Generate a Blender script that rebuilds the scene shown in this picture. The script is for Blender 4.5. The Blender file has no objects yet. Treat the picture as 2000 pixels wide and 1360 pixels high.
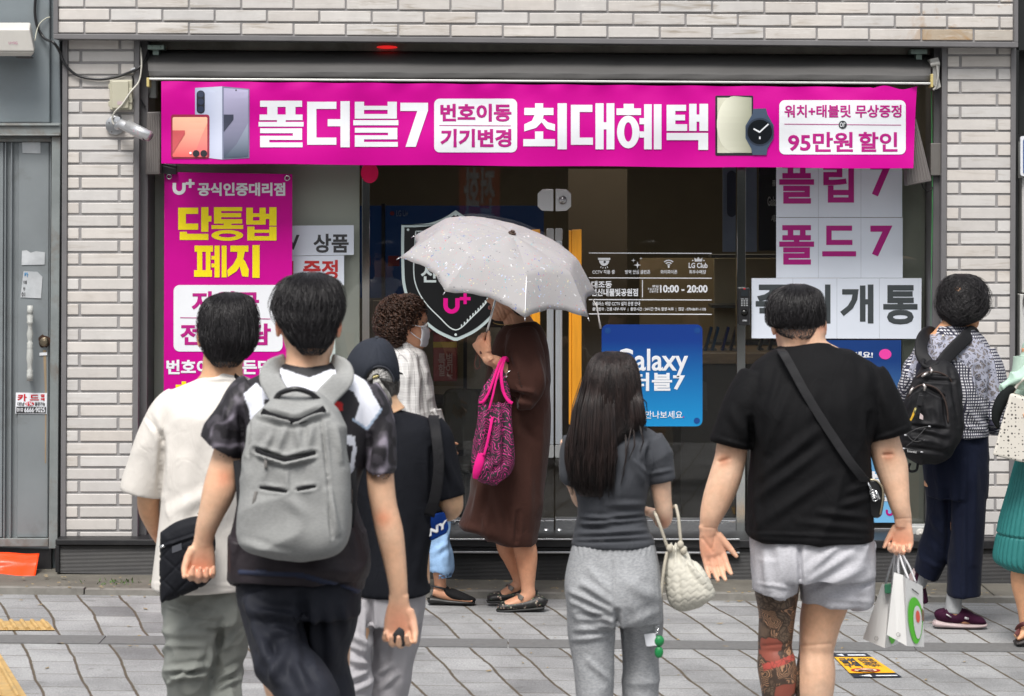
import bpy, bmesh, math, random
import numpy as np
from mathutils import Vector, Matrix, noise as mnoise
R = math.radians
rng = random.Random(7)
C = bpy.context.scene.collection
SC = bpy.context.scene

# ------------------------------------------------------------------ camera, sky, sun, exposure
F, CD, CH, ROLL = 4687.5, 12.5, 1.975, R(0.5)     # focal length in photo pixels, camera distance from the shop front, height, roll
cam = bpy.data.cameras.new('camera'); co = bpy.data.objects.new('camera', cam); C.objects.link(co)
co.location = (0, -CD, CH)
co.rotation_euler = (Matrix.Rotation(R(90), 3, 'X') @ Matrix.Rotation(ROLL, 3, 'Z')).to_euler()
cam.sensor_width = 36; cam.lens = F/2000*36; cam.shift_y = -0.145
cam.clip_end = 500
cam.dof.use_dof = True; cam.dof.focus_distance = 11.6; cam.dof.aperture_fstop = 7.0
SC.camera = co
w = bpy.data.worlds.new('World'); SC.world = w; w.use_nodes = True
nt = w.node_tree; bg = nt.nodes['Background']
sky = nt.nodes.new('ShaderNodeTexSky'); sky.sky_type = 'NISHITA'; sky.sun_disc = False
sky.sun_elevation = R(59); sky.sun_rotation = R(196); sky.dust_density = 4; sky.air_density = 1.5
hs = nt.nodes.new('ShaderNodeHueSaturation'); hs.inputs['Saturation'].default_value = 0.28
nt.links.new(sky.outputs[0], hs.inputs['Color']); nt.links.new(hs.outputs[0], bg.inputs[0]); bg.inputs[1].default_value = 0.11
sl = bpy.data.lights.new('sun', 'SUN'); sl.energy = 2.3; sl.angle = R(24); sl.color = (1, .965, .92)
so = bpy.data.objects.new('sun', sl); C.objects.link(so); so.rotation_euler = (R(31), 0, R(-16)); so.location = (0, -5, 20)
SC.view_settings.view_transform = 'Standard'; SC.view_settings.look = 'None'; SC.view_settings.exposure = 0.5; SC.view_settings.gamma = 1
SC.cycles.max_bounces = 8; SC.cycles.transparent_max_bounces = 24

# ------------------------------------------------------------------ helpers
cR, sR = math.cos(ROLL), math.sin(ROLL)
def W(px, py, Y=0.0):                  # photo pixel -> world point in the plane at depth Y
    dx, dy = px-1000, py-390
    u, v = dx*cR + dy*sR, -dx*sR + dy*cR
    k = (Y+CD)/F
    return Vector((u*k, Y, CH - v*k))
def G(px, py, z=0.0):                  # photo pixel -> point on the ground
    dx, dy = px-1000, py-390
    u, v = dx*cR + dy*sR, -dx*sR + dy*cR
    d = (CH-z)*F/v
    return Vector((u*d/F, d-CD, z))
def proj(co):                          # world points (n,3) -> photo pixels
    d = co[:, 1]+CD
    u = co[:, 0]*F/d; v = (CH-co[:, 2])*F/d
    return np.stack([1000+u*cR-v*sR, 390+u*sR+v*cR], 1)

def tag(o, label, cat, group=None, kind=None):
    if label: o['label'] = label
    if cat: o['category'] = cat
    if group: o['group'] = group
    if kind: o['kind'] = kind
    return o
WL = {}                                # where each empty stands
def thing(name, label, cat, loc=(0, 0, 0), group=None):
    o = bpy.data.objects.new(name, None); C.objects.link(o); o.location = loc; o.empty_display_size = .1; WL[o.name] = Vector(loc)
    return tag(o, label, cat, group)
def link(name, me, m, parent=None, smooth=False):
    o = bpy.data.objects.new(name, me); C.objects.link(o)
    if m is not None:
        for x in (m if isinstance(m, (list, tuple)) else [m]): me.materials.append(x)
    if smooth: me.shade_smooth()
    if parent is not None:
        o.parent = parent
        if parent.type == 'EMPTY': o.matrix_parent_inverse = Matrix.Translation(-WL.get(parent.name, Vector((0, 0, 0))))
    return o
def obj(name, bm, m, parent=None, smooth=False, bevel=0, seg=2):
    bmesh.ops.recalc_face_normals(bm, faces=bm.faces[:])
    me = bpy.data.meshes.new(name); bm.to_mesh(me); bm.free()
    o = link(name, me, m, parent, smooth)
    if bevel:
        b = o.modifiers.new('bevel', 'BEVEL'); b.width = bevel; b.segments = seg; b.limit_method = 'ANGLE'; b.angle_limit = R(35); b.harden_normals = False
    return o
def BM(): return bmesh.new()
def hexa(bm, p):                        # 8 corners: front 4 ccw then back 4
    v = [bm.verts.new(q) for q in p]
    fs = [bm.faces.new([v[i] for i in f]) for f in ((0,1,2,3),(7,6,5,4),(0,4,5,1),(1,5,6,2),(2,6,7,3),(3,7,4,0))]
    return fs
def box(bm, x0, x1, y0, y1, z0, z1):
    return hexa(bm, [(x0,y0,z0),(x1,y0,z0),(x1,y0,z1),(x0,y0,z1),(x0,y1,z0),(x1,y1,z0),(x1,y1,z1),(x0,y1,z1)])
def pbox(bm, x0, y0, x1, y1, Ya, Yb):   # box whose front face fills a photo rectangle at depth Ya
    a, b, c, d = W(x0,y1,Ya), W(x1,y1,Ya), W(x1,y0,Ya), W(x0,y0,Ya)
    t = Vector((0, Yb-Ya, 0))
    return hexa(bm, [a,b,c,d,a+t,b+t,c+t,d+t])
def prism(bm, pts, Ya, Yb):             # outline in photo pixels, extruded in depth
    f = [W(x,y,Ya) for x,y in pts]; n = len(f); t = Vector((0,Yb-Ya,0))
    a = [bm.verts.new(p) for p in f]; b = [bm.verts.new(p+t) for p in f]
    bm.faces.new(a); bm.faces.new(b[::-1])
    for i in range(n): bm.faces.new([a[i],b[i],b[(i+1)%n],a[(i+1)%n]])
def rrect(x0, y0, x1, y1, r, n=6):
    out = []
    for cx, cy, a in ((x1-r,y0+r,-90),(x1-r,y1-r,0),(x0+r,y1-r,90),(x0+r,y0+r,180)):
        for i in range(n+1):
            t = R(a+90*i/n); out.append((cx+r*math.cos(t), cy+r*math.sin(t)))
    return out
def many(name, quads, Ya, Yb, m, parent, **kw):   # one part per outline
    for q in quads:
        bm = BM(); prism(bm, q, Ya, Yb); obj(name, bm, m, parent, **kw)
def circ(cx, cy, r, n=24, ry=None): return [(cx+r*math.cos(2*math.pi*i/n), cy+(ry or r)*math.sin(2*math.pi*i/n)) for i in range(n)]
def outward(fs):                        # turn a closed shell so that its faces look outwards
    o = fs[0].verts[0].co.copy(); vol = 0
    for f in fs:
        v = [x.co-o for x in f.verts]
        for i in range(1, len(v)-1): vol += v[0].dot(v[i].cross(v[i+1]))
    if vol < 0:
        for f in fs: f.normal_flip()
def tube(bm, pts, rad, n=8, closed=True, flat=1.0):
    pts = [Vector(p) for p in pts]; m = len(pts)
    rad = rad if isinstance(rad, (list, tuple)) else [rad]*m
    rings = []; up = None; fs = []
    for i, p in enumerate(pts):
        t = (pts[min(i+1,m-1)]-pts[max(i-1,0)])
        t = t.normalized() if t.length > 1e-9 else Vector((0,0,1))
        if up is None: up = Vector((0,1,0)) if abs(t.y) < .9 else Vector((1,0,0))
        s = t.cross(up).normalized(); up = s.cross(t).normalized()
        rings.append([bm.verts.new(p + s*math.cos(2*math.pi*k/n)*rad[i] + up*math.sin(2*math.pi*k/n)*rad[i]*flat) for k in range(n)])
    for a, b in zip(rings, rings[1:]):
        for k in range(n): fs.append(bm.faces.new([a[k],a[(k+1)%n],b[(k+1)%n],b[k]]))
    if closed: fs += [bm.faces.new(rings[0][::-1]), bm.faces.new(rings[-1])]; outward(fs)
def spline(pts, n):                     # Catmull-Rom through tuples of any length
    P = np.array(pts, float)
    P = np.vstack([2*P[0]-P[1], P, 2*P[-1]-P[-2]]); m = len(pts)-1
    out = []
    for i in range(n+1):
        t = i/n*m; k = min(int(t), m-1); f = t-k
        a,b,c,d = P[k],P[k+1],P[k+2],P[k+3]
        out.append(.5*((2*b)+(-a+c)*f+(2*a-5*b+4*c-d)*f*f+(-a+3*b-3*c+d)*f**3))
    return np.array(out)
def ball(bm, c, r, n=12):
    r = r if isinstance(r, (tuple, list)) else (r,r,r)
    bmesh.ops.create_uvsphere(bm, u_segments=n*2, v_segments=n, radius=1, matrix=Matrix.Translation(c) @ Matrix.Diagonal((*r,1)))
def cyl(bm, c, axis, r, h, n=24, r2=None):
    q = Vector((0,0,1)).rotation_difference(Vector(axis).normalized()).to_matrix().to_4x4()
    bmesh.ops.create_cone(bm, cap_ends=True, segments=n, radius1=r, radius2=r if r2 is None else r2, depth=h, matrix=Matrix.Translation(c) @ q)
_font = [None]
def text_obj(name, body, rect, Y, m, parent, bold=.02, surf=None, keep=False, rot=None):
    cu = bpy.data.curves.new('t', 'FONT'); cu.body = body; cu.bevel_depth = bold; cu.bevel_resolution = 0; cu.resolution_u = 3
    cu.fill_mode = 'FRONT'; cu.space_line = .85
    t = bpy.data.objects.new('t', cu); C.objects.link(t)
    dg = bpy.context.evaluated_depsgraph_get(); dg.update()
    me = bpy.data.meshes.new_from_object(t.evaluated_get(dg)); bpy.data.objects.remove(t)
    n = len(me.vertices); a = np.zeros(n*3); me.vertices.foreach_get('co', a); a = a.reshape(-1,3)
    lo, hi = a.min(0), a.max(0)
    fx = (a[:,0]-lo[0])/max(hi[0]-lo[0],1e-6); fy = (a[:,1]-lo[1])/max(hi[1]-lo[1],1e-6)
    out = np.zeros((n,3))
    for i in range(n):
        if callable(rect): p = rect(fx[i], fy[i])
        else:
            px = rect[0]+fx[i]*(rect[2]-rect[0]); py = rect[3]-fy[i]*(rect[3]-rect[1])
            p = W(px, py, Y + (surf(px,py) if surf else 0))
        out[i] = p
        if bold: out[i][1] -= a[i,2]/bold*.0007
    me.vertices.foreach_set('co', out.ravel()); me.materials.clear(); me.update()
    return link(name, me, m, parent)
def join_text(name, items, m, parent, Y, bold=.02, surf=None):
    os_ = [text_obj(name, b, r, Y, None, None, bold if len(x) == 0 else x[0], surf) for b, r, *x in items]
    bm = BM()
    for o in os_: bm.from_mesh(o.data); me = o.data; bpy.data.objects.remove(o); bpy.data.meshes.remove(me)
    me = bpy.data.meshes.new(name); bm.to_mesh(me); bm.free()
    return link(name, me, m, parent)

# ------------------------------------------------------------------ materials
def srgb(*c): return tuple(((x/255)/12.92 if x <= 10 else (((x/255)+.055)/1.055)**2.4) for x in c)
class N:                                # small node-tree helper
    def __init__(s, name):
        s.m = bpy.data.materials.new(name); s.m.use_nodes = True; s.t = s.m.node_tree; s.b = s.t.nodes['Principled BSDF']
        s.out = s.t.nodes['Material Output']; s.tc = None
    def n(s, typ, **kw):
        x = s.t.nodes.new('ShaderNode'+typ)
        for k, v in kw.items():
            if k[0] == '_': setattr(x, k[1:], v)
            else: s.set(x.inputs[int(k[1:]) if k[0] == 'i' and k[1:].isdigit() else k.replace('__',' ')], v)
        return x
    def set(s, inp, v):
        if hasattr(v, 'is_output'): s.t.links.new(v, inp)
        elif isinstance(v, tuple) and len(v) == 3 and inp.type == 'RGBA': inp.default_value = (*v, 1)
        else: inp.default_value = v
    def co(s, scale=None):
        if s.tc is None: s.tc = s.n('TexCoord').outputs['Object']
        if scale is None: return s.tc
        return s.n('Mapping', i0=s.tc, i3=scale).outputs[0]
    def noise(s, scale, detail=4, rough=.55, vec=None, dist=0): return s.n('TexNoise', Vector=vec or s.co(), Scale=scale, Detail=detail, Roughness=rough, Distortion=dist).outputs[0]
    def ramp(s, fac, stops):
        r = s.n('ValToRGB', i0=fac); e = r.color_ramp.elements
        while len(e) < len(stops): e.new(.5)
        for k, (p, c) in enumerate(stops): e[k].position = p; e[k].color = (c,c,c,1) if not isinstance(c, tuple) else (*c,1)
        return r.outputs[0]
    def mix(s, f, a, b, mode='MIX'):
        x = s.n('Mix', _data_type='RGBA', _blend_type=mode, i0=f, i6=a, i7=b); return x.outputs[2]
    def math(s, op, a, b=0.0, c=0.0, clamp=False):
        return s.n('Math', _operation=op, _use_clamp=clamp, i0=a, i1=b, i2=c).outputs[0]
    def sep(s, v): return s.n('SeparateXYZ', i0=v).outputs
    def attr(s, name): return s.n('Attribute', _attribute_name=name).outputs
    def bump(s, h, strength=.3, dist=.005, normal=None):
        x = s.n('Bump', Strength=strength, Distance=dist, Height=h)
        if normal: s.set(x.inputs['Normal'], normal)
        s.set(s.b.inputs['Normal'], x.outputs[0]); return x.outputs[0]
    def p(s, **kw):
        for k, v in kw.items(): s.set(s.b.inputs[k.replace('__',' ')], v)
        return s.m
def pm(name, col, rough=.6, metal=0, var=.12, scale=6, bump=0, bscale=120, bdist=.002, attr=None, spec=.5, dirt=None, stretch=None, rvar=0, sheen=0, coat=0):
    k = N(name); v = k.co(stretch) if stretch else k.co()
    n = k.noise(scale, 6, .6, v)
    base = k.attr(attr)['Color'] if attr else col
    f = k.ramp(n, [(.25, 1-var), (.75, 1+var*.6)])
    c = k.mix(1.0, base, f, 'MULTIPLY')
    if dirt:
        d = k.ramp(k.noise(scale*.6, 8, .7, v, .4), [(.52, 0.), (.74, 1.)])
        c = k.mix(k.math('MULTIPLY', d, dirt[1]), c, dirt[0])
    k.p(Base__Color=c, Roughness=rough, Metallic=metal)
    k.b.inputs['Specular IOR Level'].default_value = spec
    if sheen: k.b.inputs['Sheen Weight'].default_value = sheen; k.b.inputs['Sheen Roughness'].default_value = .5
    if coat: k.b.inputs['Coat Weight'].default_value = coat
    if rvar: k.p(Roughness=k.math('ADD', k.math('MULTIPLY', k.noise(scale*2,5), rvar), rough-rvar*.5))
    if bump: k.bump(k.noise(bscale, 4), bump, bdist)
    return k.m
def glass_mat(name, tint=(.985,.995,.985), refl=.8):
    k = N(name)
    fr = k.n('Fresnel', i0=1.5).outputs[0]
    f = k.math('MULTIPLY', fr, refl, clamp=True)
    tr = k.n('BsdfTransparent', i0=tint).outputs[0]; gl = k.n('BsdfGlossy', i0=(1.,1.,1.), Roughness=.01).outputs[0]
    x = k.n('MixShader', i0=f, i1=tr, i2=gl).outputs[0]; k.t.links.new(x, k.out.inputs[0]); return k.m
def emis(name, col, st):
    k = N(name); k.p(Base__Color=col); k.set(k.b.inputs['Emission Color'], col); k.b.inputs['Emission Strength'].default_value = st; return k.m

M = {}
M['glass'] = glass_mat('glass')
M['white_vinyl'] = pm('white_vinyl', (.78,.80,.84), .45, var=.04)
M['magenta'] = pm('magenta_vinyl', srgb(198,0,142), .45, var=.07, scale=5, spec=.2)
M['magenta_ink'] = pm('magenta_ink', srgb(176,8,124), .45, var=.03)
M['yellow_ink'] = pm('yellow_ink', srgb(245,222,0), .45, var=.03)
M['black_ink'] = pm('black_ink', (.035,.035,.038), .4, var=.05)
M['red_ink'] = pm('red_ink', srgb(190,40,40), .5, var=.05)
M['paper'] = pm('paper', (.72,.77,.86), .5, var=.05, scale=3)
M['chrome'] = pm('chrome', (.72,.73,.74), .12, 1, var=.05, bump=.05, bscale=20)
M['steel'] = pm('brushed_steel', (.55,.56,.58), .33, 1, var=.08, stretch=(40,40,1))
M['dark_steel'] = pm('dark_steel_trim', (.125,.12,.125), .5, .25, var=.15, bump=.06)
M['trim'] = pm('grey_painted_trim', (.17,.165,.17), .5, .1, var=.14, bump=.05)
M['black_metal'] = pm('black_metal', (.02,.02,.022), .45, .2, var=.3, dirt=((.09,.085,.08), .25))
M['white_plastic'] = pm('white_plastic', (.62,.60,.56), .45, var=.08, dirt=((.30,.26,.2), .25))
M['cream_plastic'] = pm('cream_plastic', (.47,.45,.35), .5, var=.1, dirt=((.28,.24,.16), .3))
M['black_plastic'] = pm('black_plastic', (.02,.02,.022), .3, var=.1)
M['grey_plastic'] = pm('grey_plastic', (.20,.19,.18), .5, var=.1)

def grad(name, c0, c1, ax=2, a=0., b=1., rough=.4):
    k = N(name); s = k.sep(k.co())[ax]
    f = k.n('MapRange', i0=s, i1=a, i2=b, i3=0., i4=1.).outputs[0]
    k.p(Base__Color=k.mix(f, c0, c1), Roughness=rough); return k.m
# ------------------------------------------------------------------ ground
def ground_mat():
    k = N('granite_pavers'); x, y, z = k.sep(k.co())
    m = k.math
    wob = k.math('MULTIPLY', m('SUBTRACT', k.noise(1.6, 3),  .5), .05)
    u = m('ADD', x, m('MULTIPLY', y, m('MULTIPLY_ADD', x, -.035, .235)))
    u = m('ADD', u, m('ADD', wob, m('MULTIPLY', m('SINE', m('MULTIPLY', y, 6.4)), .005)))
    cu = m('DIVIDE', u, .211); ci = m('FLOOR', cu); fu = m('SUBTRACT', cu, ci)
    h = k.n('TexWhiteNoise', _noise_dimensions='1D', i1=ci).outputs[0]
    cy = m('ADD', m('DIVIDE', y, .262), m('MULTIPLY', h, 1.0)); yi = m('FLOOR', cy); fy = m('SUBTRACT', cy, yi)
    cell = k.n('CombineXYZ', i0=ci, i1=yi, i2=0.).outputs[0]
    tone = k.n('TexWhiteNoise', _noise_dimensions='2D', i0=cell).outputs[0]
    n1 = k.noise(26, 4); n2 = k.noise(240, 2, .8); n3 = k.noise(1.3, 6, .65); n4 = k.noise(95, 3, .7)
    du = m('MULTIPLY', m('MINIMUM', fu, m('SUBTRACT', 1., fu)), .211)
    dy = m('MULTIPLY', m('MINIMUM', fy, m('SUBTRACT', 1., fy)), .262)
    ju = k.n('MapRange', i0=m('ADD', du, m('MULTIPLY', m('SUBTRACT', n1, .5), .008)), i1=.0045, i2=.0085, i3=1., i4=0.).outputs[0]
    jy = k.n('MapRange', i0=m('ADD', dy, m('MULTIPLY', m('SUBTRACT', n1, .5), .006)), i1=.0014, i2=.0042, i3=.95, i4=0.).outputs[0]
    j = m('MAXIMUM', ju, jy)
    sp = k.ramp(n2, [(.25, .42), (.5, 1.), (.8, 1.35)]); sp2 = k.ramp(n4, [(.3, .70), (.7, 1.16)])
    base = k.mix(k.ramp(tone, [(0., 0.), (.78, .35), (.93, .45), (1., 1.)]), (.37,.373,.376), (.20,.20,.205))
    base = k.mix(1., base, sp, 'MULTIPLY'); base = k.mix(1., base, sp2, 'MULTIPLY')
    base = k.mix(1., base, k.ramp(n3, [(.3, .8), (.6, 1.05)]), 'MULTIPLY')
    hs_ = k.noise(1., 4, .7, k.co((3., 70., 1.)))
    base = k.mix(1., base, k.ramp(hs_, [(.30, .93), (.5, 1.), (.66, 1.02)]), 'MULTIPLY')
    gum = k.ramp(k.noise(7., 3, .5), [(.66, 0.), (.70, 1.)]); base = k.mix(k.math('MULTIPLY', gum, .5), base, (.14,.14,.135))
    blot = k.ramp(k.noise(2.6, 6, .7, None, .6), [(.36, .78), (.55, 1.), (.75, 1.06)]); base = k.mix(1., base, blot, 'MULTIPLY')
    # streaks of water seeping from the wall, long along x
    st = k.noise(1., 5, .6, k.co((2.2, 16., 1.)))
    near = k.n('MapRange', i0=y, i1=-1.5, i2=-.5, i3=0., i4=1.).outputs[0]
    wet = m('MULTIPLY', m('MULTIPLY', k.ramp(st, [(.50, 0.), (.60, 1.)]), near), k.ramp(k.noise(.55, 3), [(.42, 0.), (.6, 1.)]))
    base = k.mix(m('MULTIPLY', wet, .6), base, (.12,.12,.12))
    jc = k.mix(k.noise(9, 3), (.055,.04,.026), (.12,.095,.065))
    c = k.mix(j, base, jc)
    k.p(Base__Color=c, Roughness=k.math('SUBTRACT', .82, k.math('MULTIPLY', wet, .3)))
    hgt = m('ADD', m('MULTIPLY', m('SUBTRACT', 1., j), 1.), m('MULTIPLY', n2, .25))
    k.bump(hgt, .55, .006); return k.m
def sheet(bm, x0, x1, y0, y1, z, nx=1, ny=1):
    vs = [[bm.verts.new((x0+(x1-x0)*i/nx, y0+(y1-y0)*j/ny, z)) for i in range(nx+1)] for j in range(ny+1)]
    for j in range(ny):
        for i in range(nx): bm.faces.new([vs[j][i],vs[j][i+1],vs[j+1][i+1],vs[j+1][i]])
bm = BM(); sheet(bm, -220, 220, -220, 220, -.14); tag(obj('ground', bm, pm('asphalt', (.05,.05,.052), .9, var=.2)), None, None, kind='structure')
bm = BM(); box(bm, -60, 60, -6.6, .6, -.3, 0.0); tag(obj('pavement', bm, ground_mat()), None, None, kind='structure')
strip = pm('dark_granite', (.145,.145,.145), .8, var=.2, scale=40, bump=.3, bscale=300)
bm = BM()
xs = -30.0
while xs < 30:
    L = .6; box(bm, xs+.003, xs+L-.003, -1.93, -1.74, -.1, .005); xs += L
tag(obj('pavement_band', bm, strip), None, None, kind='structure')
kerb = pm('stained_concrete', (.135,.125,.105), .8, var=.35, scale=5, bump=.5, bscale=60, bdist=.006, dirt=((.045,.042,.032), .8))
bm = BM()
xs = -6.0; k_ = 0
while xs < 6:
    L = 1.05+.2*math.sin(k_*3.1); box(bm, xs+.004, xs+L-.004, -.56, .3, -.1, .018+.006*math.sin(k_*2.3)); xs += L; k_ += 1
tag(obj('kerb_stones', bm, kerb, bevel=.006), None, None, kind='structure')
bm = BM(); xs = -6.0; k_ = 0
while xs < 6:
    L = .98+.1*math.sin(k_*1.7); box(bm, xs+.004, xs+L-.004, -.63, -.565, -.1, .03+.004*math.sin(k_*2.9)); xs += L; k_ += 1
tag(obj('kerb_edge', bm, pm('kerb_grey', (.22,.21,.19), .85, var=.25, scale=14, bump=.3, dirt=((.08,.075,.06), .6))), None, None, kind='structure')
ylw = pm('yellow_tactile', (.50,.33,.13), .75, var=.25, scale=14, bump=.3, bscale=200, dirt=((.3,.24,.15), .5))
def tactile(poly, along):
    bm = BM(); c = [G(*p) for p in poly]
    v = [bm.verts.new(p+Vector((0,0,.005))) for p in c]; bm.faces.new(v)
    a, b, cc, d = c
    for i in range(along):
        f = (i+.5)/along; p = a.lerp(b, f)+Vector((0,0,.007)); q = d.lerp(cc, f)+Vector((0,0,.007))
        tube(bm, [p.lerp(q,.06), q.lerp(p,.06)], [.011,.011], 8)
    return bm
tag(obj('tactile_paving', tactile([(-20,1233),(108,1233),(92,1215),(-30,1215)], 6), ylw), None, None, kind='structure')
tag(obj('tactile_paving', tactile([(-120,1372),(58,1372),(-4,1272),(-120,1272)], 5), ylw), None, None, kind='structure')
# leaf litter and grit lying along the foot of the wall
bm = BM()
for i in range(300):
    x = rng.uniform(-2.7, 2.5); y = rng.choice([-.5,-.56,-.64,-.3,-.1])+rng.uniform(-.05,.05); r = rng.uniform(.005,.016)
    if rng.random() < .3: y = rng.uniform(-2.6,-.6)
    z = (.036 if y > -.64 else .004); a = rng.uniform(0, 6.28)
    v = [bm.verts.new((x+math.cos(a+t)*r*s, y+math.sin(a+t)*r*s, z+(.004 if q % 2 else .0)*rng.random())) for q, (t, s) in enumerate(((0,1.4),(1.2,.6),(2.4,.7),(3.3,1.3),(4.4,.6),(5.4,.5)))]
    bm.faces.new(v)
tag(obj('leaf_litter', bm, pm('dry_leaf', (.30,.23,.13), .8, var=.5, scale=30)), 'dry leaf scraps and grit along the foot of the wall', 'litter', kind='stuff')
bm = BM()
for i in range(46):
    cx = rng.choice([-2.0,-1.93]); x = cx+rng.gauss(0,.06); y = -.36+rng.uniform(-.1,.03); a = rng.uniform(0,6.28); h = rng.uniform(.008,.028)
    p = Vector((x,y,.02)); q = p+Vector((math.cos(a)*h*.8, math.sin(a)*h*.5, h)); s = Vector((math.sin(a),-math.cos(a),0))*.004
    v = [bm.verts.new(t) for t in (p-s*.4, p.lerp(q,.5)-s, q, p.lerp(q,.5)+s)]; bm.faces.new(v)
tag(obj('weeds', bm, pm('weed_green', (.06,.11,.025), .6, var=.3)), 'tiny green weeds in the joint of the stained kerb', 'weeds', kind='stuff')

# ------------------------------------------------------------------ the shop building
shop = thing('phone_shop', 'pale brick shop with a glass front and grey awning recess', 'shop', (0, .3, 0))
def brick_mat(name, band):
    k = N(name); t = k.attr('tone')['Color']
    n = k.noise(9, 6, .65); v = k.co((1.5, 1.5, 14.)); s = k.noise(3.0, 6, .6, v, .6)
    c = k.mix(1., t, k.ramp(n, [(.3, .90), (.7, 1.04)]), 'MULTIPLY')
    d = k.math('MULTIPLY', k.ramp(s, [(.53, 0.), (.66, 1.)]), k.ramp(k.noise(2.2, 4), [(.40, .08), (.62, 1.)]))
    c = k.mix(k.math('MULTIPLY', d, .75 if band else .30), c, (.26,.21,.15))
    if band:      # rust that has run down the bricks near the right end
        x, y, z = k.sep(k.co())
        r = k.math('MULTIPLY', k.n('MapRange', i0=x, i1=1.85, i2=2.3, i3=0., i4=1.).outputs[0], k.ramp(k.noise(5.5, 5, .6, None, .5), [(.50, 0.), (.60, 1.)]))
        c = k.mix(k.math('MULTIPLY', r, .8), c, (.36,.20,.07))
        sc = k.ramp(k.noise(5, 3, .6, k.n('Mapping', i0=k.co(), i2=(0.,.7,0.), i3=(1.,1.,14.)).outputs[0]), [(.62, 0.), (.66, .35), (.70, 0.)])
        c = k.mix(sc, c, (.75,.73,.70))
    k.p(Base__Color=c, Roughness=.62); k.bump(k.noise(60, 4), .12, .002); return k.m
def bricks(name, x0, x1, ytop, ybot, Y, rows, mat, depth=.03, parent=shop):
    """rows: list of (top px, bottom px, [(xa, xb) ...]) in photo pixels"""
    bm = BM(); L = bm.faces.layers.float_color if False else None
    lay = bm.verts.layers.float_color.new('tone')
    for t, b, xs in rows:
        for xa, xb in xs:
            n0 = len(bm.verts); j = rng.uniform
            fs = pbox(bm, xa, t, xb, b, Y+j(-.0015,.0015), Y+depth)
            c = j(.53,.61); w_ = j(-.012,.012); col = (c+.012+w_, c*.972, c*.925-w_, 1)
            if xa > 1740 and t > 56 and t < 95 and xb-xa > 40 and name == 'brick_band': col = (.44,.36,.27,1) if xa < 1850 else (.46,.42,.37,1)
            for f in fs:
                for v in f.verts: v[lay] = col
    o = obj(name, bm, mat, parent, bevel=.0035); return o
BPM = brick_mat('pillar_brick', False); BBM = brick_mat('band_brick', True)
mortar = pm('mortar', (.29,.28,.28), .85, var=.15, scale=12, bump=.3)
def tiltrow(xa, xb): return 0
for side, x0, xm1, xm2, x1, ys in (('l',133.5,158,234,262,76),('r',1851,1876,1948,1975,86)):
    rows = []; p = 24.72; y = ys-2.6; i = 0
    while y < 1052:
        if i % 2 == 0: xs = [(x0,xm2-2.6),(xm2+2.6,x1)]
        else: xs = [(x0,xm1-2.6),(xm1+2.6,x1)]
        drift = -(y-80)*.0047
        rows.append((y+2.2, min(y+p-2.4,1051), [(a+drift, b+drift) for a,b in xs])); y += p; i += 1
    bricks('brick_pillar', 0, 0, 0, 0, 0, rows, BPM)
    bm = BM(); pbox(bm, x0-4, 60, x1+3, 1056, .006, .40); obj('pillar_core', bm, mortar, shop)
rows = []; p = 25.4; y0 = 65-p*10
for i in range(10):
    y = y0+i*p; xs = []; a = 113.5; first = (56 if i % 2 else 102.2)
    if i % 2: xs.append((a, a+49.4)); a += 51.8
    while a < 1975:
        b = min(a+102.2, 1981); xs.append((a+1.2, b-2.6)); a += 102.2
    rows.append((y+2.2, y+p-2.2, xs))
YB = -.09
# the band follows the roll of the photograph, so shift rows with x
def bandrows(rows):
    out = []
    for t, b, xs in rows:
        for xa, xb in xs: out.append((t+(xa-1000)*.0087+9, b+(xa-1000)*.0087+9, [(xa, xb)]))
    return out
bricks('brick_band', 0,0,0,0, YB, bandrows(rows), BBM)
def quad(bm, pts, Ya, Yb): prism(bm, pts, Ya, Yb)
bm = BM(); quad(bm, [(110,-200),(1983,-184),(1983,84),(110,67)], YB+.008, .5); obj('band_core', bm, mortar, shop)
many('edge_trim', [[(104,66.5),(1989,83),(1989,92.5),(104,76)], [(104,-200),(113,-200),(113,66.3),(104,66.3)], [(1981,-200),(1989,-200),(1989,82.8),(1981,82.8)]], YB-.014, .02, M['trim'], shop, bevel=.002)
many('pillar_trim', [[(xa,78),(xa+10,78),(xa+6,1053),(xa-4,1053)] for xa in (122,262.5,1840,1975)], -.012, .3, M['trim'], shop, bevel=.002)
many('recess_frame', [[(273.5,80),(290,80),(286,1056),(269.5,1056)], [(1824,90),(1840,90),(1836,1056),(1820,1056)]], .05, .30, M['dark_steel'], shop, bevel=.003)
# plinth
def corr_mat():
    k = N('ribbed_black_panel'); x, y, z = k.sep(k.co())
    wv = k.math('SINE', k.math('MULTIPLY', z, 900.))
    k.bump(wv, .5, .003)
    d = k.ramp(k.noise(70, 3, .8), [(.66, 0.), (.73, 1.)]); d2 = k.ramp(k.noise(5, 6), [(.45, 0.), (.75, .5)])
    c = k.mix(k.math('MULTIPLY', d, .5), (.018,.018,.02), (.32,.30,.27)); c = k.mix(k.math('MULTIPLY', d2, .35), c, (.10,.09,.075))
    k.p(Base__Color=c, Roughness=.5); return k.m
RB = corr_mat()
bm = BM(); quad(bm, [(112,1066),(1985,1074),(1985,1150),(112,1120)], -.115, .3); obj('plinth_panel', bm, RB, shop)
many('plinth_ledge', [[(108,1054),(1988,1056),(1988,1073),(108,1065)]], -.135, .3, M['black_metal'], shop, bevel=.004)
many('plinth_corner', [[(108,1065.5),(116,1065.5),(116,1120),(108,1118)]], -.130, .3, M['black_metal'], shop, bevel=.004)
many('threshold_strip', [[(850,1052.5),(1445,1052.5),(1445,1055.5),(850,1055.5)]], -.150, -.136, M['steel'], shop, bevel=.002)
many('threshold_strip', [[(850,1077),(1445,1078.5),(1445,1082.5),(850,1081)]], -.150, -.116, M['steel'], shop, bevel=.002)
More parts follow.
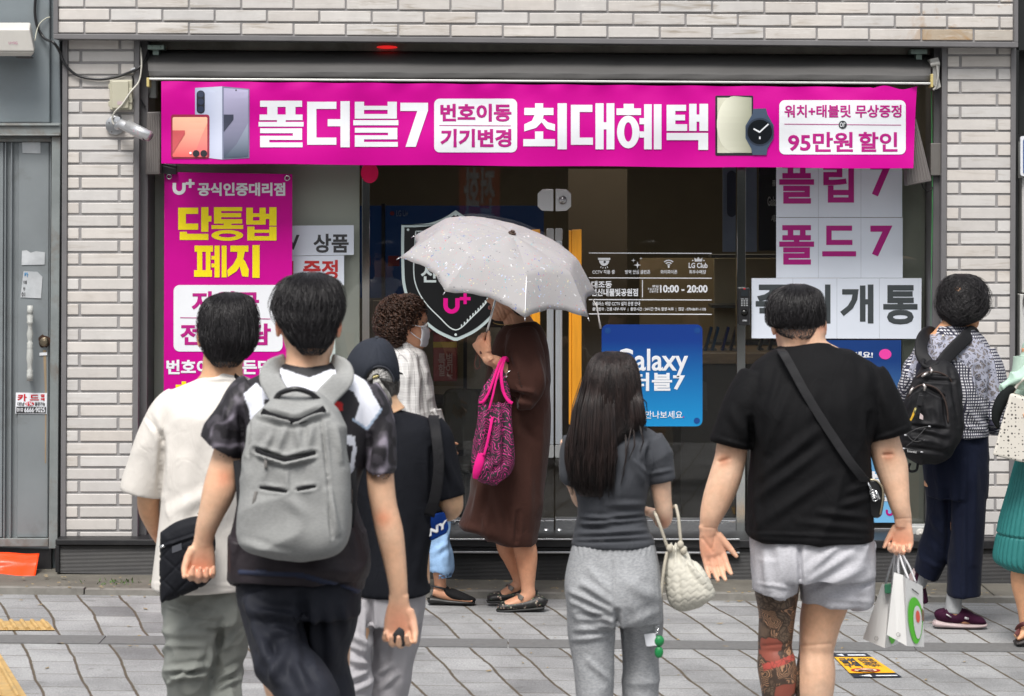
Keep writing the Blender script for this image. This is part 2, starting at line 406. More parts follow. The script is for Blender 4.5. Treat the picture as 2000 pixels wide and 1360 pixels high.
# soffit of the recess: a strip of mirror steel and dark void above the awning
bm = BM(); quad(bm, [(290,80),(1824,92),(1824,108),(290,97)], .16, .2); obj('soffit_mirror', bm, pm('tarnished_mirror', (.36,.35,.30), .35, .35, var=.5, scale=4, bump=.3, bscale=6, bdist=.01, dirt=((.08,.07,.05), .6)), shop)
bm = BM(); box(bm, -2.1, 2.4, .22, .30, W(0,150,.22).z, W(0,40,.22).z); obj('lintel', bm, M['black_metal'], shop)
# interior room behind the glass
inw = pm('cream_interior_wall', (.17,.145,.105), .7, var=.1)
z0i = W(1000,1050,.3).z; zt = W(1000,60,.3).z
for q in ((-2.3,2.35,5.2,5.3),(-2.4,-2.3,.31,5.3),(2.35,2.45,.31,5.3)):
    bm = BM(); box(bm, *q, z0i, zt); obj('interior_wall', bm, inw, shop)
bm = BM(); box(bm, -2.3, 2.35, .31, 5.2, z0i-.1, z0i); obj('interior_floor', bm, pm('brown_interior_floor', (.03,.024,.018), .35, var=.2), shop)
bm = BM(); box(bm, -2.4, 2.45, .31, 5.3, zt, zt+.1); obj('interior_ceiling', bm, pm('interior_ceiling', (.35,.33,.3), .8), shop)
frost = pm('frosted_backing', (.56,.57,.52), .8, var=.1, scale=1.5)
bm = BM(); quad(bm, [(288,320),(702,322),(702,1030),(286,1030)], .31, .33); obj('window_backing_panel', bm, frost, shop)
many('window_backing_panel', [[(1762,332),(1822,332),(1820,1034),(1762,1034)]], .33, .35, pm('grey_backing', (.30,.31,.27), .8), shop)
# glass: left window, two door leaves, right window
YG = .25
for nm, xa, xb, yb in (('window_pane',288,705,1040),('window_pane',1459,1822,1036)):
    bm = BM(); quad(bm, [(xa,150),(xb,152),(xb,yb),(xa,yb)], YG, YG+.008); obj(nm, bm, M['glass'], shop)
# mirrored posts
post_l = pm('mirror_post', (.66,.68,.66), .1, 1, var=.06, bump=.05, bscale=8)
bm = BM(); quad(bm, [(707,200),(722,200),(722,1050),(707,1050)], YG-.015, YG+.06); obj('mirror_post', bm, post_l, shop, bevel=.002)
bm = BM(); quad(bm, [(1440,200),(1457,200),(1455,1052),(1438,1052)], YG-.015, YG+.06); obj('mirror_post', bm, post_l, shop, bevel=.002)
many('window_rail', [[(284,1030),(706,1030),(706,1042),(284,1042)], [(1458,1031),(1822,1033),(1822,1040),(1458,1038)]], YG-.02, YG+.05, M['steel'], shop, bevel=.002)
many('window_sill', [[(284,1042.5),(706,1042.5),(706,1056),(284,1056)], [(1458,1040.5),(1822,1042),(1822,1058),(1458,1056)]], YG-.03, .3, M['dark_steel'], shop)
# doors
rail = pm('polished_rail', (.70,.71,.72), .07, 1, var=.05, bump=.25, bscale=5, bdist=.02)
for nm, xa, xb in (('door',723,1082.3),('door',1084.3,1438)):
    d = bpy.data.objects.new('door', None); C.objects.link(d); d.parent = shop; d.matrix_parent_inverse = Matrix.Translation(-shop.location)
    bm = BM(); quad(bm, [(xa,150),(xb,152),(xb,1016),(xa,1014)], YG, YG+.010); obj('door_glass', bm, M['glass'], d)
    bm = BM(); quad(bm, [(xa,1014.5),(xb,1016.5),(xb,1049),(xa,1047)], YG-.012, YG+.022); obj('bottom_rail', bm, rail, d, bevel=.003)
    bm = BM(); quad(bm, [(xa,1010.8),(xb,1012.8),(xb,1016),(xa,1014)], YG-.016, YG+.02); obj('rail_cap', bm, M['steel'], d)
    px = 1067 if xa < 800 else 1093
    bm = BM(); cyl(bm, W(px,1041,YG-.016), (0,1,0), .021, .012, 28); cyl(bm, W(px,1041,YG-.024), (0,1,0), .011, .01, 20); obj('pivot', bm, M['chrome'], d, True)
    # patch lock at the top
    xl = (1050,1081) if xa < 800 else (1085,1115.5); xo = xl[0] if xa < 800 else xl[1]; xi = xl[1] if xa < 800 else xl[0]; s = 1 if xa < 800 else -1
    bm = BM(); prism(bm, [(xi,369),(xo+s*9,370),(xo,378),(xo,404),(xo+s*9,412),(xi,413)], YG-.022, YG-.001); lk = obj('patch_lock', bm, pm('satin_chrome', (.70,.71,.72), .28, .45, var=.05), d, bevel=.005)
    if xa > 800:
        bm = BM(); cyl(bm, W(1099,391,YG-.026), (0,1,0), .022, .014, 28); cyl(bm, W(1099,391,YG-.034), (0,1,0), .010, .006, 20); obj('key_cylinder', bm, M['steel'], lk, True)
    # aluminium finger guard down the meeting edge with clear end caps
    x0_, x1_ = (1068,1081) if xa < 800 else (1085,1098)
    bm = BM(); quad(bm, [(x0_,471),(x1_,471),(x1_,869),(x0_,868)], YG-.03, YG-.001)
    for q in (.25,.55,.8):
        xx = x0_+(x1_-x0_)*q; quad(bm, [(xx-.7,471),(xx+.7,471),(xx+.7,868),(xx-.7,868)], YG-.034, YG-.0305)
    fg = obj('finger_guard', bm, pm('anodised_aluminium', (.56,.60,.64), .38, .55, var=.05), d, bevel=.004)
    many('end_cap', [rrect(x0_-1,446,x1_+1,471,4), rrect(x0_-1,869,x1_+1,895,4)], YG-.032, YG-.002, pm('clear_grey_plastic', (.42,.43,.43), .15, .3), fg, bevel=.003)
    # wooden pull bar
    hx = (1032,1055) if xa < 800 else (1111,1136)
    wood = pm('varnished_pine', srgb(224,150,35), .38, var=.25, scale=5, stretch=(6,6,.5), coat=.3)
    bm = BM(); quad(bm, [(hx[0]+6,449),(hx[1],448),(hx[1],832),(hx[0]+6,832)], YG-.085, YG-.045); quad(bm, [(hx[0],450),(hx[0]+5.6,450),(hx[0]+5.6,830),(hx[0],830)], YG-.078, YG-.045)
    hd = obj('pull_bar', bm, wood, d, bevel=.004)
    bm = BM()
    for yy in (500,780): cyl(bm, W((hx[0]+hx[1])/2+3,yy,YG-.022), (0,1,0), .009, .05, 16)
    obj('standoff', bm, M['steel'], hd)

# ------------------------------------------------------------------ neighbours
gm = pm('weathered_sheet_metal', srgb(128,137,142), .5, .15, var=.16, scale=2.2, bump=.25, bscale=3.5, bdist=.012, dirt=((.16,.16,.155), .6))
rustm = pm('rusty_grey_paint', srgb(128,134,134), .6, .1, var=.2, scale=7, bump=.3, bscale=40, dirt=((.12,.055,.022), .75))
nb = thing('metal_clad_building', 'grey blue sheet metal wall with a rusty steel door', 'building', (-2.7, .3, 0))
bm = BM(); quad(bm, [(-260,-200),(97,-200),(97,240),(-260,240)], .055, .5); quad(bm, [(97.5,-200),(112,-200),(122,470),(110,1120),(97.5,1120)], .09, .5); obj('wall', bm, gm, nb, bevel=.006)
bm = BM(); quad(bm, [(-260,240.5),(118,240.5),(118,266),(-260,266)], -.01, .4); quad(bm, [(-260,243),(116,243),(116,246),(-260,246)], -.022, -.011); quad(bm, [(-260,262),(116,262),(116,265.5),(-260,265.5)], -.022, -.011); obj('lintel_beam', bm, rustm, nb, bevel=.003)
bm = BM(); quad(bm, [(101,266.5),(118,266.5),(112,1072),(95,1072)], .0, .4); obj('door_frame', bm, rustm, nb, bevel=.003)
door = bpy.data.objects.new('steel_door', None); C.objects.link(door); door.parent = nb; door.matrix_parent_inverse = Matrix.Translation(-nb.location)
dm = pm('door_paint', srgb(128,134,137), .45, .1, var=.14, scale=3, bump=.15, bscale=8, bdist=.008, dirt=((.12,.12,.115), .85))
bm = BM(); quad(bm, [(-60,272),(100,272),(94,1066),(-60,1066)], .06, .12); obj('door_leaf', bm, dm, door)
bm = BM()
for xa, xb, yy in ((-60,7,.042),(9,12,.03),(21,24,.03),(36,96,.05)):
    quad(bm, [(xa,278),(xb,278),(xb-3,1050),(xa-3,1050)], yy, .0595)
obj('door_panel', bm, dm, door, bevel=.006)
many('door_edge', [[(-60,1052),(94,1052),(94,1068),(-60,1068)], [(-60,270),(101,270),(101,277),(-60,277)]], .03, .0595, rustm, door, bevel=.003)
# turned baluster handle with peeled paint
ref = [(597,5.5),(606,6),(612,6.2),(613,4.5),(617,6.5),(628,5.5),(630,7),(633,5),(640,4),(652,6.6),(664,5),(668,4.2),(670,6.4),(675,5),(677,6.4),(681,5),(684,6),(700,6.8),(712,5),(722,4.6),(724,6.2),(729,5.2),(731,6.4),(744,6)]
bm = BM(); tube(bm, [W(59-(y-597)*.006, y, -.02) for y,_ in ref], [r*.00267 for _,r in ref], 16)
for yy in (608,735): tube(bm, [W(58,yy,-.02), W(58,yy,.05)], [.010,.010], 10)
obj('door_handle', bm, pm('peeling_white_paint', (.44,.45,.43), .5, var=.1, scale=14, dirt=((.07,.035,.018), .9), bump=.4, bscale=30), door, True)
bm = BM(); cyl(bm, W(86.5,668,.043), (0,1,0), .024, .014, 24); cyl(bm, W(86.5,668,.03), (0,1,0), .018, .016, 24, .021); cyl(bm, W(86.5,668,.022), (0,1,0), .010, .004, 20)
obj('lock_cylinder', bm, pm('tarnished_brass', (.30,.25,.18), .35, .9, var=.3), door, True, bevel=.002)
bm = BM(); prism(bm, [(75+rng.uniform(-1.5,1.5),668)]+[(86.5+(12.5+rng.uniform(-2,1.5))*math.cos(a), 667+(12.5+rng.uniform(-2,2))*math.sin(a)) for a in np.linspace(3.4,9.1,18)], .0475, .0496)
obj('rust_patch', bm, pm('rust', (.055,.026,.015), .85, var=.4, scale=30), door)
bm = BM(); prism(bm, [(84,684),(90,684),(91,760),(90,905),(87.5,905),(88,770)], .0488, .0496); obj('rust_run', bm, pm('rust_run', (.33,.24,.15), .7, var=.3, scale=12, stretch=(8,8,1)), door)
def notice(name, outline, Y, m, lab, cat='sticker', parent=None, th=.0012, group=None):
    o = thing(name, lab, cat, W(*outline[0], Y), group) if parent is None else parent
    bm = BM(); prism(bm, outline, Y, Y+th); obj('sheet', bm, m, o); return o
torn = pm('torn_paper', (.50,.52,.54), .7, var=.25, scale=9, dirt=((.33,.36,.38), .7))
YD = .046
notice('torn_label', [(43,278),(79,278),(79,300),(44,299)], YD, torn, 'small worn white label high on the grey steel door', 'label')
notice('torn_poster', [(43,490),(52,489),(60,494),(70,491),(88,493),(87,517),(42,518)], YD, torn, 'torn blank remnant of paper above the card notice on the steel door', 'paper')
st = notice('peeled_sticker', [(46,530),(73,531),(83,541),(80,583),(40,581)], YD, torn, 'half peeled white sticker with few letters above the door handle', 'sticker')
join_text('lettering', [('카', (47,532,55,541))], pm('blue_ink', (.05,.25,.5), .5), st, YD-.002, .03)
join_text('lettering', [('대', (46,548,52,555)), ('전', (45,561,49,567)), ('01', (42,571,49,579))], M['black_ink'], st, YD-.002, .02)
st = notice('card_sticker', [(31,767),(92,768),(91,809),(30,808)], YD, M['white_vinyl'], 'white sticker with red lettering and black phone number on steel door', 'sticker')
join_text('lettering', [('카 드', (34,770,76,784)), ('결', (79,770,87,776)), ('제', (79,777.5,87,783))], pm('sticker_red', srgb(196,20,40), .5), st, YD-.002, .035)
bm = BM(); prism(bm, circ(58,789,8.6,20,4.4), YD-.002, YD-.0015); obj('badge', bm, pm('badge_red', srgb(200,25,45), .5), st)
join_text('lettering', [('대납', (34,785.5,48,793)), ('출장가능', (68,785.5,88,793))], M['black_ink'], st, YD-.002, .025)
join_text('lettering', [('1%', (52,786,64,792.5))], M['white_vinyl'], st, YD-.004, .02)
bm = BM(); prism(bm, [(32,794.5),(90,795),(89.5,807.5),(31.5,807)], YD-.002, YD-.0015); obj('number_panel', bm, M['black_ink'], st)
join_text('lettering', [('010', (33,797,45,804.5)), ('6666·9025', (47.5,796,88,806))], M['white_vinyl'], st, YD-.004, .02)
bm = BM(); prism(bm, [(77,689),(92,688.5),(92,694),(77,695)], YD-.001, YD); tag(obj('lock_tag', bm, M['white_vinyl']), 'tiny white tag stuck under the rusty door lock', 'label')
# right-hand neighbour
nr = thing('white_panel_building', 'white panelled wall at the right edge beyond the dark gap', 'building', (2.9, .3, 0))
bm = BM(); quad(bm, [(1990,-200),(2300,-200),(2300,98),(1990,98)], .2, 2); quad(bm, [(1984.5,98),(1990,98),(1985,1100),(1979.5,1100)], .12, 2); quad(bm, [(1990.5,98.5),(2300,98.5),(2300,262),(1990.5,262)], .35, 2); obj('gap_shade_block', bm, pm('dark_gap_shade', (.018,.02,.02), .5), nr)  # solid near-black blocks, the gap's shade put into their colour
bm = BM(); quad(bm, [(1996,346),(2300,346),(2300,572),(1996,572)], .08, .6); quad(bm, [(1992,575),(2300,575),(2300,1130),(1990,1130)], .06, .6); obj('wall', bm, pm('old_white_panel', (.58,.58,.56), .6, var=.1, dirt=((.3,.28,.25), .5)), nr, bevel=.005)
bs = thing('street_sign', 'blue sign panel with a white border at the right edge', 'sign', W(2000,300,.04))
bm = BM(); prism(bm, rrect(1993,266,2080,344,5), .04, .06); obj('sign_border', bm, M['white_vinyl'], bs); bm = BM(); prism(bm, rrect(1998.5,272,2075,339,3), .036, .0385); obj('sign_face', bm, pm('sign_blue', (.01,.09,.30), .35), bs)
rb = thing('street_banner', 'red and purple standing banner across the street, mirrored in the door glass', 'banner', (-.5, -26, 0))
bm = BM(); box(bm, -.86, -.20, -26.05, -26.0, .1, 2.75); obj('sheet', bm, grad('banner_red_purple', (.16,.01,.22), (.75,.07,.03), 2, .5, 1.3), rb)
bm = BM(); box(bm, -.56, -.50, -26.14, -26.06, -.14, 2.8); obj('pole', bm, M['steel'], rb)
bm = BM(); box(bm, -.9, -.16, -26.3, -25.9, -.14, -.06); obj('base', bm, M['black_metal'], rb)
text_obj('lettering', '전화\n할인\n매장', lambda fx, fy: Vector((-.28-.5*fx, -25.99, .3+2.2*fy)), 0, M['white_vinyl'], rb, .03)
# the far side of the street, seen mirrored in the glass
op = thing('opposite_building', 'grey building across the street mirrored in the shop glass', 'building', (0, -27, 0))
bm = BM(); box(bm, -30, 30, -34, -27, -.14, 6.5); obj('wall', bm, pm('dark_facade', (.085,.08,.07), .7, var=.4, scale=.4), op)
bm = BM()
for i in range(14):
    for zz in (.4, 3.4): box(bm, -28+i*4.1, -25.2+i*4.1, -26.98, -26.9, zz, zz+2.2)
obj('window', bm, pm('facade_window', (.03,.035,.04), .1), op)
bm = BM(); box(bm, -30, 30, -26.9, -26.6, 2.75, 3.2); obj('fascia', bm, pm('pale_fascia', (.5,.48,.45), .6), op)
from mathutils.geometry import delaunay_2d_cdt
# ------------------------------------------------------------------ awning
aw = thing('awning', 'long dark grey retractable awning rolled in above the shop front', 'awning', W(1000,150,-.1))
def awning_mat():
    k = N('awning_fabric'); n = k.noise(1.2, 5, .6, k.co((1,3,3)), .4)
    c = k.mix(1., (.085,.083,.082), k.ramp(n, [(.3,.75),(.7,1.2)]), 'MULTIPLY')
    r = k.ramp(k.noise(1.35, 2, .4), [(.67,0.),(.72,1.)])
    c = k.mix(k.math('MULTIPLY', r, .55), c, (.22,.10,.03))
    k.p(Base__Color=c, Roughness=.75); k.bump(k.noise(500,2), .15, .001); return k.m
prof = [(103,.14),(108,.10),(114,.05),(122,.0),(131,-.05),(139,-.09),(142,-.105),(143.5,-.107),(150,-.104),(154,-.105)]
bm = BM(); nx = 90; gr = []
for j, (py, Y) in enumerate(prof):
    row = []
    for i in range(nx+1):
        px = 291+(1818-291)*i/nx-(4*(1-j/9) if i == 0 else 0); sag = 1.6*math.sin(i*.35+j*.4)*.3+math.sin(i*1.9)*.15
        row.append(bm.verts.new(W(px, py+(px-1000)*.0058+sag, Y+.004*math.sin(i*.21)+.002*math.sin(i*.9+j))))
    gr.append(row)
for a, b in zip(gr, gr[1:]):
    for i in range(nx): bm.faces.new([a[i],a[i+1],b[i+1],b[i]])
o = obj('fabric', bm, awning_mat(), aw, True); o.modifiers.new('s','SOLIDIFY').thickness = .004
def qx(bm, x0, y0, x1, y1, Ya, Yb, sl=.0058):
    prism(bm, [(x0,y0+(x0-1000)*sl),(x1,y0+(x1-1000)*sl),(x1,y1+(x1-1000)*sl),(x0,y1+(x0-1000)*sl)], Ya, Yb)
bm = BM(); qx(bm, 288,156.2,1818,160.4,-.125,-.06); obj('front_bar', bm, pm('white_bar', (.62,.62,.60), .4, .2, dirt=((.2,.19,.17),.4)), aw, bevel=.003)
for q in ((286,156,291.5,174),(1818,140,1823,166)): bm = BM(); qx(bm, *q,-.128,-.05); obj('end_cap', bm, pm('yellowed_plastic', (.55,.45,.18), .5), aw, bevel=.003)
bm = BM(); qx(bm, 291,104,1818,128,.155,.2); obj('roller_case', bm, M['black_metal'], aw)
for x in (304,1795):
    bm = BM(); qx(bm, x-16,92,x+16,101,.02,.12); qx(bm, x-6,101,x+6,112,.06,.12); cyl(bm, W(x-8,96+(x-1000)*.0058,.017), (0,1,0), .005,.006,10); cyl(bm, W(x+8,96+(x-1000)*.0058,.017), (0,1,0), .005,.006,10); obj('bracket', bm, pm('galvanised', (.33,.42,.38), .45, .6, var=.3), aw, bevel=.002)
bm = BM(); prism(bm, [(1815,116),(1832,112),(1836,124),(1834,150),(1838,170),(1828,176),(1820,160),(1822,134)], -.02, .05); cyl(bm, W(1826,125,-.03), (1,0,.2), .012, .05, 14); tube(bm, [W(1830,128,-.03),W(1832,150,-.035),W(1827,172,-.03),W(1822,176,-.03)], [.006]*4, 8)
obj('crank_gear', bm, pm('grimy_white_metal', (.5,.49,.46), .45, .2, dirt=((.1,.09,.07),.6)), aw, bevel=.003)
for q in ((285,160,305,196,.08,.14),(281,172,292,186,.06,.08)): bm = BM(); qx(bm, *q); obj('side_bracket', bm, pm('bracket_grey', (.20,.21,.2), .45, .5), aw, bevel=.002)
tag(obj('red_reflection', (lambda b: (ball(b, W(756,92.5,.13), (.055,.02,.009), 10), b)[1])(BM()), emis('red_glow', (.8,.02,.02), .55), None, True), 'small glowing strip added for a red reflection above the awning', 'reflection')  # emissive stand-in for red light mirrored in the steel strip

# ------------------------------------------------------------------ the big banner under the awning
def bn_surf(px, py):
    t = (py-158)/170
    return .0045*math.sin(px*.085+py*.06+2*math.sin(px*.006))*math.exp(-((py-160)/11)**2) + .010*math.sin(px*.0105)*t + .006*math.sin(px*.031+py*.012) + .004*math.sin(py*.05+px*.004) + (.03*max(0,(px-1740)/50)**2*(1-t)*1.0 if px > 1740 else 0) + .005*math.exp(-((px-322-(py-170)*.8)/26)**2)*(1-t) + .003*math.sin((px-py*.6)*.05)*math.exp(-((py-175)/25)**2)
YBN = -.135
bn = thing('banner', 'long magenta banner with white Korean lettering hanging under the awning', 'banner', W(1050,245,YBN))
bm = BM(); nx, ny = 240, 26; gr = []
for j in range(ny+1):
    row = []
    for i in range(nx+1):
        fx, fy = i/nx, j/ny
        xl = 315+fy*0; xr = 1792-(8*fy**.6)
        px = xl+(xr-xl)*fx
        yt = 159+(px-315)*.0085+ (3.5*math.sin(px*.09) if px > 1700 else .6*math.sin(px*.05)); yb = 319.5+(px-315)*.0068+.6*math.sin(px*.02)
        py = yt+(yb-yt)*fy
        row.append(bm.verts.new(W(px, py, YBN+bn_surf(px,py))))
    gr.append(row)
for a, b in zip(gr, gr[1:]):
    for i in range(nx): bm.faces.new([a[i],a[i+1],b[i+1],b[i]])
obj('sheet', bm, M['magenta'], bn, True)
TY = YBN-.0024
S = bn_surf
def flat(name, pts, m, parent, Y, surf=None, dn=1):
    """thin printed area that follows a hanging sheet"""
    if surf:
        b0 = BM(); n = len(pts); P = []
        for i in range(n):
            a, b = pts[i], pts[(i+1)%n]; L = math.hypot(b[0]-a[0], b[1]-a[1]); q = max(1, int(L/12))
            P += [(a[0]+(b[0]-a[0])*t/q, a[1]+(b[1]-a[1])*t/q) for t in range(q)]
        x0, x1, y0, y1 = (min(p[0] for p in P), max(p[0] for p in P), min(p[1] for p in P), max(p[1] for p in P))
        gx, gy = np.meshgrid(np.arange(x0//12*12+.31, x1, 12), np.arange(y0//12*12+.17, y1, 12)); Q = np.stack([gx.ravel(), gy.ravel()],1)
        if len(Q):
            ins = np.zeros(len(Q), bool); far = np.ones(len(Q), bool)
            for i in range(len(P)):
                (ax, ay), (bx, by) = P[i], P[(i+1)%len(P)]
                if ay != by: ins ^= ((ay > Q[:,1]) != (by > Q[:,1])) & (Q[:,0] < (bx-ax)*(Q[:,1]-ay)/(by-ay)+ax)
                far &= np.hypot(Q[:,0]-ax, Q[:,1]-ay) > 2.5
            Q = Q[ins & far]
        co2 = [Vector(p) for p in P]+[Vector(q) for q in Q]
        r = delaunay_2d_cdt(co2, [(i,(i+1)%len(P)) for i in range(len(P))], [], 1, 1e-6)
        vs = [b0.verts.new(W(v.x, v.y, Y+surf(v.x, v.y))) for v in r[0]]
        for t in r[2]: b0.faces.new([vs[i] for i in t])
        return obj(name, b0, m, parent)
    b0 = BM(); prism(b0, pts, Y, Y+.0008); return obj(name, b0, m, parent)
wv = M['white_vinyl']
def flip_glyph(*a): pass
def blocks(name, polys, m, parent, Y, surf):
    """heavy block lettering drawn stroke by stroke; every stroke sits a hair in front of the one before"""
    bm = BM()
    for q, p in enumerate(polys):
        if len(p) == 4 and not isinstance(p[0], tuple): p = [(p[0],p[1]),(p[2],p[1]),(p[2],p[3]),(p[0],p[3])]
        o = flat('stroke', p, None, None, Y-.000012*q, surf); bm.from_mesh(o.data); me = o.data; bpy.data.objects.remove(o); bpy.data.meshes.remove(me)
    me = bpy.data.meshes.new(name); bm.to_mesh(me); bm.free(); return link(name, me, m, parent)
def ring(cx, cy, rx, ry, ix, iy, n=28):
    A_ = np.linspace(0,2*math.pi,n+1); out = []
    for a, b in zip(A_, A_[1:]): out.append([(cx+rx*math.cos(a),cy+ry*math.sin(a)),(cx+rx*math.cos(b),cy+ry*math.sin(b)),(cx+ix*math.cos(b),cy+iy*math.sin(b)),(cx+ix*math.cos(a),cy+iy*math.sin(a))])
    return out
def rieul(x0, x1, y): return [(x0,y,x1,y+9.5),(x1-18,y+9.5,x1,y+14.5),(x0,y+14.5,x1,y+22.5),(x0,y+22.5,x0+18,y+27.5),(x0,y+27.5,x1+1,y+37)]
L_ = [(508,197,590,209),(522,209,542,224),(558,209,577,224),(507,224,591,235),(541,235,558,238.5),(505,238.5,593,247.5)]+rieul(508,590,251)
L_ += [(600,199,618,283),(618,199,657,213),(618,269,657,283),(665,198,683,288),(640,233,665,247)]
L_ += [(693,199,711,232),(757,199,775,232),(711,207,757,215),(711,223,757,232),(690,235,778,245)]+rieul(693,776,250)
L_ += [(782,201,836,217),[(815,217.05),(835.6,217.05),(812,287),(792,287)]]
L_ += [(1045,202,1061,211),(1024,211,1081,225),[(1044,225),(1062,225),(1059,238),(1047,250),(1024,257),(1024,243),(1039,236)],[(1057,238),(1062,232),(1070,239),(1084,243),(1084,256),(1068,252)],(1045,257,1061,272),(1022,272,1084,286),(1089,202,1107,292)]
L_ += [(1115,205,1132,283),(1132,205,1157,219),(1132,269,1158,283),(1163,202,1179,292),(1184.5,202,1200,292),(1179,239,1184.5,253)]
L_ += [(1218,203,1238,212),(1204,212,1252,225)]+ring(1227,258,22,32,8,19)+[(1258,204,1273,292),(1277,204,1292,292),(1249,231,1258,243),(1249,257,1258,269)]
L_ += [(1302,205,1319,256),(1319,205,1340,217),(1319,224.5,1338,235.5),(1319,243,1342,256),(1346,203,1360.5,256),(1366,203,1383,256),(1360.5,224,1366,238),(1302,260,1383,274),(1364,274,1383,293)]
blocks('lettering', L_, wv, bn, TY, S)
flat('text_panel', rrect(848,193,1010,298,11), wv, bn, TY, S)
join_text('lettering', [('번호이동', (860,203,999,238)), ('기기변경', (860,252,999,288))], M['magenta_ink'], bn, TY-.0012, .04, S)
flat('rule', [(858,244.6),(998,245.4),(998,246.8),(858,246)], M['magenta_ink'], bn, TY-.0012, S)
flat('text_panel', rrect(1522,196,1769,302,11), wv, bn, TY, S)
join_text('lettering', [('워치+태블릿 무상증정', (1532,205,1761,230)), ('95만원', (1539,258,1666,297)), ('할인', (1677,258,1753,297))], M['magenta_ink'], bn, TY-.0012, .028, S)
flat('rule', [(1532,242),(1760,244),(1760,245.3),(1532,243.3)], M['magenta_ink'], bn, TY-.0012, S)
flat('badge', circ(1646,244,8), pm('badge_grey', (.035,.04,.045), .5), bn, TY-.0020, S)
join_text('lettering', [('or', (1640.5,239.5,1651.5,248.5))], wv, bn, TY-.0036, .0, S)
# pictures of the goods printed on the banner
silver = grad('print_silver_blue', srgb(150,160,190), srgb(196,202,222), 0, W(381,0).x, W(436,0).x)
slate = grad('print_slate', srgb(62,74,92), srgb(176,172,202), 2, W(0,308).z, W(0,180).z)
coral = grad('print_coral', srgb(222,92,92), srgb(242,190,160), 2, W(0,306).z, W(0,230).z)
inkb = pm('print_black', srgb(28,30,38), .4); 
flat('phone_print', [(381,172),(434,169),(434,312),(408,309),(408,230),(381,228)], silver, bn, TY, S)
flat('phone_print', [(434,169),(487,174),(487,309),(434,312)], pm('print_edge', srgb(120,126,150), .4), bn, TY, S)
flat('phone_print', [(437,172),(485,176),(485,306),(437,309)], slate, bn, TY-.0012, S)
flat('phone_print', [(437,224),(456,224),(456,234),(437,258)], pm('print_slate_dark', srgb(58,62,80), .4), bn, TY-.0024, S)
flat('phone_print', [(437,309),(462,282),(485,240),(485,306)], grad('print_slate_fold', srgb(70,84,100), srgb(150,158,178), 2, W(0,306).z, W(0,245).z), bn, TY-.0024, S)
flat('phone_print', rrect(384,177,400,222,7.5), inkb, bn, TY-.0012, S)
for y in (184.5,199,213.5): flat('phone_print', circ(392,y,6.2), pm('print_lens', srgb(46,54,76), .3), bn, TY-.0024, S)
flat('phone_print', circ(461,176.5,1.6,10), inkb, bn, TY-.0024, S)
flat('phone_print', rrect(334,224,409,310,5), pm('print_plum', srgb(150,40,70), .4), bn, TY-.0014, S)
flat('phone_print', rrect(337,229,405,307,3), coral, bn, TY-.0036, S)
flat('phone_print', [(337,255),(361,255),(361,262),(337,300)], pm('print_coral_dark', srgb(196,84,88), .4), bn, TY-.0060, S)
flat('phone_print', [(378,307),(392,270),(405,240),(405,307)], grad('print_coral_fold', srgb(216,96,104), srgb(236,150,130), 2, W(0,306).z, W(0,245).z), bn, TY-.0060, S)
for x in (383,398): flat('phone_print', circ(x,300,6.6), inkb, bn, TY-.0078, S)
flat('phone_print', circ(372,299,2.4,12), wv, bn, TY-.0078, S)
flat('tablet_print', rrect(1397,187,1471,304,3), inkb, bn, TY, S)
flat('tablet_print', [(1401,191),(1468,191),(1468,299),(1401,299)], grad('print_sage', srgb(196,196,176), srgb(228,226,212), 0, W(1401,0).x, W(1468,0).x), bn, TY-.0012, S)
flat('tablet_print', [(1401+67*math.cos(0)-(67-62*math.sin(a))*0+0,0) for a in []] or [(1434+34*math.cos(a), 243+55*math.sin(a)) for a in np.linspace(1.57,4.71,18)]+[(1468,191),(1468,299)], grad('print_olive', srgb(222,222,204), srgb(150,152,132), 0, W(1401,0).x, W(1466,0).x), bn, TY-.0024, S)
flat('watch_print', [(1470,222),(1471,213),(1496,212),(1499,224),(1511,245),(1511,270),(1499,290),(1497,303),(1470,303),(1467,290),(1456,270),(1456,246)], pm('print_strap', srgb(62,78,100), .5), bn, TY-.0036, S)
flat('watch_print', circ(1484,258,27.5), pm('print_bezel', srgb(50,60,76), .4), bn, TY-.0048, S)
flat('watch_print', circ(1484,258,24), pm('print_dial', srgb(14,20,26), .3), bn, TY-.0056, S)
flat('watch_print', [(1484.5,259.5),(1483,257),(1500,241.5),(1502,243.5)], wv, bn, TY-.0066, S)
flat('watch_print', [(1483.5,260),(1485,257),(1472.5,250.5),(1471,253)], wv, bn, TY-.0066, S)
flat('watch_print', [(1482.5,267),(1485.5,267),(1485.5,272),(1482.5,272)], wv, bn, TY-.0066, S)

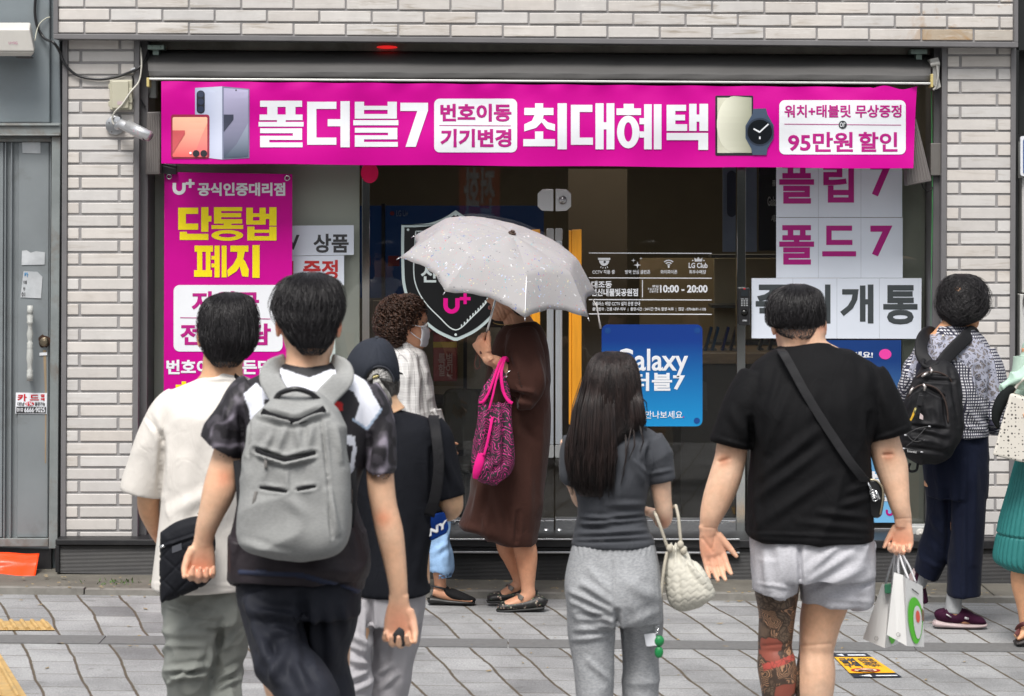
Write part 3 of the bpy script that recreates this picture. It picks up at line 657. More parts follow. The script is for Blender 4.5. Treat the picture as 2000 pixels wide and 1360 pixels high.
# ------------------------------------------------------------------ standing magenta banner in the left window
YV = .12
vb = thing('vertical_banner', 'tall magenta banner with yellow and white lettering in the left window', 'banner', W(443,700,YV))
bm = BM(); nx, ny = 14, 50; gr = []
def vb_surf(px, py): return .004*math.sin(px*.02+py*.006)+.003*math.sin(py*.017)
for j in range(ny+1):
    gr.append([bm.verts.new(W(321-2*j/ny+(250)*i/nx, 336+.018*250*i/nx+(714)*j/ny, YV+vb_surf(321+250*i/nx, 336+714*j/ny))) for i in range(nx+1)])
for a, b in zip(gr, gr[1:]):
    for i in range(nx): bm.faces.new([a[i],a[i+1],b[i+1],b[i]])
obj('sheet', bm, M['magenta'], vb, True)
V = vb_surf; VT = YV-.0024
def uplus(name, x0, y0, x1, y1, m, parent, Y, surf=None, t=.2):
    """the U and plus mark"""
    w_ = (x1-x0)*.60; h0 = y0+(y1-y0)*.24; k = w_*.27; r = w_/2; out = []
    cyc = y1-r
    out = [(x0,h0)]+[(x0+r+r*math.cos(a), cyc+r*math.sin(a)) for a in np.linspace(math.pi,0,14)]+[(x0+w_,h0),(x0+w_-k,h0)]+[(x0+r+(r-k)*math.cos(a), cyc+(r-k)*math.sin(a)) for a in np.linspace(0,math.pi,14)]+[(x0+k,h0)]
    flat(name, out, m, parent, Y, surf)
    pw = (x1-x0)*.40; cx = x1-pw/2; cy = y0+pw/2; q = pw*.15; p = pw/2
    for nm_, r_ in ((name,(cx-q,cy-p,cx+q,cy+p)),(name,(cx-p,cy-q,cx-q,cy+q)),(name,(cx+q,cy-q,cx+p,cy+q))): flat(nm_, [(r_[0],r_[1]),(r_[2],r_[1]),(r_[2],r_[3]),(r_[0],r_[3])], m, parent, Y, surf)
uplus('mark', 337,350,380,381, wv, vb, VT, V)
join_text('lettering', [('공식인증대리점', (386,357,557,383))], wv, vb, VT, .038, V)
L_ = [(348,406,363,449),(363,406,387,418),(363,437,387,449),(393,405,407,453),(407,422,413,433),(351,453,365,469),(365,457,407,469)]
L_ += [(418,405,432,437),(432,405,473,412.5),(432,416.5,471,424.5),(432,428.5,473,437),(437,437,452,440),(413,440,475,447.5)]+ring(444,460,31,10.5,17,4)
L_ += [(481,406,494,439),(507,406,519,439),(494,417,507,424),(494,431,507,439),(526,405,540,441),(519,418,526,428),(483,443,497,470),(526,443,540,470),(497,449,526,455),(497,461.5,526,470)]
L_ += [(380,480,416,492),(385,492,395,528),(402,492,411,528),(379,528,414,541),(419,480,429,542),(433,480,442.5,542),(413,500,419,507.5),(413,515,419,522.5)]
L_ += [(450,480,485,492),[(464,492),(478,492),(474,512),(462,530),(445,541),(444,528),(456,516),(463,503)],[(472,503),(479,511),(486,527),(485,541),(473,540),(468,520)],(493,479,507,543)]
blocks('lettering', L_, M['yellow_ink'], vb, VT, V)
join_text('lettering', [('최대지원', (340,745,545,800), .035)], M['yellow_ink'], vb, VT, .035, V)
flat('text_panel', rrect(339,557,552,687,12), wv, vb, VT, V)
join_text('lettering', [('지원금', (374,569,506,612)), ('전부상담', (352,632,529,675))], M['magenta_ink'], vb, VT-.0014, .035, V)
flat('rule', [(352,620),(528,622.5),(528,624),(352,621.5)], M['magenta_ink'], vb, VT-.0014, V)
join_text('lettering', [('번호이동모든단말', (325,703,562,732))], wv, vb, VT, .038, V)
for x, y in ((330,345),(561,348)):
    bm = BM()
    pts = [W(x+4.6*math.cos(a), y+4.6*math.sin(a), YV-.006) for a in np.linspace(0,2*math.pi,25)]
    tube(bm, pts, [.0042]*25, 8, False); gr_ = obj('grommet', bm, M['chrome'], vb, True)
    bm = BM(); tube(bm, [W(x,y+1,YV+.003), W(x+3,y-6,YV-.012), W(x+5,y-4,YV+.1)], [.002]*3, 6); obj('hook', bm, M['steel'], gr_)

# ------------------------------------------------------------------ paper notices on the glass
YP = YG-.0045                # stuck to the glass
def paper(lab, outline, texts, ink, bold=.03, Y=YP, m=None, seams=()):
    o = thing('paper_sign', lab, 'sign', W(*outline[0], Y))
    bm = BM(); prism(bm, outline, Y, Y+.001); obj('sheet', bm, m or M['paper'], o)
    for x, ya, yb in seams:
        bm = BM(); prism(bm, [(x,ya),(x+1.1,ya),(x+1.1,yb),(x,yb)], Y-.0009, Y-.0003); obj('seam', bm, pm('paper_seam', (.55,.59,.66), .5), o)
    join_text('lettering', texts, ink, o, Y-.0016, bold); return o
paper('wide white paper sign with magenta letters, upper of the pair in the right window', [(1516,326),(1762,326),(1762,424.5),(1516,424.5)],
      [('플', (1522,318,1590,398)), ('립', (1608,318,1668,396)), ('7', (1700,318,1743,384))], M['magenta_ink'], .028, seams=((1598,326,424),(1681,326,424)))
paper('wide white paper sign with magenta letters, just above the black lettered sheet', [(1516,425.5),(1763,425.5),(1763,543),(1516,543)],
      [('폴', (1522,440,1590,517)), ('드', (1606,441,1672,501)), ('7', (1700,441,1743,501))], M['magenta_ink'], .028, seams=((1598,426,543),(1681,426,543)))
paper('broad white paper sign with black letters beside the door keypad', [(1468,543.6),(1800,543.6),(1799,662),(1468,661)],
      [('즉', (1476,556,1548,632)), ('시', (1562,556,1622,632)), ('개', (1641,556,1706,632)), ('통', (1725,557,1792,634))], pm('grey_black_ink', (.05,.06,.065), .5), .032, Y=YP-.0025, seams=((1548,544,661),(1634,544,661),(1717,544,661)))
paper('small white paper sign with black letters beside the tall magenta banner', [(560,441),(691,440),(691,498),(560,500)],
      [('V', (560,459,585,488)), ('상품', (612,457,681,494))], pm('soft_black_ink', (.05,.05,.055), .5), .03)
paper('small white paper sign with red letters below the black lettered one', [(560,500.8),(672,499.2),(672,557.5),(560,558)],
      [('I', (568,510,573,544)), ('증정', (592,508,660,546))], M['red_ink'], .03)
bm = BM(); prism(bm, [(560,664),(655,664),(655,720),(560,720)], YP, YP+.001); tag(obj('paper_sheet', bm, pm('pale_green_paper', (.52,.60,.58), .6)), 'blank pale green paper behind the heads in the left window', 'paper')

# blue posters
blue_g = grad('poster_blue', (.005,.27,.60), (.0,.035,.24), 2, W(0,825,.25).z, W(0,655,.25).z)
YQ = YG-.004
gp = thing('poster', 'blue rounded poster with white English and Korean lettering on the right door', 'poster', W(1273,733,YQ))
bm = BM(); prism(bm, rrect(1175,634,1372,833,12), YQ, YQ+.0012); obj('sheet', bm, blue_g, gp)
join_text('lettering', [('Galaxy', (1203,681,1344,738), .018), ('폴더블7', (1190,728,1338,764), .03), ('매장에서 만나보세요', (1195,803,1333,818), .012)], wv, gp, YQ-.0016, .03)
bm = BM(); prism(bm, [(1334,813.5),(1336,813.5),(1336,816),(1334,816)], YQ-.0016, YQ-.001); obj('dot', bm, M['magenta_ink'], gp)
bm = BM()
for x, y in ((1362,646),(1361,822),(1187,646)): prism(bm, circ(x,y,6,18), YQ-.0016, YQ-.001)
obj('suction_pad', bm, pm('pad_blue', (.005,.06,.26), .4), gp)
gp = thing('poster', 'tall blue poster with a pink balloon in the right window', 'poster', W(1610,850,YQ))
bm = BM(); prism(bm, [(1592,664.5),(1760,664.5),(1760,1021),(1592,1021)], YQ, YQ+.0012); obj('sheet', bm, grad('poster_sky', (.18,.47,.76), (.004,.04,.19), 2, W(0,990,.25).z, W(0,690,.25).z), gp)
bm = BM(); prism(bm, circ(1729,692,12,28,10), YQ-.0016, YQ-.001); obj('balloon', bm, pm('balloon_pink', srgb(240,70,170), .35), gp)
join_text('lettering', [('만나보세요!', (1618,687,1705,700), .03), ('Galaxy', (1604,714,1714,742), .03), ('Flip7', (1640,766,1748,800), .04), ('폴더블', (1606,920,1740,980), .03)], wv, gp, YQ-.0016, .03)
uplus('mark', 1730,992,1756,1008, M['magenta_ink'], gp, YQ-.0016)

# ------------------------------------------------------------------ shield decal and opening hours on the doors
YS = YG-.003
sd = thing('shield_decal', 'black shield decal with a pale outline and pink mark on the left door', 'decal', W(890,540,YS))
def shield(cx, s, o=0):
    half = [(0,411),(22,425),(52,436),(101,440),(106,446),(106,520),(103,560),(92,592),(70,622),(40,648),(8,664),(0,666)]
    q = spline(half, 60)
    R_ = [(cx+x*s, 540+(y-540)*s+o) for x, y in q]; L_ = [(cx-x*s, 540+(y-540)*s+o) for x, y in q[::-1]]
    return R_+L_[1:-1]
cx = 890
flat('backing', shield(cx,1.0), pm('decal_silver', (.50,.60,.60), .45, var=.05), sd, YS)
flat('face', shield(cx,.945), pm('decal_black', (.008,.009,.010), .35), sd, YS-.0015)
line = pm('decal_line', (.62,.70,.70), .45)
sp = spline([(cx-78,452),(cx-82,520),(cx-78,556),(cx-62,588),(cx-34,618),(cx,645),(cx+34,618),(cx+62,588),(cx+78,556),(cx+82,520),(cx+80,452)], 60)
bm = BM(); tube(bm, [W(x,y,YS-.0028) for x,y in sp], [.0034]*61, 6, True, .25); tube(bm, [W(cx-78,452,YS-.0028),W(cx-64,452,YS-.0028)], [.0034]*2, 6, True, .25); obj('outline', bm, line, sd, True)
bm = BM()
for i in range(14):
    x, y = sp[32+i]; prism(bm, [(x-1.4,y-6),(x+1,y-6.5),(x+1,y),(x-1.4,y)], YS-.0032, YS-.0026)
for x, y in ((cx,420),(cx-93,449),(cx+93,449),(cx,654)): prism(bm, circ(x,y,2.6,12), YS-.0032, YS-.0026)
for i in range(4): prism(bm, [(cx-74+i*5,455),(cx-72+i*5,455),(cx-66+i*5,463),(cx-68+i*5,463)], YS-.0032, YS-.0026)
obj('tick_marks', bm, line, sd)
join_text('lettering', [('안', (cx-66,468,cx-34,500)), ('신', (822,519,852,552))], line, sd, YS-.0032, .03)
uplus('mark', 866,573,919,613, pm('hot_pink', srgb(225,0,140), .4), sd, YS-.0032)
hd = thing('hours_decal', 'white printed opening hours and icons on the right door glass', 'decal', W(1270,550,YS))
bm = BM()
for y in (493.5,542,584.5,612.5): prism(bm, [(1150,y),(1390,y+.8),(1390,y+2.6),(1150,y+1.8)], YS, YS+.0008)
prism(bm, [(1254,547),(1255.6,547),(1255.6,581),(1254,581)], YS, YS+.0008)
obj('rules', bm, wv, hd)
bm = BM()
prism(bm, [(1168,504),(1192,504),(1192,508),(1168,508)], YS, YS+.0008); prism(bm, [(1170,509)]+[(1180+10*math.cos(a), 509+10.5*math.sin(a)) for a in np.linspace(math.pi,0,14)], YS, YS+.0008)
for a in (1.1,1.4,1.75,2.05): x, y = 1180+13*math.cos(a), 509+13*math.sin(a); prism(bm, [(x-.6,y),(x+.6,y),(x+.9+2*math.cos(a),y+3),(x-.4+2*math.cos(a),y+3)], YS, YS+.0008)
def star4(x, y, r): prism(bm, [(x+(r if i%2==0 else r*.28)*math.cos(i*math.pi/4), y+(r if i%2==0 else r*.28)*math.sin(i*math.pi/4)) for i in range(8)], YS, YS+.0008)
star4(1245,518,7); star4(1237,509,4); star4(1252,505,3)
for r in (4.5,9,13.5):
    A = np.linspace(-2.35,-.79,12); prism(bm, [(1306+r*math.cos(a),521+r*math.sin(a)) for a in A]+[(1306+(r-2.2)*math.cos(a),521+(r-2.2)*math.sin(a)) for a in A[::-1]], YS, YS+.0008)
prism(bm, circ(1306,521.5,2,12), YS, YS+.0008)
prism(bm, [(1357,511),(1356,503.5),(1361,507),(1364,502),(1367,507),(1372,503.5),(1371,511)], YS, YS+.0008)
for x in (1353,1375): prism(bm, circ(x,509,1.3,8), YS, YS+.0008)
obj('icons', bm, wv, hd)
bm = BM(); prism(bm, circ(1181,512,2.4,12), YS-.001, YS-.0002); obj('icon_eye', bm, M['black_ink'], hd)
join_text('lettering', [('CCTV 작동 중', (1157,527.5,1201,535.5), .02), ('방역 안심 클린존', (1221,527.5,1270,535.5), .02), ('와이파이존', (1290,527.5,1323,535.5), .02), ('LG Club', (1345,513.5,1382,524), .03), ('최우수매장', (1346,527.5,1379,535.5), .02),
    ('대조동', (1155,549,1195,563), .03), ('연신내물빛공원점', (1155,564,1246,579), .03), ('매일', (1274,557,1286,562), .02), ('주말/공휴일', (1265,562.5,1286,567), .01), ('연중무휴', (1268,567.5,1286,572), .01), ('10:00 - 20:00', (1289,557,1382,572), .035),
    ('유플러스 매장 CCTV 설치 운영 안내', (1157,589.5,1250,597.5), .02), ('촬영범위 : 건물 내부·외부  |  촬영시간 : 24시간 연속 촬영·녹화  |  점장 : 070-8691-1105', (1157,600.5,1379,608.5), .012)], wv, hd, YS, .02)
# round magenta sticker half hidden behind the banner
bm = BM(); prism(bm, circ(722,338,17,30,20), YS-.0165, YS-.0155); tag(obj('round_sticker', bm, pm('round_pink', srgb(235,0,90), .4)), 'round pink sticker half hidden by the long banner', 'sticker')

# ------------------------------------------------------------------ fittings on the wall
cc = thing('security_camera', 'silver bullet security camera under the cream junction box', 'camera', W(230,245,-.02))
bm = BM(); cyl(bm, W(225,245,-.012), (0,1,0), .050, .012, 36); obj('base_plate', bm, M['steel'], cc, True, bevel=.003)
bm = BM()
for x, y in ((213,240),(218,258),(236,231),(222,232)): cyl(bm, W(x,y,-.0195), (0,1,0), .004, .003, 10)
obj('screw', bm, M['dark_steel'], cc)
bm = BM(); ball(bm, W(231,246,-.035), .024, 12); tube(bm, [W(229,246,-.02),W(233,245,-.06)], [.018,.016], 14); obj('ball_joint', bm, M['steel'], cc, True)
a, b = W(236,242,-.075), W(284,266,-.15)
bm = BM(); tube(bm, [a.lerp(b,-.05),a,a.lerp(b,.1),b], [.020,.024,.0265,.0265], 24); body_ = obj('camera_body', bm, pm('silver_paint', (.55,.56,.58), .32, .6, var=.08), cc, True)
bm = BM(); dirv = (b-a).normalized(); tube(bm, [a.lerp(b,.25)+Vector((.004,-.003,.008)), b+dirv*.025+Vector((.004,-.003,.008))], [.0275,.0275], 24); obj('sun_hood', bm, pm('silver_hood', (.62,.63,.65), .3, .6), body_, True)
bm = BM(); cyl(bm, b+dirv*.002, dirv, .0225, .008, 24); obj('lens', bm, M['black_plastic'], body_, True)
bm = BM(); c_ = a.lerp(b,.72)+Vector((-.002,-.024,-.0135)); 
for q in range(2): p = a.lerp(b,.62+q*.17); v = [bm.verts.new(p+Vector(t)) for t in ((-.010,-.0285,-.003),(.010,-.0285,-.012),(.010,-.0285,.003),(-.010,-.0285,.012))]; bm.faces.new(v)
obj('label_print', bm, pm('pinkish_label', (.5,.33,.38), .5), body_)
jb = thing('junction_box', 'cream plastic junction box on the left brick pillar', 'junction box', W(236,186,-.03))
bm = BM(); prism(bm, rrect(214,156,258,215,3), -.035, .004); obj('box', bm, M['cream_plastic'], jb, bevel=.004)
bm = BM(); prism(bm, rrect(218,158,251,212,3), -.05, -.0355); obj('lid', bm, M['cream_plastic'], jb, bevel=.005)
bm = BM(); 
for y in (172,192): prism(bm, rrect(251.5,y,258.5,y+9,1.2), -.042, -.0355)
prism(bm, rrect(211.5,164,214.5,174,1), -.03, -.01); prism(bm, rrect(211.5,198,214.5,208,1), -.03, -.01); obj('latch', bm, M['cream_plastic'], jb, bevel=.002)
bm = BM(); prism(bm, rrect(229,198,239,205,1), -.0512, -.0506); obj('label_print', bm, pm('pale_pink_print', (.5,.40,.42), .5), jb)
def cable(name, pts, r, m, lab, n=40):
    s = spline(pts, n); bm = BM(); tube(bm, [W(p[0],p[1],p[2]) for p in s], [r]*(n+1), 8); tag(obj(name, bm, m, None, True), lab, 'cable')
cable('cable', [(72,-30,.03),(68,20,.03),(73,52,.03),(87,75,.02),(104,83,-.10),(116,100,-.035),(126,124,-.03),(150,147,-.016),(190,155,-.016),(225,151,-.016),(250,143,-.016),(268,135,-.03),(284,118,.0),(290,100,.05)], .0075, M['black_plastic'], 'thick black cable sagging across the left brick pillar', 70)
cable('cable', [(274,92,.02),(276,110,-.03),(276,135,-.035),(271,160,-.035),(255,180,-.055),(238,205,-.058),(225,218,-.05),(219,232,-.03),(222,244,-.025)], .0045, pm('white_cable', (.62,.6,.54), .5), 'thin white cable running past the junction box to the camera')
cable('cable', [(68,80,-.01),(72,60,.02),(78,46,.03),(90,36,.04),(98,34,.05)], .003, pm('ivory_cable', (.55,.55,.45), .5), 'thin ivory cable curling out above the white antenna box')
cable('cable', [(258,148,-.012),(264,170,.0),(272,190,.03),(284,210,.04)], .004, M['black_plastic'], 'short dark cable dropping beside the junction box')
bm = BM(); prism(bm, [(254,136),(263,132),(267,139),(258,144)], -.028, -.013); tag(obj('cable_clip', bm, M['steel'], bevel=.003), 'metal clip holding the black cable on the pillar edge', 'clip')
an = thing('antenna_box', 'white plastic antenna box at the top left edge', 'antenna', W(34,80,-.1))
bm = BM()
f = [W(-40,57,-.16),W(58,56,-.16),W(68,103,-.13),(W(66,110,-.10)),W(-40,110,-.10)]
hexa(bm, [W(-40,101,-.15),W(67,101,-.15),W(58,57,-.17),W(-40,57,-.17),W(-40,101,.0),W(69,97,.0),W(60,44,.0),W(-40,44,.0)])
obj('case', bm, M['white_plastic'], an, bevel=.008, seg=3)
bm = BM(); hexa(bm, [W(-40,110,-.12),W(61,110,-.12),W(67,101.5,-.15),W(-40,101.5,-.15),W(-40,110,.0),W(64,107,.0),W(69,97.5,.0),W(-40,97.5,.0)]); obj('lower_cover', bm, M['white_plastic'], an, bevel=.006)
bm = BM(); prism(bm, [(30,110.5),(60,110.5),(58,113),(32,113)], -.08, .0); obj('bracket', bm, M['dark_steel'], an)
def an_rect(fx, fy): return W(17+17*fx, 87-5*fy, -.1595)
text_obj('lettering', 'U+5G', lambda fx, fy: W(17+17*fx, 86.5-5*fy, -.1605), 0, pm('faded_pink', (.45,.12,.25), .6), an, .0)
def speaker(lab, pts, YA, YB_):
    o = thing('column_speaker', lab, 'speaker', W(*pts[0], YA))
    bm = BM(); prism(bm, pts, YA, YB_); obj('case', bm, pm('taupe_plastic', (.15,.135,.13), .5, var=.1), o, bevel=.005)
    bm = BM(); (ax, ay), (bx, by), (cx_, cy_), (dx, dy) = pts
    for i in range(1, 8):
        f = i/8
        p = (ax+(bx-ax)*f, ay+(by-ay)*f); q = (dx+(cx_-dx)*f, dy+(cy_-dy)*f)
        p, q = (p[0]+(q[0]-p[0])*.04, p[1]+(q[1]-p[1])*.04), (p[0]+(q[0]-p[0])*.96, p[1]+(q[1]-p[1])*.96)
        tube(bm, [W(*p, YA-.001), W(*q, YA-.001)], [.0022]*2, 6)
    obj('grille', bm, pm('taupe_grille', (.21,.195,.185), .55), o); return o
speaker('upright taupe column speaker left of the long banner', [(287,219),(314,218),(312,341),(284,341)], .02, .09)
bm = BM(); prism(bm, [(284,332),(313,340),(344,341),(344,330),(313,322)], .09, .14); prism(bm, [(313,320),(345,322),(345,341),(313,340)], .13, .16); tag(obj('speaker_bracket', bm, M['black_plastic'], bevel=.003), 'black bracket under the upright speaker', 'bracket')
speaker('tilted taupe column speaker right of the long banner', [(1766,238),(1790,233),(1820,354),(1772,363)], -.06, .04)
bm = BM(); prism(bm, rrect(1818,280,1838,343,2), .02, .06); tag(obj('wall_bracket', bm, pm('taupe_steel', (.17,.16,.15), .5, .2), bevel=.003), 'flat taupe bracket plate on the right recess frame', 'bracket')
cable('cable', [(1800,357,-.0),(1804,368,-.01),(1812,374,.02),(1822,366,.04)], .003, M['black_plastic'], 'short loop of wire under the tilted speaker', 16)
cable('cable', [(1819,178,.05),(1820,240,.05),(1820,300,.05),(1821,390,.05),(1819,600,.1),(1818,1000,.1)], .0025, pm('green_wire', (.08,.35,.12), .4), 'thin green wire down the right window edge', 30)
# door keypad
kp = thing('door_keypad', 'black electronic door keypad on the right mirrored post', 'keypad', W(1453,600,.2))
bm = BM(); prism(bm, rrect(1442,562,1465,636,4), YG-.055, YG-.016); obj('case', bm, M['black_plastic'], kp, bevel=.005)
bm = BM(); prism(bm, rrect(1447,567,1461,579,1.5), YG-.0572, YG-.0556); obj('screen', bm, pm('keypad_screen', (.03,.035,.04), .1), kp)
bm = BM(); prism(bm, rrect(1452,563,1456,565.5,.8), YG-.0572, YG-.0556); obj('indicator', bm, pm('keypad_red', (.6,.03,.04), .3), kp)
bm = BM()
for r in range(4):
    for c in range(3): prism(bm, rrect(1447.4+c*5,586+r*3.4,1450.6+c*5,587.7+r*3.4,.5), YG-.0572, YG-.0556)
prism(bm, rrect(1447,583.5,1453,584.7,.4), YG-.0572, YG-.0556); prism(bm, rrect(1455,583.5,1461,584.7,.4), YG-.0572, YG-.0556)
obj('key', bm, pm('keypad_grey', (.42,.44,.46), .4), kp)
bm = BM(); cyl(bm, W(1454,611,YG-.056), (0,1,0), .018, .004, 24); obj('reader', bm, pm('reader_black', (.004,.004,.004), .15), kp, True)
text_obj('lettering', 'CARD', (1450,625,1459,628), YG-.0572, M['white_vinyl'], kp, .02)
# floor roller / lock fitting under the windows
for nm, x, y, lab in (('closer_fitting',298,1040,'grey metal shutter motor at the foot of the left window'),('closer_fitting',1795,1042,'pale round metal fitting at the foot of the right window')):
    o = thing(nm, lab, 'fitting', W(x,y,.1))
    bm = BM(); prism(bm, [(x-18,y-14),(x+26,y-14),(x+26,y+12),(x-18,y+12)], .10, .2); obj('case', bm, pm('grey_cast', (.30,.31,.32), .5, .3, dirt=((.1,.1,.1),.4)) if x < 500 else pm('pale_cast', (.48,.49,.48), .5, .2), o, bevel=.006)
    bm = BM(); cyl(bm, W(x+3,y,.09), (0,1,0), .024, .02, 28); cyl(bm, W(x+3,y,.076), (0,1,0), .006, .01, 10); obj('cap', bm, M['steel'] if x < 500 else M['white_plastic'], o, True, bevel=.002)
    if x < 500:
        bm = BM()
        for q in range(5): prism(bm, [(x-16,y-12+q*5),(x-7,y-12+q*5),(x-7,y-9.5+q*5),(x-16,y-9.5+q*5)], .092, .0995)
        cyl(bm, W(x-24,y+1,.12), (1,0,0), .018, .03, 16); obj('fin', bm, M['dark_steel'], o)
# orange tarpaulin
bm = BM(); gr = []
for j in range(13):
    row = []
    for i in range(31):
        fx, fy = i/30, j/12
        px = -70+(147-8*fy)*fx; py = 1081+(48+3*math.sin(fx*5))*fy+1.5*math.sin(fx*9)
        row.append(bm.verts.new(W(px, py, -.0-.16*fy-.03*math.sin(fx*7+fy*2)*fy-.02*math.exp(-((fy-.35)/.12)**2))))
    gr.append(row)
for a, b in zip(gr, gr[1:]):
    for i in range(30): bm.faces.new([a[i],a[i+1],b[i+1],b[i]])
o = obj('tarpaulin', bm, pm('orange_tarp', srgb(250,70,15), .35, var=.1, scale=5, bump=.3, bscale=25, bdist=.01), None, True); o.modifiers.new('s','SOLIDIFY').thickness = .003
tag(o, 'bright orange tarpaulin scrap hanging under the grey steel door', 'tarpaulin')
bm = BM(); quad(bm, [(-60,1069),(100,1073),(100,1125),(-60,1120)], .05, .3); obj('door_foot', bm, M['black_metal'], nb)
# floor sticker
fsn = thing('floor_sticker', 'yellow and black no smoking sticker on the paving', 'sticker', G(1690,1300))
fq = [(1622,1276),(1692,1276),(1762,1322.5),(1668,1323.5)]
def fpt(u, v, z=.005):                   # u across, v down
    a = Vector(fq[0]).lerp(Vector(fq[1]), u); b = Vector(fq[3]).lerp(Vector(fq[2]), u)
    q = a.lerp(b, v); return G(q.x, q.y, z)
def fpoly(name, uv, m, z):
    bm = BM(); bm.faces.new([bm.verts.new(fpt(u,v,z)) for u,v in uv]); obj(name, bm, m, fsn)
fpoly('border', [(0,0),(1,0),(1,1),(0,1)], pm('sticker_navy', (.012,.014,.025), .5), .004)
fpoly('face', [(.0,.16),(1,.16),(1,.82),(.0,.82)], pm('sticker_yellow', srgb(245,178,10), .5, var=.06), .0065)
fpoly('mark', [(.42,.05),(.9,.05),(.9,.10),(.42,.10)], wv, .0065); fpoly('mark', [(.1,.07),(.3,.03),(.3,.12)], wv, .0065)
fpoly('mark', [(.5,.91),(.95,.91),(.95,.95),(.5,.95)], wv, .0065); fpoly('mark', [(.15,.93),(.4,.88),(.4,.97)], wv, .0065)
A = np.linspace(0,2*math.pi,28)[:-1]
fpoly('prohibition_ring', [(.42+.33*math.cos(a), .70+.085*math.sin(a)) for a in A], pm('ring_red', srgb(170,30,25), .5), .0085)
fpoly('prohibition_ring', [(.42+.25*math.cos(a), .70+.06*math.sin(a)) for a in A], pm('ring_cream', srgb(235,215,170), .5), .0105)
fpoly('cigarette', [(.25,.69),(.6,.67),(.6,.71),(.25,.73)], M['black_ink'], .0125); fpoly('slash', [(.2,.655),(.26,.645),(.64,.745),(.58,.755)], pm('ring_red2', srgb(170,30,25), .5), .0145)
text_obj('lettering', '금연\n구역', lambda fx, fy: fpt(.06+.40*fx, .20+.38*(1-fy), .0085), 0, M['black_ink'], fsn, .05)
text_obj('lettering', '이곳은 금연\n구역입니다', lambda fx, fy: fpt(.55+.38*fx, .20+.36*(1-fy), .0085), 0, M['black_ink'], fsn, .03)

# ------------------------------------------------------------------ things inside the shop
pn = thing('wall_display', 'deep blue lit display board behind the left door glass', 'display', W(860,480,1.6))
bm = BM(); prism(bm, [(640,402),(1062,402),(1062,582),(640,582)], 1.6, 1.66); obj('screen', bm, (lambda k: (k.p(Base__Color=(.004,.02,.065), Roughness=.3), k.set(k.b.inputs['Emission Color'], (.004,.05,.20)), setattr(k.b.inputs['Emission Strength'], 'default_value', .05), k.m)[-1])(N('display_blue')), pn)
bm = BM(); prism(bm, [(745,398),(752,398),(752,600),(745,600)], 1.55, 1.59); obj('mullion', bm, M['black_plastic'], pn)
bm = BM(); prism(bm, [(758,500),(780,500),(780,520),(758,520)], 1.59, 1.595); obj('badge', bm, pm('badge_dark_red', (.25,.02,.03), .5), pn)
bm = BM(); prism(bm, circ(766,417,4.5,14), 1.59, 1.595); obj('dot', bm, pm('dot_red', (.35,.03,.03), .5), pn)
text_obj('lettering', 'LG U+', (774,411,797,423), 1.59, pm('dim_white', (.3,.32,.36), .5), pn, .02)
pb = thing('product_box', 'red product box with a yellow band inside the shop', 'box', W(868,700,1.2))
bm = BM(); prism(bm, [(846,650),(892,650),(892,745),(846,745)], 1.2, 1.45); obj('carton', bm, pm('carton_red', (.30,.05,.05), .5, var=.2), pb, bevel=.004)
bm = BM(); prism(bm, [(846,668),(892,668),(892,679),(846,679)], 1.193, 1.199); obj('band', bm, pm('carton_yellow', (.5,.33,.03), .5), pb)
text_obj('lettering', '특별\n할인', (856,690,884,735), 1.193, pm('carton_pale', (.5,.3,.28), .5), pb, .02)
bm = BM(); prism(bm, [(838,636),(902,636),(902,649),(838,649)], 1.18, 1.5); tag(obj('shelf_board', bm, pm('shelf_maroon', (.10,.012,.025), .5)), 'dark maroon shelf board above the red box', 'shelf')
def counter(lab, x0, x1, yt, yb, Y, D, col, top):
    o = thing('counter', lab, 'counter', W((x0+x1)/2, 1050, Y))
    bm = BM(); prism(bm, [(x0,yt+22),(x1,yt+22),(x1,1046),(x0,1046)], Y+.03, Y+D); obj('cabinet', bm, pm('cabinet_dark', col, .5, var=.25), o)
    bm = BM(); prism(bm, [(x0-4,yt),(x1+4,yt),(x1+4,yt+21),(x0-4,yt+21)], Y, Y+D); obj('counter_top', bm, pm('counter_wood', top, .4, var=.25, stretch=(2,10,10)), o, bevel=.004); return o
counter('wooden display counter with phones behind the right door', 1330,1660,690,720,1.0,.7,(.035,.028,.022),(.22,.14,.075))
counter('dark service counter behind the left door', 830,1010,770,800,1.7,.6,(.10,.09,.07),(.05,.045,.04))
for i, (x, c) in enumerate(((1375,(.02,.05,.10)),(1388,(.03,.08,.16)),(1408,(.01,.02,.12)),(1424,(.02,.02,.04)),(1480,(.02,.02,.02)),(1500,(.02,.02,.02)),(1335,(.03,.03,.05)),(1350,(.02,.02,.03)))):
    o = thing('display_phone', ['phone','phone'][0] and ['teal display phone leaning at the far left of the counter','light blue display phone beside the teal one','dark blue display phone between the light blue and black ones','black display phone nearest the keypad post','black display phone right of the keypad post','black display phone leaning behind the man in black','dim grey display phone behind the blue poster edge','small black display phone behind the blue poster edge'][i], 'phone', W(x,690,1.2))
    bm = BM(); prism(bm, [(x,686),(x+5,687),(x+18,640),(x+13,638)], 1.2+i*.01, 1.26+i*.01); obj('case', bm, pm('phone_case', c, .25), o, bevel=.002)
    bm = BM(); prism(bm, [(x-3,691),(x+14,691),(x+11,680),(x+1,680)], 1.22+i*.01, 1.30+i*.01); obj('stand', bm, M['grey_plastic'], o)
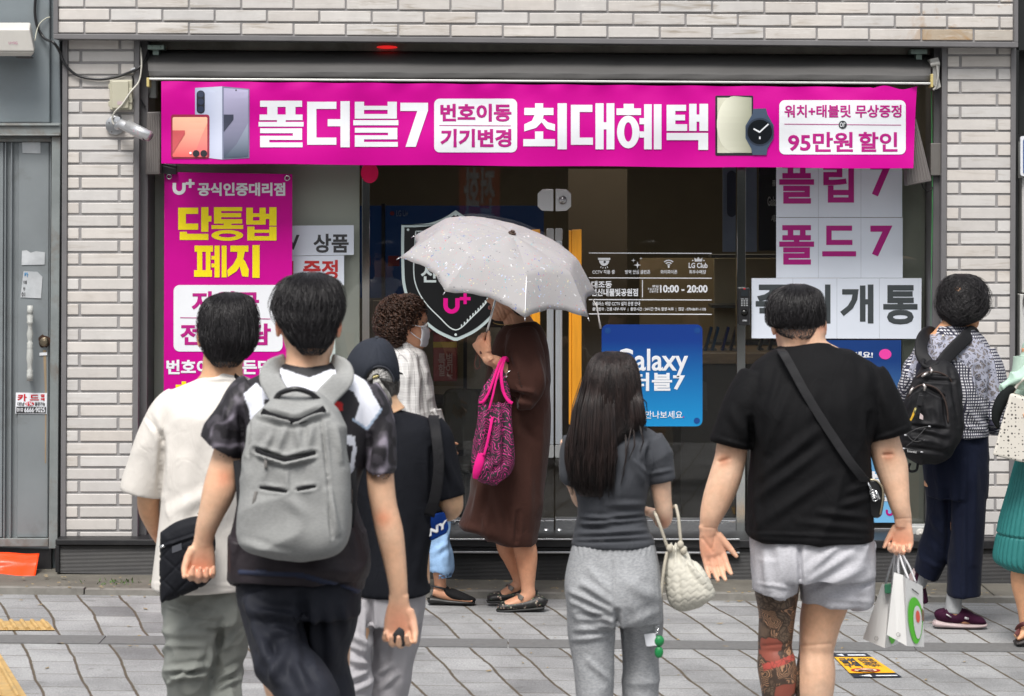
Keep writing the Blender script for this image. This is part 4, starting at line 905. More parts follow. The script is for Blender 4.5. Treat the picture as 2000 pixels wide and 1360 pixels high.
for x, Y, lab in ((900,1.0,'dark office chair back seen through the left door'),(1170,1.4,'dark chair behind the meeting of the two doors')):
    o = thing('office_chair', lab, 'chair', W(x,1050,Y))
    bm = BM(); prism(bm, rrect(x-34,760,x+34,880,16), Y, Y+.05); obj('backrest', bm, pm('chair_olive', (.045,.042,.032), .7), o, bevel=.015)
    bm = BM(); prism(bm, rrect(x-36,905,x+36,925,6), Y-.38, Y); obj('seat', bm, pm('chair_black', (.02,.02,.02), .7), o, bevel=.015)
    bm = BM(); tube(bm, [W(x,925,Y-.2),W(x,1035,Y-.2)], [.03,.03], 12)
    for a in range(5): p = W(x,1040,Y-.2); tube(bm, [p, p+Vector((.24*math.cos(a*1.257),.24*math.sin(a*1.257),-.01))], [.022,.015], 8)
    obj('pedestal', bm, M['black_metal'], o)
    bm = BM(); prism(bm, [(x-6,870),(x+6,870),(x+6,912),(x-6,912)], Y+.052, Y+.075); obj('back_support', bm, M['black_metal'], o)
sg = thing('shelf_unit', 'white lit wall shelf unit behind the right window signs', 'shelf', W(1480,560,2.2))
bm = BM(); prism(bm, [(1395,505),(1640,505),(1640,690),(1395,690)], 2.2, 2.24); obj('back_panel', bm, pm('pale_shelf', (.55,.47,.33), .6), sg)
bm = BM()
for y in (498,596,668): prism(bm, [(1390,y),(1645,y),(1645,y+6),(1390,y+6)], 1.95, 2.195)
obj('board', bm, pm('grey_board', (.12,.12,.12), .5), sg)
tp = thing('wall_poster', 'pale blue poster panel with a camera picture inside the right window', 'poster', W(1440,420,1.3))
bm = BM(); prism(bm, [(1412,310),(1478,310),(1478,492),(1412,492)], 1.3, 1.33); obj('sheet', bm, pm('panel_pale_blue', (.24,.29,.42), .5), tp)
bm = BM(); prism(bm, rrect(1420,334,1438,424,9), 1.29, 1.298); obj('phone_print', bm, pm('panel_navy', (.02,.03,.08), .4), tp)
dp = thing('wall_poster', 'dark navy poster panel with white lettering beside the magenta lettered paper', 'poster', W(1495,420,1.3))
bm = BM(); prism(bm, [(1482,310),(1524,310),(1524,490),(1482,490)], 1.3, 1.33); obj('sheet', bm, pm('panel_dark_navy', (.006,.007,.02), .4), dp)
join_text('lettering', [('Galaxy', (1499,384,1524,408), .02), ('새로', (1506,420,1522,434), .02), ('폴더', (1508,352,1522,364), .02)], pm('panel_white', (.6,.6,.62), .5), dp, 1.295, .02)
il = bpy.data.lights.new('interior_fill', 'AREA'); il.energy = 11; il.size = 2.4; il.size_y = .5; il.shape = 'RECTANGLE'; il.color = (1,.86,.66)  # unseen area light added to brighten the shop interior
io = bpy.data.objects.new('interior_fill', il); C.objects.link(io); io.location = (.6, 2.6, zt-.08)

for q, (a_, b_, Y, col, nm, lab) in enumerate((((728,588),(1010,1046),2.6,(.24,.19,.11),'partition','beige half wall behind the curly haired person'),((1110,330),(1225,1046),3.4,(.10,.08,.06),'partition','brown partition behind the meeting of the doors'),((1250,505),(1400,690),3.0,(.34,.27,.17),'partition','pale tan wall panel behind the opening hours'))):
    bm = BM(); prism(bm, [(a_[0],a_[1]),(b_[0],a_[1]),(b_[0],b_[1]),(a_[0],b_[1])], Y, Y+.08); tag(obj(nm, bm, pm('partition_paint', col, .6, var=.15, scale=2)), lab, 'partition')
bx = thing('advert_standee', 'tall dark standee with a pale picture behind the left door glass', 'standee', W(935,900,1.4))
bm = BM(); prism(bm, [(905,600),(985,600),(985,1040),(905,1040)], 1.4, 1.43); obj('board', bm, pm('standee_dark', (.03,.03,.035), .4), bx)
bm = BM(); prism(bm, [(912,640),(978,640),(978,760),(912,760)], 1.392, 1.398); obj('picture', bm, pm('standee_picture', (.30,.26,.20), .5, var=.6, scale=6), bx)
for q, (x, Y) in enumerate(((800,2.2),(1290,2.4))):
    o = thing('added_ceiling_lamp', ('warm round light added out of view on the shop ceiling, behind the left door','warm round light added out of view on the shop ceiling, behind the right door')[q], 'reflection', W(x,300,Y))  # glowing discs added out of view to lift the interior
    bm = BM(); cyl(bm, Vector((W(x,300,Y).x,Y,zt-.04)), (0,0,1), .09, .05, 24); obj('added_lamp_housing', bm, M['white_plastic'], o, True)
    bm = BM(); cyl(bm, Vector((W(x,300,Y).x,Y,zt-.07)), (0,0,1), .07, .01, 24); obj('added_lamp_bulb', bm, emis('added_lamp_glow', (1.,.82,.58), 6.), o)

sr = thing('accessory_shelf', 'low open shelf of small pale boxes behind the lower left door glass', 'shelf', W(790,1040,1.9))
for y in (905,960,1015):
    bm = BM(); prism(bm, [(735,y),(842,y),(842,y+5),(735,y+5)], 1.9, 2.2); obj('shelf_board', bm, pm('shelf_oak', (.16,.11,.06), .5), sr)
for q in range(12):
    x = 738+(q%6)*17+rng.uniform(0,3); yb = (905,960)[q//6]; h = rng.uniform(16,34)
    o = thing('accessory_box', 'small boxed accessory standing on the low shelf behind the left door', 'box', W(x+6,yb,2.), 'boxed accessories on the low shelf')
    bm = BM(); prism(bm, [(x,yb-h),(x+12,yb-h),(x+12,yb-.2),(x,yb-.2)], 1.95, 2.03); obj('carton', bm, pm('carton_tone', rng.choice([(.45,.43,.4),(.05,.05,.06),(.30,.05,.12),(.10,.16,.30),(.4,.35,.2)]), .5), o, bevel=.003)
    bm = BM(); prism(bm, [(x+2,yb-h*.6),(x+10,yb-h*.6),(x+10,yb-h*.25),(x+2,yb-h*.25)], 1.944, 1.949); obj('label_print', bm, pm('label_tone', (.4,.4,.42), .5), o)
# ------------------------------------------------------------------ figures: tools
_perm = np.random.RandomState(3).permutation(256)
_val = np.random.RandomState(4).rand(256)*2-1
def vnoise(p):                          # smooth value noise, p (n,3)
    i = np.floor(p).astype(int); f = p-i; f = f*f*(3-2*f); out = 0
    for dx in (0,1):
        for dy in (0,1):
            for dz in (0,1):
                h = _val[_perm[(_perm[(_perm[(i[:,0]+dx) & 255]+i[:,1]+dy) & 255]+i[:,2]+dz) & 255]]
                out = out + h*(f[:,0] if dx else 1-f[:,0])*(f[:,1] if dy else 1-f[:,1])*(f[:,2] if dz else 1-f[:,2])
    return out
class Fig:
    def __init__(s, scale): s.s = scale; s.Y = F/scale-CD
    def w(s, px, py, off=0.): return W(px, py, s.Y+off)
def ringverts(bm, c, e1, e2, n=28, ex=2.0):
    out = []
    for k in range(n):
        a = 2*math.pi*k/n; ca, sa = math.cos(a), math.sin(a)
        if ex != 2: ca = math.copysign(abs(ca)**(2/ex), ca); sa = math.copysign(abs(sa)**(2/ex), sa)
        out.append(bm.verts.new(c+e1*ca+e2*sa))
    return out
def skin_rings(bm, rings):
    n = len(rings[0]); fs = []
    for a, b in zip(rings, rings[1:]):
        for k in range(n): fs.append(bm.faces.new([a[k],a[(k+1)%n],b[(k+1)%n],b[k]]))
    fs += [bm.faces.new(rings[0][::-1]), bm.faces.new(rings[-1])]; outward(fs)
def loft(bm, P, rows, n=44, m=None, ex=2.2):
    """rows (py, x left, x right, depth offset, half depth) in photo pixels / metres"""
    q = spline(rows, m or len(rows)*5); rings = []
    for py, xl, xr, off, hd in q:
        a, b = P.w(xl, py, off), P.w(xr, py, off)
        rings.append(ringverts(bm, (a+b)/2, (b-a)/2, Vector((0,max(hd,.002),0)), n, ex))
    skin_rings(bm, rings)
def sweep(bm, P, pts, n=24, m=None, ex=2.0):
    """pts (px, py, depth offset, half width px, half depth m) along a limb"""
    q = spline(pts, m or len(pts)*5); rings = []; cs = [P.w(p[0],p[1],p[2]) for p in q]
    for i, p in enumerate(q):
        t = (cs[min(i+1,len(cs)-1)]-cs[max(i-1,0)]).normalized()
        s_ = t.cross(Vector((0,1,0)))
        s_ = Vector((1,0,0)) if s_.length < 1e-4 else s_.normalized()
        u = s_.cross(t).normalized(); r = max(p[3],1)*(P.Y+p[2]+CD)/F
        rings.append(ringverts(bm, cs[i], s_*r, u*max(p[4],.002), n, ex))
    skin_rings(bm, rings)
def fused(bm, voxel, smooth=4, name='m'):
    me = bpy.data.meshes.new(name); bm.to_mesh(me); bm.free()
    o = bpy.data.objects.new(name, me); C.objects.link(o)
    r = o.modifiers.new('r','REMESH'); r.mode = 'VOXEL'; r.voxel_size = voxel
    if smooth: k = o.modifiers.new('s','SMOOTH'); k.factor = .5; k.iterations = smooth
    dg = bpy.context.evaluated_depsgraph_get(); dg.update()
    out = bpy.data.meshes.new_from_object(o.evaluated_get(dg)); bpy.data.objects.remove(o); bpy.data.meshes.remove(me)
    return out
def getco(me):
    a = np.zeros(len(me.vertices)*3); me.vertices.foreach_get('co', a); a = a.reshape(-1,3)
    b = np.zeros(len(me.vertices)*3); me.vertices.foreach_get('normal', b); return a, b.reshape(-1,3)
def setco(me, a): me.vertices.foreach_set('co', a.ravel()); me.update()
def seg_d(px, x1, y1, x2, y2):
    d = np.array([x2-x1, y2-y1], float); L = d@d+1e-9
    t = ((px[:,0]-x1)*d[0]+(px[:,1]-y1)*d[1])/L; tc = np.clip(t,0,1)
    return np.hypot(px[:,0]-x1-tc*d[0], px[:,1]-y1-tc*d[1]), tc
def crease(me, folds=(), wr=(), side=-1):
    """raise folds and wrinkles on the cloth: folds (x1,y1,x2,y2,width px,height m), wr (height m, size x m, size y m, lean, seed)"""
    co, no = getco(me); px = proj(co); d = np.zeros(len(co))
    for x1,y1,x2,y2,w_,h in folds:
        r, t = seg_d(px,x1,y1,x2,y2)
        d += 1.45*h*(np.exp(-(r/w_)**2)-.35*np.exp(-((r-2.0*w_)/w_)**2))*(.25+.75*np.sin(np.pi*np.clip(t*.9+.05,0,1)))*np.clip(side*no[:,1]*1.6,0,1)
    for h, sx, sy, lean, seed in wr:
        x = co[:,0]*math.cos(lean)+co[:,2]*math.sin(lean); z = -co[:,0]*math.sin(lean)+co[:,2]*math.cos(lean)
        wv_ = vnoise(np.stack([co[:,0]*6+seed, co[:,1]*6, co[:,2]*6],1))*.4
        n = vnoise(np.stack([x/sx+wv_+seed, co[:,1]/max(sx,sy)*.8, z/sy+wv_],1))
        d += 1.5*h*(1-2.6*np.abs(n))          # ridged, like folded cloth
    co = co+no*d[:,None]; setco(me, co); return me
def inpoly(px, poly):
    x, y = px[:,0], px[:,1]; ins = np.zeros(len(px), bool); n = len(poly)
    for i in range(n):
        x1,y1 = poly[i]; x2,y2 = poly[(i+1)%n]
        if y1 == y2: continue
        c = ((y1 > y) != (y2 > y)) & (x < (x2-x1)*(y-y1)/(y2-y1)+x1); ins ^= c
    return ins
def colour(me, fn, name='col'):
    co, no = getco(me); c = fn(co, no, proj(co))
    at = me.color_attributes.new(name, 'FLOAT_COLOR', 'POINT')
    at.data.foreach_set('color', np.concatenate([c, np.ones((len(c),1))],1).astype(np.float32).ravel())
def cloth(name, bm, mat, parent, voxel=.006, smooth=5, folds=(), wr=(), col=None, side=-1):
    me = fused(bm, voxel, smooth, name); crease(me, folds, wr, side)
    if col: colour(me, col)
    me.materials.clear(); return link(name, me, mat, parent, True)
# ---- head
_HP = np.array([  # z, front, back, half width (head heights)
 (-.02,.30,.00,.10),(0.,.345,-.02,.14),(.05,.395,-.04,.205),(.12,.41,-.10,.255),(.20,.392,-.20,.285),(.27,.415,-.27,.30),(.31,.405,-.30,.31),(.36,.415,-.33,.318),
 (.45,.405,-.385,.33),(.52,.392,-.425,.338),(.60,.42,-.455,.345),(.70,.418,-.468,.348),(.80,.375,-.445,.33),(.88,.285,-.38,.28),(.94,.185,-.29,.205),(.985,.07,-.15,.10),(1.,.0,-.06,.03)])
def head_bm(bm, c, H, Rm, wide=1.0, ears=True, nose=1.0):
    """c: point between the ears (world); H head height; Rm rotation of a head that looks along +Y"""
    zs = np.linspace(-.02, 1., 46); rings = []
    for z in zs:
        f, b, w_ = (np.interp(z, _HP[:,0], _HP[:,i]) for i in (1,2,3)); w_ *= wide
        ring = []
        for k in range(52):
            a = 2*math.pi*k/52; ca, sa = math.cos(a), math.sin(a)
            x = math.copysign(abs(ca)**(2/2.25), ca)*w_; y0 = (f+b)/2; y = y0+math.copysign(abs(sa)**(2/2.25), sa)*(f-b)/2
            if sa > 0:
                nz = np.interp(z, (.33,.36,.39,.43,.48,.54,.6), (0,.06,.115,.095,.06,.028,0))*nose
                y += nz*math.exp(-(x/.058)**2)
                y -= .034*math.exp(-((abs(x)-.145)/.075)**2-((z-.535)/.045)**2)
                y += .012*math.exp(-(x/.10)**2)*(math.exp(-((z-.285)/.018)**2)+math.exp(-((z-.232)/.02)**2))-.010*math.exp(-(x/.11)**2-((z-.258)/.009)**2)
            v = Rm @ Vector((x*H, y*H, (z-.48)*H)); ring.append(bm.verts.new(c+v))
        rings.append(ring)
    skin_rings(bm, rings)
    if ears:
        for sx in (-1,1):
            for (dy, dz, a, b_, t) in ((-.055,.02,.075,.125,.030),(-.045,-.075,.045,.06,.026)):
                m = Matrix.Translation(c+Rm @ Vector((sx*(.338*wide+.028)*H, dy*H, dz*H))) @ (Rm @ Matrix.Rotation(sx*R(-24),3,'Z') @ Matrix.Rotation(R(8),3,'X')).to_4x4() @ Matrix.Diagonal((t*H*1.1,a*H,b_*H,1))
                bmesh.ops.create_uvsphere(bm, u_segments=16, v_segments=12, radius=1, matrix=m)
# ---- hand
def hand_bm(bm, wrist, d, nrm, thumb=1, size=1.0, curl=(25,35,25), spread=6, tcurl=20, tout=42, lens=(1,1.1,1.02,.82), extra=(0,0,0,0)):
    """d points from the wrist to the fingers, nrm is the way the palm faces, thumb=+1/-1 picks its side"""
    d = d.normalized(); nrm = (nrm-d*nrm.dot(d)).normalized(); sd = d.cross(nrm).normalized()*thumb   # towards the thumb
    k = size; rings = []
    for t, wd, th in ((-.02,.027,.021),(0,.028,.020),(.02,.034,.0175),(.05,.040,.016),(.078,.042,.0145),(.092,.038,.010)):
        rings.append(ringverts(bm, wrist+d*t*k, sd*wd*k, nrm*th*k, 20, 2.6))
    skin_rings(bm, rings)
    for i in range(4):
        off = (.0305-.0205*i)*k; base = wrist+d*(.083-(.006 if i == 3 else 0)-(.003 if i == 0 else 0))*k+sd*off
        ang = R(spread*(1.3-i)*.9); dr = (d*math.cos(ang)+sd*math.sin(ang)).normalized()
        L = .040*lens[i]*k; pts = [base-dr*.012*k, base]; n2 = nrm; acc = 0
        for j, (f, cu) in enumerate(((1.05,curl[0]),(.66,curl[1]),(.52,curl[2]))):
            acc += R(cu+extra[i]); v = dr*math.cos(acc)+nrm*math.sin(acc); pts.append(pts[-1]+v*L*f)
        r0 = (.0104 if i < 3 else .0090)*k
        tube(bm, pts, [r0*1.05,r0*1.08,r0*.98,r0*.9,r0*.62], 10); ball(bm, pts[-1], r0*.66, 6)
    base = wrist+d*.022*k+sd*.026*k; a = R(tout); dr = (d*math.cos(a)+sd*math.sin(a)).normalized()
    p = [base, base+dr*.030*k+nrm*.006*k]; c1 = R(tcurl)
    v = (dr*math.cos(c1)+(nrm*.6+d*.5).normalized()*math.sin(c1)).normalized(); p.append(p[-1]+v*.034*k)
    v = (dr*math.cos(c1*1.7)+(nrm*.7+d*.5).normalized()*math.sin(c1*1.7)).normalized(); p.append(p[-1]+v*.027*k)
    tube(bm, p, [.016*k,.0125*k,.0105*k,.007*k], 10); ball(bm, p[-1], .0072*k, 6)
# ---- hair
def hair(name, P, rows, parent, mat, n=900, length=.35, rad=.0022, lift=.03, th=(0, 360), vr=(0,.8), curlr=0, jit=.05, base=True, seed=1, wave=.0, voxel=.006, drift=0, inner=.97, endlift=0., tip=.3):
    r = random.Random(seed); q = spline(rows, 60)
    def S(v, a, e=1.):
        v = min(max(v,0),1)*60; i = min(int(v),59); f = v-i; py,xl,xr,off,hd = q[i]*(1-f)+q[i+1]*f
        c = P.w((xl+xr)/2, py, off); hw = (xr-xl)/2*(P.Y+off+CD)/F
        return c+Vector((math.cos(a)*hw*e, math.sin(a)*hd*e, 0))
    bm = BM()
    if base:
        rr = [(y,(xl+xr)/2+(xl-xr)/2*inner,(xl+xr)/2+(xr-xl)/2*inner,o,h*inner) for y,xl,xr,o,h in rows]
        loft(bm, P, rr, 40, 50, 2.0)
    for i in range(n):
        a0 = R(r.uniform(*th)); v0 = vr[0]+(vr[1]-vr[0])*r.random()**.85; L = length*r.uniform(.6,1.2); e0 = 1-lift*.3; dl = r.uniform(-.3,1)*lift; fly = r.random() < .22
        if fly: dl = lift*r.uniform(.9,2.3)
        m = 9 if not curlr else 14; pts = []; rd = []; ph = r.uniform(0,6.28); da = r.gauss(0,jit)+drift
        for k in range(m):
            f = k/(m-1); v = v0+L*f
            if v > 1: break
            e = e0+dl*math.sin(f*1.9)+endlift*f*f*max(0,v-.55)
            p = S(v, a0+da*f+wave*math.sin(f*5+ph), e)
            if curlr: p = p+Vector((math.cos(ph+f*15)*curlr, math.sin(ph+f*15)*curlr, math.sin(ph*2+f*11)*curlr*.8))
            pts.append(p); rd.append(rad*(.55 if fly else 1)*r.uniform(.85,1.15)*(1-f*(1-tip)) if not curlr else rad)
        if len(pts) >= 3: tube(bm, pts, rd, 5, True, .6)
    me = bpy.data.meshes.new(name); bmesh.ops.recalc_face_normals(bm, faces=bm.faces[:]); bm.to_mesh(me); bm.free()
    return link(name, me, mat, parent, True)
# ---- materials for people
def skin_mat(name, col, ink=False):
    k = N(name); n = k.noise(14,5); n2 = k.noise(55,3)
    c = k.mix(k.ramp(n,[(.3,0.),(.7,1.)]), tuple(x*y for x,y in zip(col,(.95,.87,.82))), col)
    c = k.mix(1., c, k.ramp(n2,[(.3,.91),(.7,1.04)]), 'MULTIPLY')
    c = k.mix(1., c, k.attr('tint')['Color'], 'MULTIPLY')
    if ink:
        a = k.attr('ink')['Color']; m = k.math
        warp = k.n('TexNoise', Vector=k.co(), Scale=7., Detail=3.).outputs[1]
        v = k.mix(.16, k.co((1.,.6,1.)), warp)
        big = k.n('TexVoronoi', _feature='DISTANCE_TO_EDGE', Vector=v, Scale=17.).outputs[0]
        sm = k.n('TexVoronoi', _feature='DISTANCE_TO_EDGE', Vector=v, Scale=55.).outputs[0]
        cell = k.n('TexVoronoi', Vector=v, Scale=17.).outputs[1]
        cv = k.sep(cell)[0]
        wave = m('SINE', m('MULTIPLY', k.n('TexVoronoi', Vector=v, Scale=17.).outputs[0], 70.))
        sc = k.ramp(sm,[(.05,0.),(.12,1.)])
        scales = k.mix(sc, (.02,.017,.014), (.115,.085,.06))
        petals = k.mix(k.ramp(wave,[(.42,0.),(.55,1.)]), (.03,.022,.018), (.40,.22,.125))
        dark = k.mix(k.ramp(k.noise(18,4),[(.4,0.),(.62,1.)]), (.018,.016,.015), (.10,.07,.05))
        t = k.mix(k.ramp(cv,[(.36,0.),(.37,1.)]), dark, scales); t = k.mix(k.ramp(cv,[(.66,0.),(.67,1.)]), t, petals)
        t = k.mix(k.ramp(cv,[(.975,0.),(.98,1.)]), t, (.24,.05,.035))
        t = k.mix(k.ramp(big,[(.02,1.),(.05,0.)]), t, (.016,.013,.012))
        red = k.attr('red')['Color']; t = k.mix(k.sep(red)[0], t, k.mix(k.ramp(sm,[(.02,0.),(.06,1.)]), (.10,.02,.02), (.45,.06,.05)))
        c = k.mix(k.math('MULTIPLY', k.sep(a)[0], .93), c, t)
    k.p(Base__Color=c, Roughness=.5); k.b.inputs['Subsurface Weight'].default_value = .08; k.b.inputs['Subsurface Radius'].default_value = (.01,.004,.002); k.b.inputs['Specular IOR Level'].default_value = .35
    k.bump(k.noise(320,2), .10, .0012); return k.m
def fabric(name, col, rough=.85, var=.08, bs=700, bump=.25, attr=None, scale=7, melange=0, sheen=.0, spec=.10, crumple=1.):
    k = N(name); base = k.attr(attr)['Color'] if attr else col
    c = k.mix(1., base, k.ramp(k.noise(scale,4),[(.3,1-var),(.7,1+var*.5)]), 'MULTIPLY')
    if melange: c = k.mix(1., c, k.ramp(k.noise(1.,3,.7,k.co((90.,90.,260.))),[(.35,1-melange),(.65,1+melange*.6)]), 'MULTIPLY')
    k.p(Base__Color=c, Roughness=rough); k.b.inputs['Specular IOR Level'].default_value = spec
    k.b.inputs['Sheen Weight'].default_value = sheen; k.b.inputs['Sheen Roughness'].default_value = .4
    b1 = k.n('Bump', Strength=.42*crumple, Distance=.010, Height=k.noise(1.,3,.5,k.co((17.,17.,11.)),1.3)).outputs[0]
    k.bump(k.noise(bs,2,.6), bump, .0012, b1); return k.m
def hair_mat(name, col, col2=None, rough=.36):
    k = N(name); c = k.mix(k.ramp(k.noise(1.,3,.6,k.co((70.,70.,9.))),[(.35,0.),(.7,1.)]), col, col2 or tuple(x*1.9 for x in col))
    k.p(Base__Color=c, Roughness=rough); k.b.inputs['Specular IOR Level'].default_value = .32; return k.m
SKIN = srgb(222,176,142)
HB = hair_mat('black_hair', (.010,.009,.010))
def person(label, P, x, feet_v=None):
    g = W(x, 390, P.Y); return thing('person', label, 'person', (g.x, P.Y, 0))
def body(bm, P, root, mat, voxel=.0035, tint=None, extra=None, smooth=3):
    me = fused(bm, voxel, smooth, 'body')
    co, no = getco(me); px = proj(co); c = np.ones((len(co),3))
    for x, y, r, col in (tint or ()):
        f = np.exp(-((px[:,0]-x)**2+(px[:,1]-y)**2)/r**2)[:,None]; c = c*(1-f)+c*f*np.array(col)
    at = me.color_attributes.new('tint','FLOAT_COLOR','POINT'); at.data.foreach_set('color', np.concatenate([c,np.ones((len(c),1))],1).astype(np.float32).ravel())
    if extra: extra(me, co, no, px)
    me.materials.clear(); return link('body', me, mat, root, True)
def ground_y(P): return 390+CH*P.s
def shoe(bm, P, heel, toe, wd, hgt=.09):
    """simple laced shoe lying between two ground points"""
    a, b = Vector(heel), Vector(toe); L = (b-a); d = L.normalized(); s_ = Vector((-d.y,d.x,0)); rings = []
    for t, w_, h in ((0,.6,.75),(.04,.8,.95),(.18,.86,1.),(.32,.84,1.05),(.45,.88,.86),(.6,.98,.66),(.78,1.,.52),(.92,.82,.42),(1.,.45,.26)):
        c = a+L*t; h *= hgt; rings.append(ringverts(bm, c+Vector((0,0,h/2)), s_*wd*w_/2, Vector((0,0,h/2)), 20, 3.2))
    skin_rings(bm, rings)
def eye(P, root, c, Rm, H, sx):
    p = c+Rm @ Vector((sx*.145*H, .372*H, .05*H))
    bm = BM(); ball(bm, p, .0118, 10); e = obj('eye', bm, pm('eye_white', (.6,.57,.54), .25), root, True)
    bm = BM(); ball(bm, p+Rm @ Vector((0,.0068,0)), .0062, 8); obj('iris', bm, pm('iris_dark', (.02,.012,.008), .15), e, True)
def lips(root, c, Rm, H):
    bm = BM(); 
    for dz, r in ((-.208,.008),(-.236,.009)):
        pts = [c+Rm @ Vector((x*H, (.428-.55*x*x*3)*H, (dz-abs(x)*.06)*H)) for x in np.linspace(-.10,.10,9)]
        tube(bm, pts, [r*(.35+.65*math.cos(i/8*math.pi-math.pi/2)) for i in range(9)], 8)
    obj('lips', bm, pm('lips', srgb(170,105,95), .45), root, True)
def strip_bm(bm, P, pts, wpx, th=.006):
    """flat webbing along (px,py,off) points"""
    q = spline(pts, max(16,len(pts)*6)); cs = [P.w(*p[:3]) for p in q]; rings = []; prev = None
    for i, c in enumerate(cs):
        t = (cs[min(i+1,len(cs)-1)]-cs[max(i-1,0)]).normalized(); s_ = t.cross(Vector((0,1,0)))
        if prev is None: s_ = s_.normalized() if s_.length > .05 else Vector((1,0,0))
        else:
            if s_.dot(prev) < 0: s_ = -s_
            s_ = (s_*2.+prev*.5); s_ = (s_-t*s_.dot(t)).normalized()
        prev = s_; u = s_.cross(t).normalized()
        rings.append(ringverts(bm, c, s_*wpx/2*(P.Y+CD)/F, u*th/2, 12, 5))
    skin_rings(bm, rings)
# ================================================================== man in the cream tee
A = Fig(600); gy = ground_y(A)
pa = person('person in a cream oversized tee and grey green trousers with a quilted black bag', A, 400)
bm = BM(); hc = A.w(441, 660, .04); Rm = Matrix.Rotation(R(8),3,'Z')
head_bm(bm, hc, .232, Rm, 1.0)
sweep(bm, A, [(437,672,.03,38,.062),(435,705,.025,39,.060),(434,735,.02,43,.064),(432,765,.02,70,.07)])
loft(bm, A, [(760,345,520,.02,.06),(820,340,520,.02,.09),(950,350,480,.02,.09),(1060,345,480,.02,.09),(1130,340,480,.02,.09)], 24)
sweep(bm, A, [(345,790,.02,26,.045),(312,880,.03,25,.045),(290,975,.05,22,.042),(300,1022,.12,17,.034),(322,1062,.24,14,.026)])
hand_bm(bm, A.w(324,1068,.25), Vector((.3,.6,-.5)), Vector((.7,0,.4)), 1, .95, (40,45,30))
sweep(bm, A, [(500,790,.02,26,.045),(520,880,.05,25,.045),(520,975,.10,22,.042),(505,1040,.22,16,.034),(480,1080,.28,14,.026)])
hand_bm(bm, A.w(478,1084,.28), Vector((-.3,.6,-.5)), Vector((-.7,0,.4)), -1, .95, (40,45,30))
for x0, x1, o in ((365,372,-.03),(440,448,.06)): sweep(bm, A, [(x0,1120,.02,34,.07),(x0,1280,o,30,.06),(x1,1420,o,24,.05),(x1,1560,o,17,.035)])
body(bm, A, pa, skin_mat('skin_tan', srgb(216,170,135)), tint=[(392,672,14,(1.05,.80,.75)),(486,684,14,(1.05,.80,.75)),(312,1045,18,(1.03,.85,.82))])
hair('hair', A, [(571,438,462,.05,.02),(575,422,478,.05,.05),(582,407,490,.045,.075),(595,397,496,.04,.092),(615,391,501,.035,.104),(640,389,502,.03,.110),(662,391,501,.022,.108),(678,396,496,.015,.098),(692,402,487,.008,.086),(705,411,472,.0,.072)], pa, HB, 2600, .30, .0017, .07, (0,360), (0,.86), 0, .12, seed=2)
tee = fabric('cream_jersey', (.70,.665,.62), .9, .05)
bm = BM()
loft(bm, A, [(728,404,466,.02,.06),(734,392,476,.02,.068),(742,378,492,.02,.074),(752,352,514,.02,.085),(765,326,536,.02,.10),(790,318,545,.02,.125),(830,320,540,.02,.145),(900,318,500,.02,.155),(980,316,489,.02,.16),(1060,309,489,.02,.165),(1120,303,490,.02,.168),(1143,300,490,.02,.168),(1145,302,488,.02,.165)], 48, None, 2.5)
sweep(bm, A, [(352,782,.02,34,.08),(335,800,.02,36,.08),(310,850,.025,38,.085),(295,900,.035,40,.085),(281,945,.04,41,.085),(277,962,.042,40,.083),(276,966,.042,37,.08)], 28)
sweep(bm, A, [(520,780,.02,30,.08),(532,850,.03,36,.085),(540,940,.06,40,.085)], 28)
cloth('tee', bm, tee, pa, .006, 4, [(318,850,316,960,7,-.012),(295,815,318,860,5,-.006),(283,812,315,852,3,-.004),(395,740,470,742,3,.004),(330,1090,420,990,9,.006),(360,900,365,1100,14,.006),(420,860,430,1000,16,.005),(300,1140,470,1144,3,.003),(335,1000,420,960,12,.005),(400,780,380,900,18,.004)], [(.0035,.11,.30,.15,3)])
trs = fabric('grey_green_twill', srgb(134,137,132), .8, .08)
bm = BM()
loft(bm, A, [(1110,322,482,.02,.12),(1150,318,484,.02,.125),(1185,318,482,.02,.13),(1215,320,480,.02,.12)], 40, None, 2.4)
sweep(bm, A, [(375,1190,.0,56,.10),(374,1240,-.02,55,.095),(369,1290,-.03,50,.088),(366,1320,-.03,46,.08),(372,1360,.0,42,.075),(380,1450,.1,36,.068),(384,1555,.16,32,.062)], 30)
sweep(bm, A, [(436,1190,.04,48,.10),(447,1240,.06,37,.095),(445,1290,.07,32,.088),(438,1330,.05,34,.08),(440,1400,.0,34,.075),(440,1560,-.04,32,.07)], 30)
cloth('trousers', bm, trs, pa, .006, 3, [(330,1185,425,1208,4,.010),(345,1178,420,1200,4,.008),(330,1260,400,1262,5,.006),(325,1310,400,1300,5,.012),(335,1322,405,1318,4,.012),(330,1335,380,1300,4,.010),(405,1310,412,1270,4,.010),(420,1330,470,1300,5,.010),(425,1345,470,1325,4,.010),(432,1215,425,1270,6,-.012),(440,1260,470,1230,6,.006),(325,1240,400,1238,5,.004)], [(.004,.07,.05,.3,8)])
bm = BM(); 
for x, o in ((384,.16),(440,-.04)): q = A.w(x, 1500, o); shoe(bm, A, (q.x,q.y-.08,0), (q.x,q.y+.2,0), .10)
obj('shoes', bm, pm('white_shoe', (.6,.6,.6), .5), pa, True)
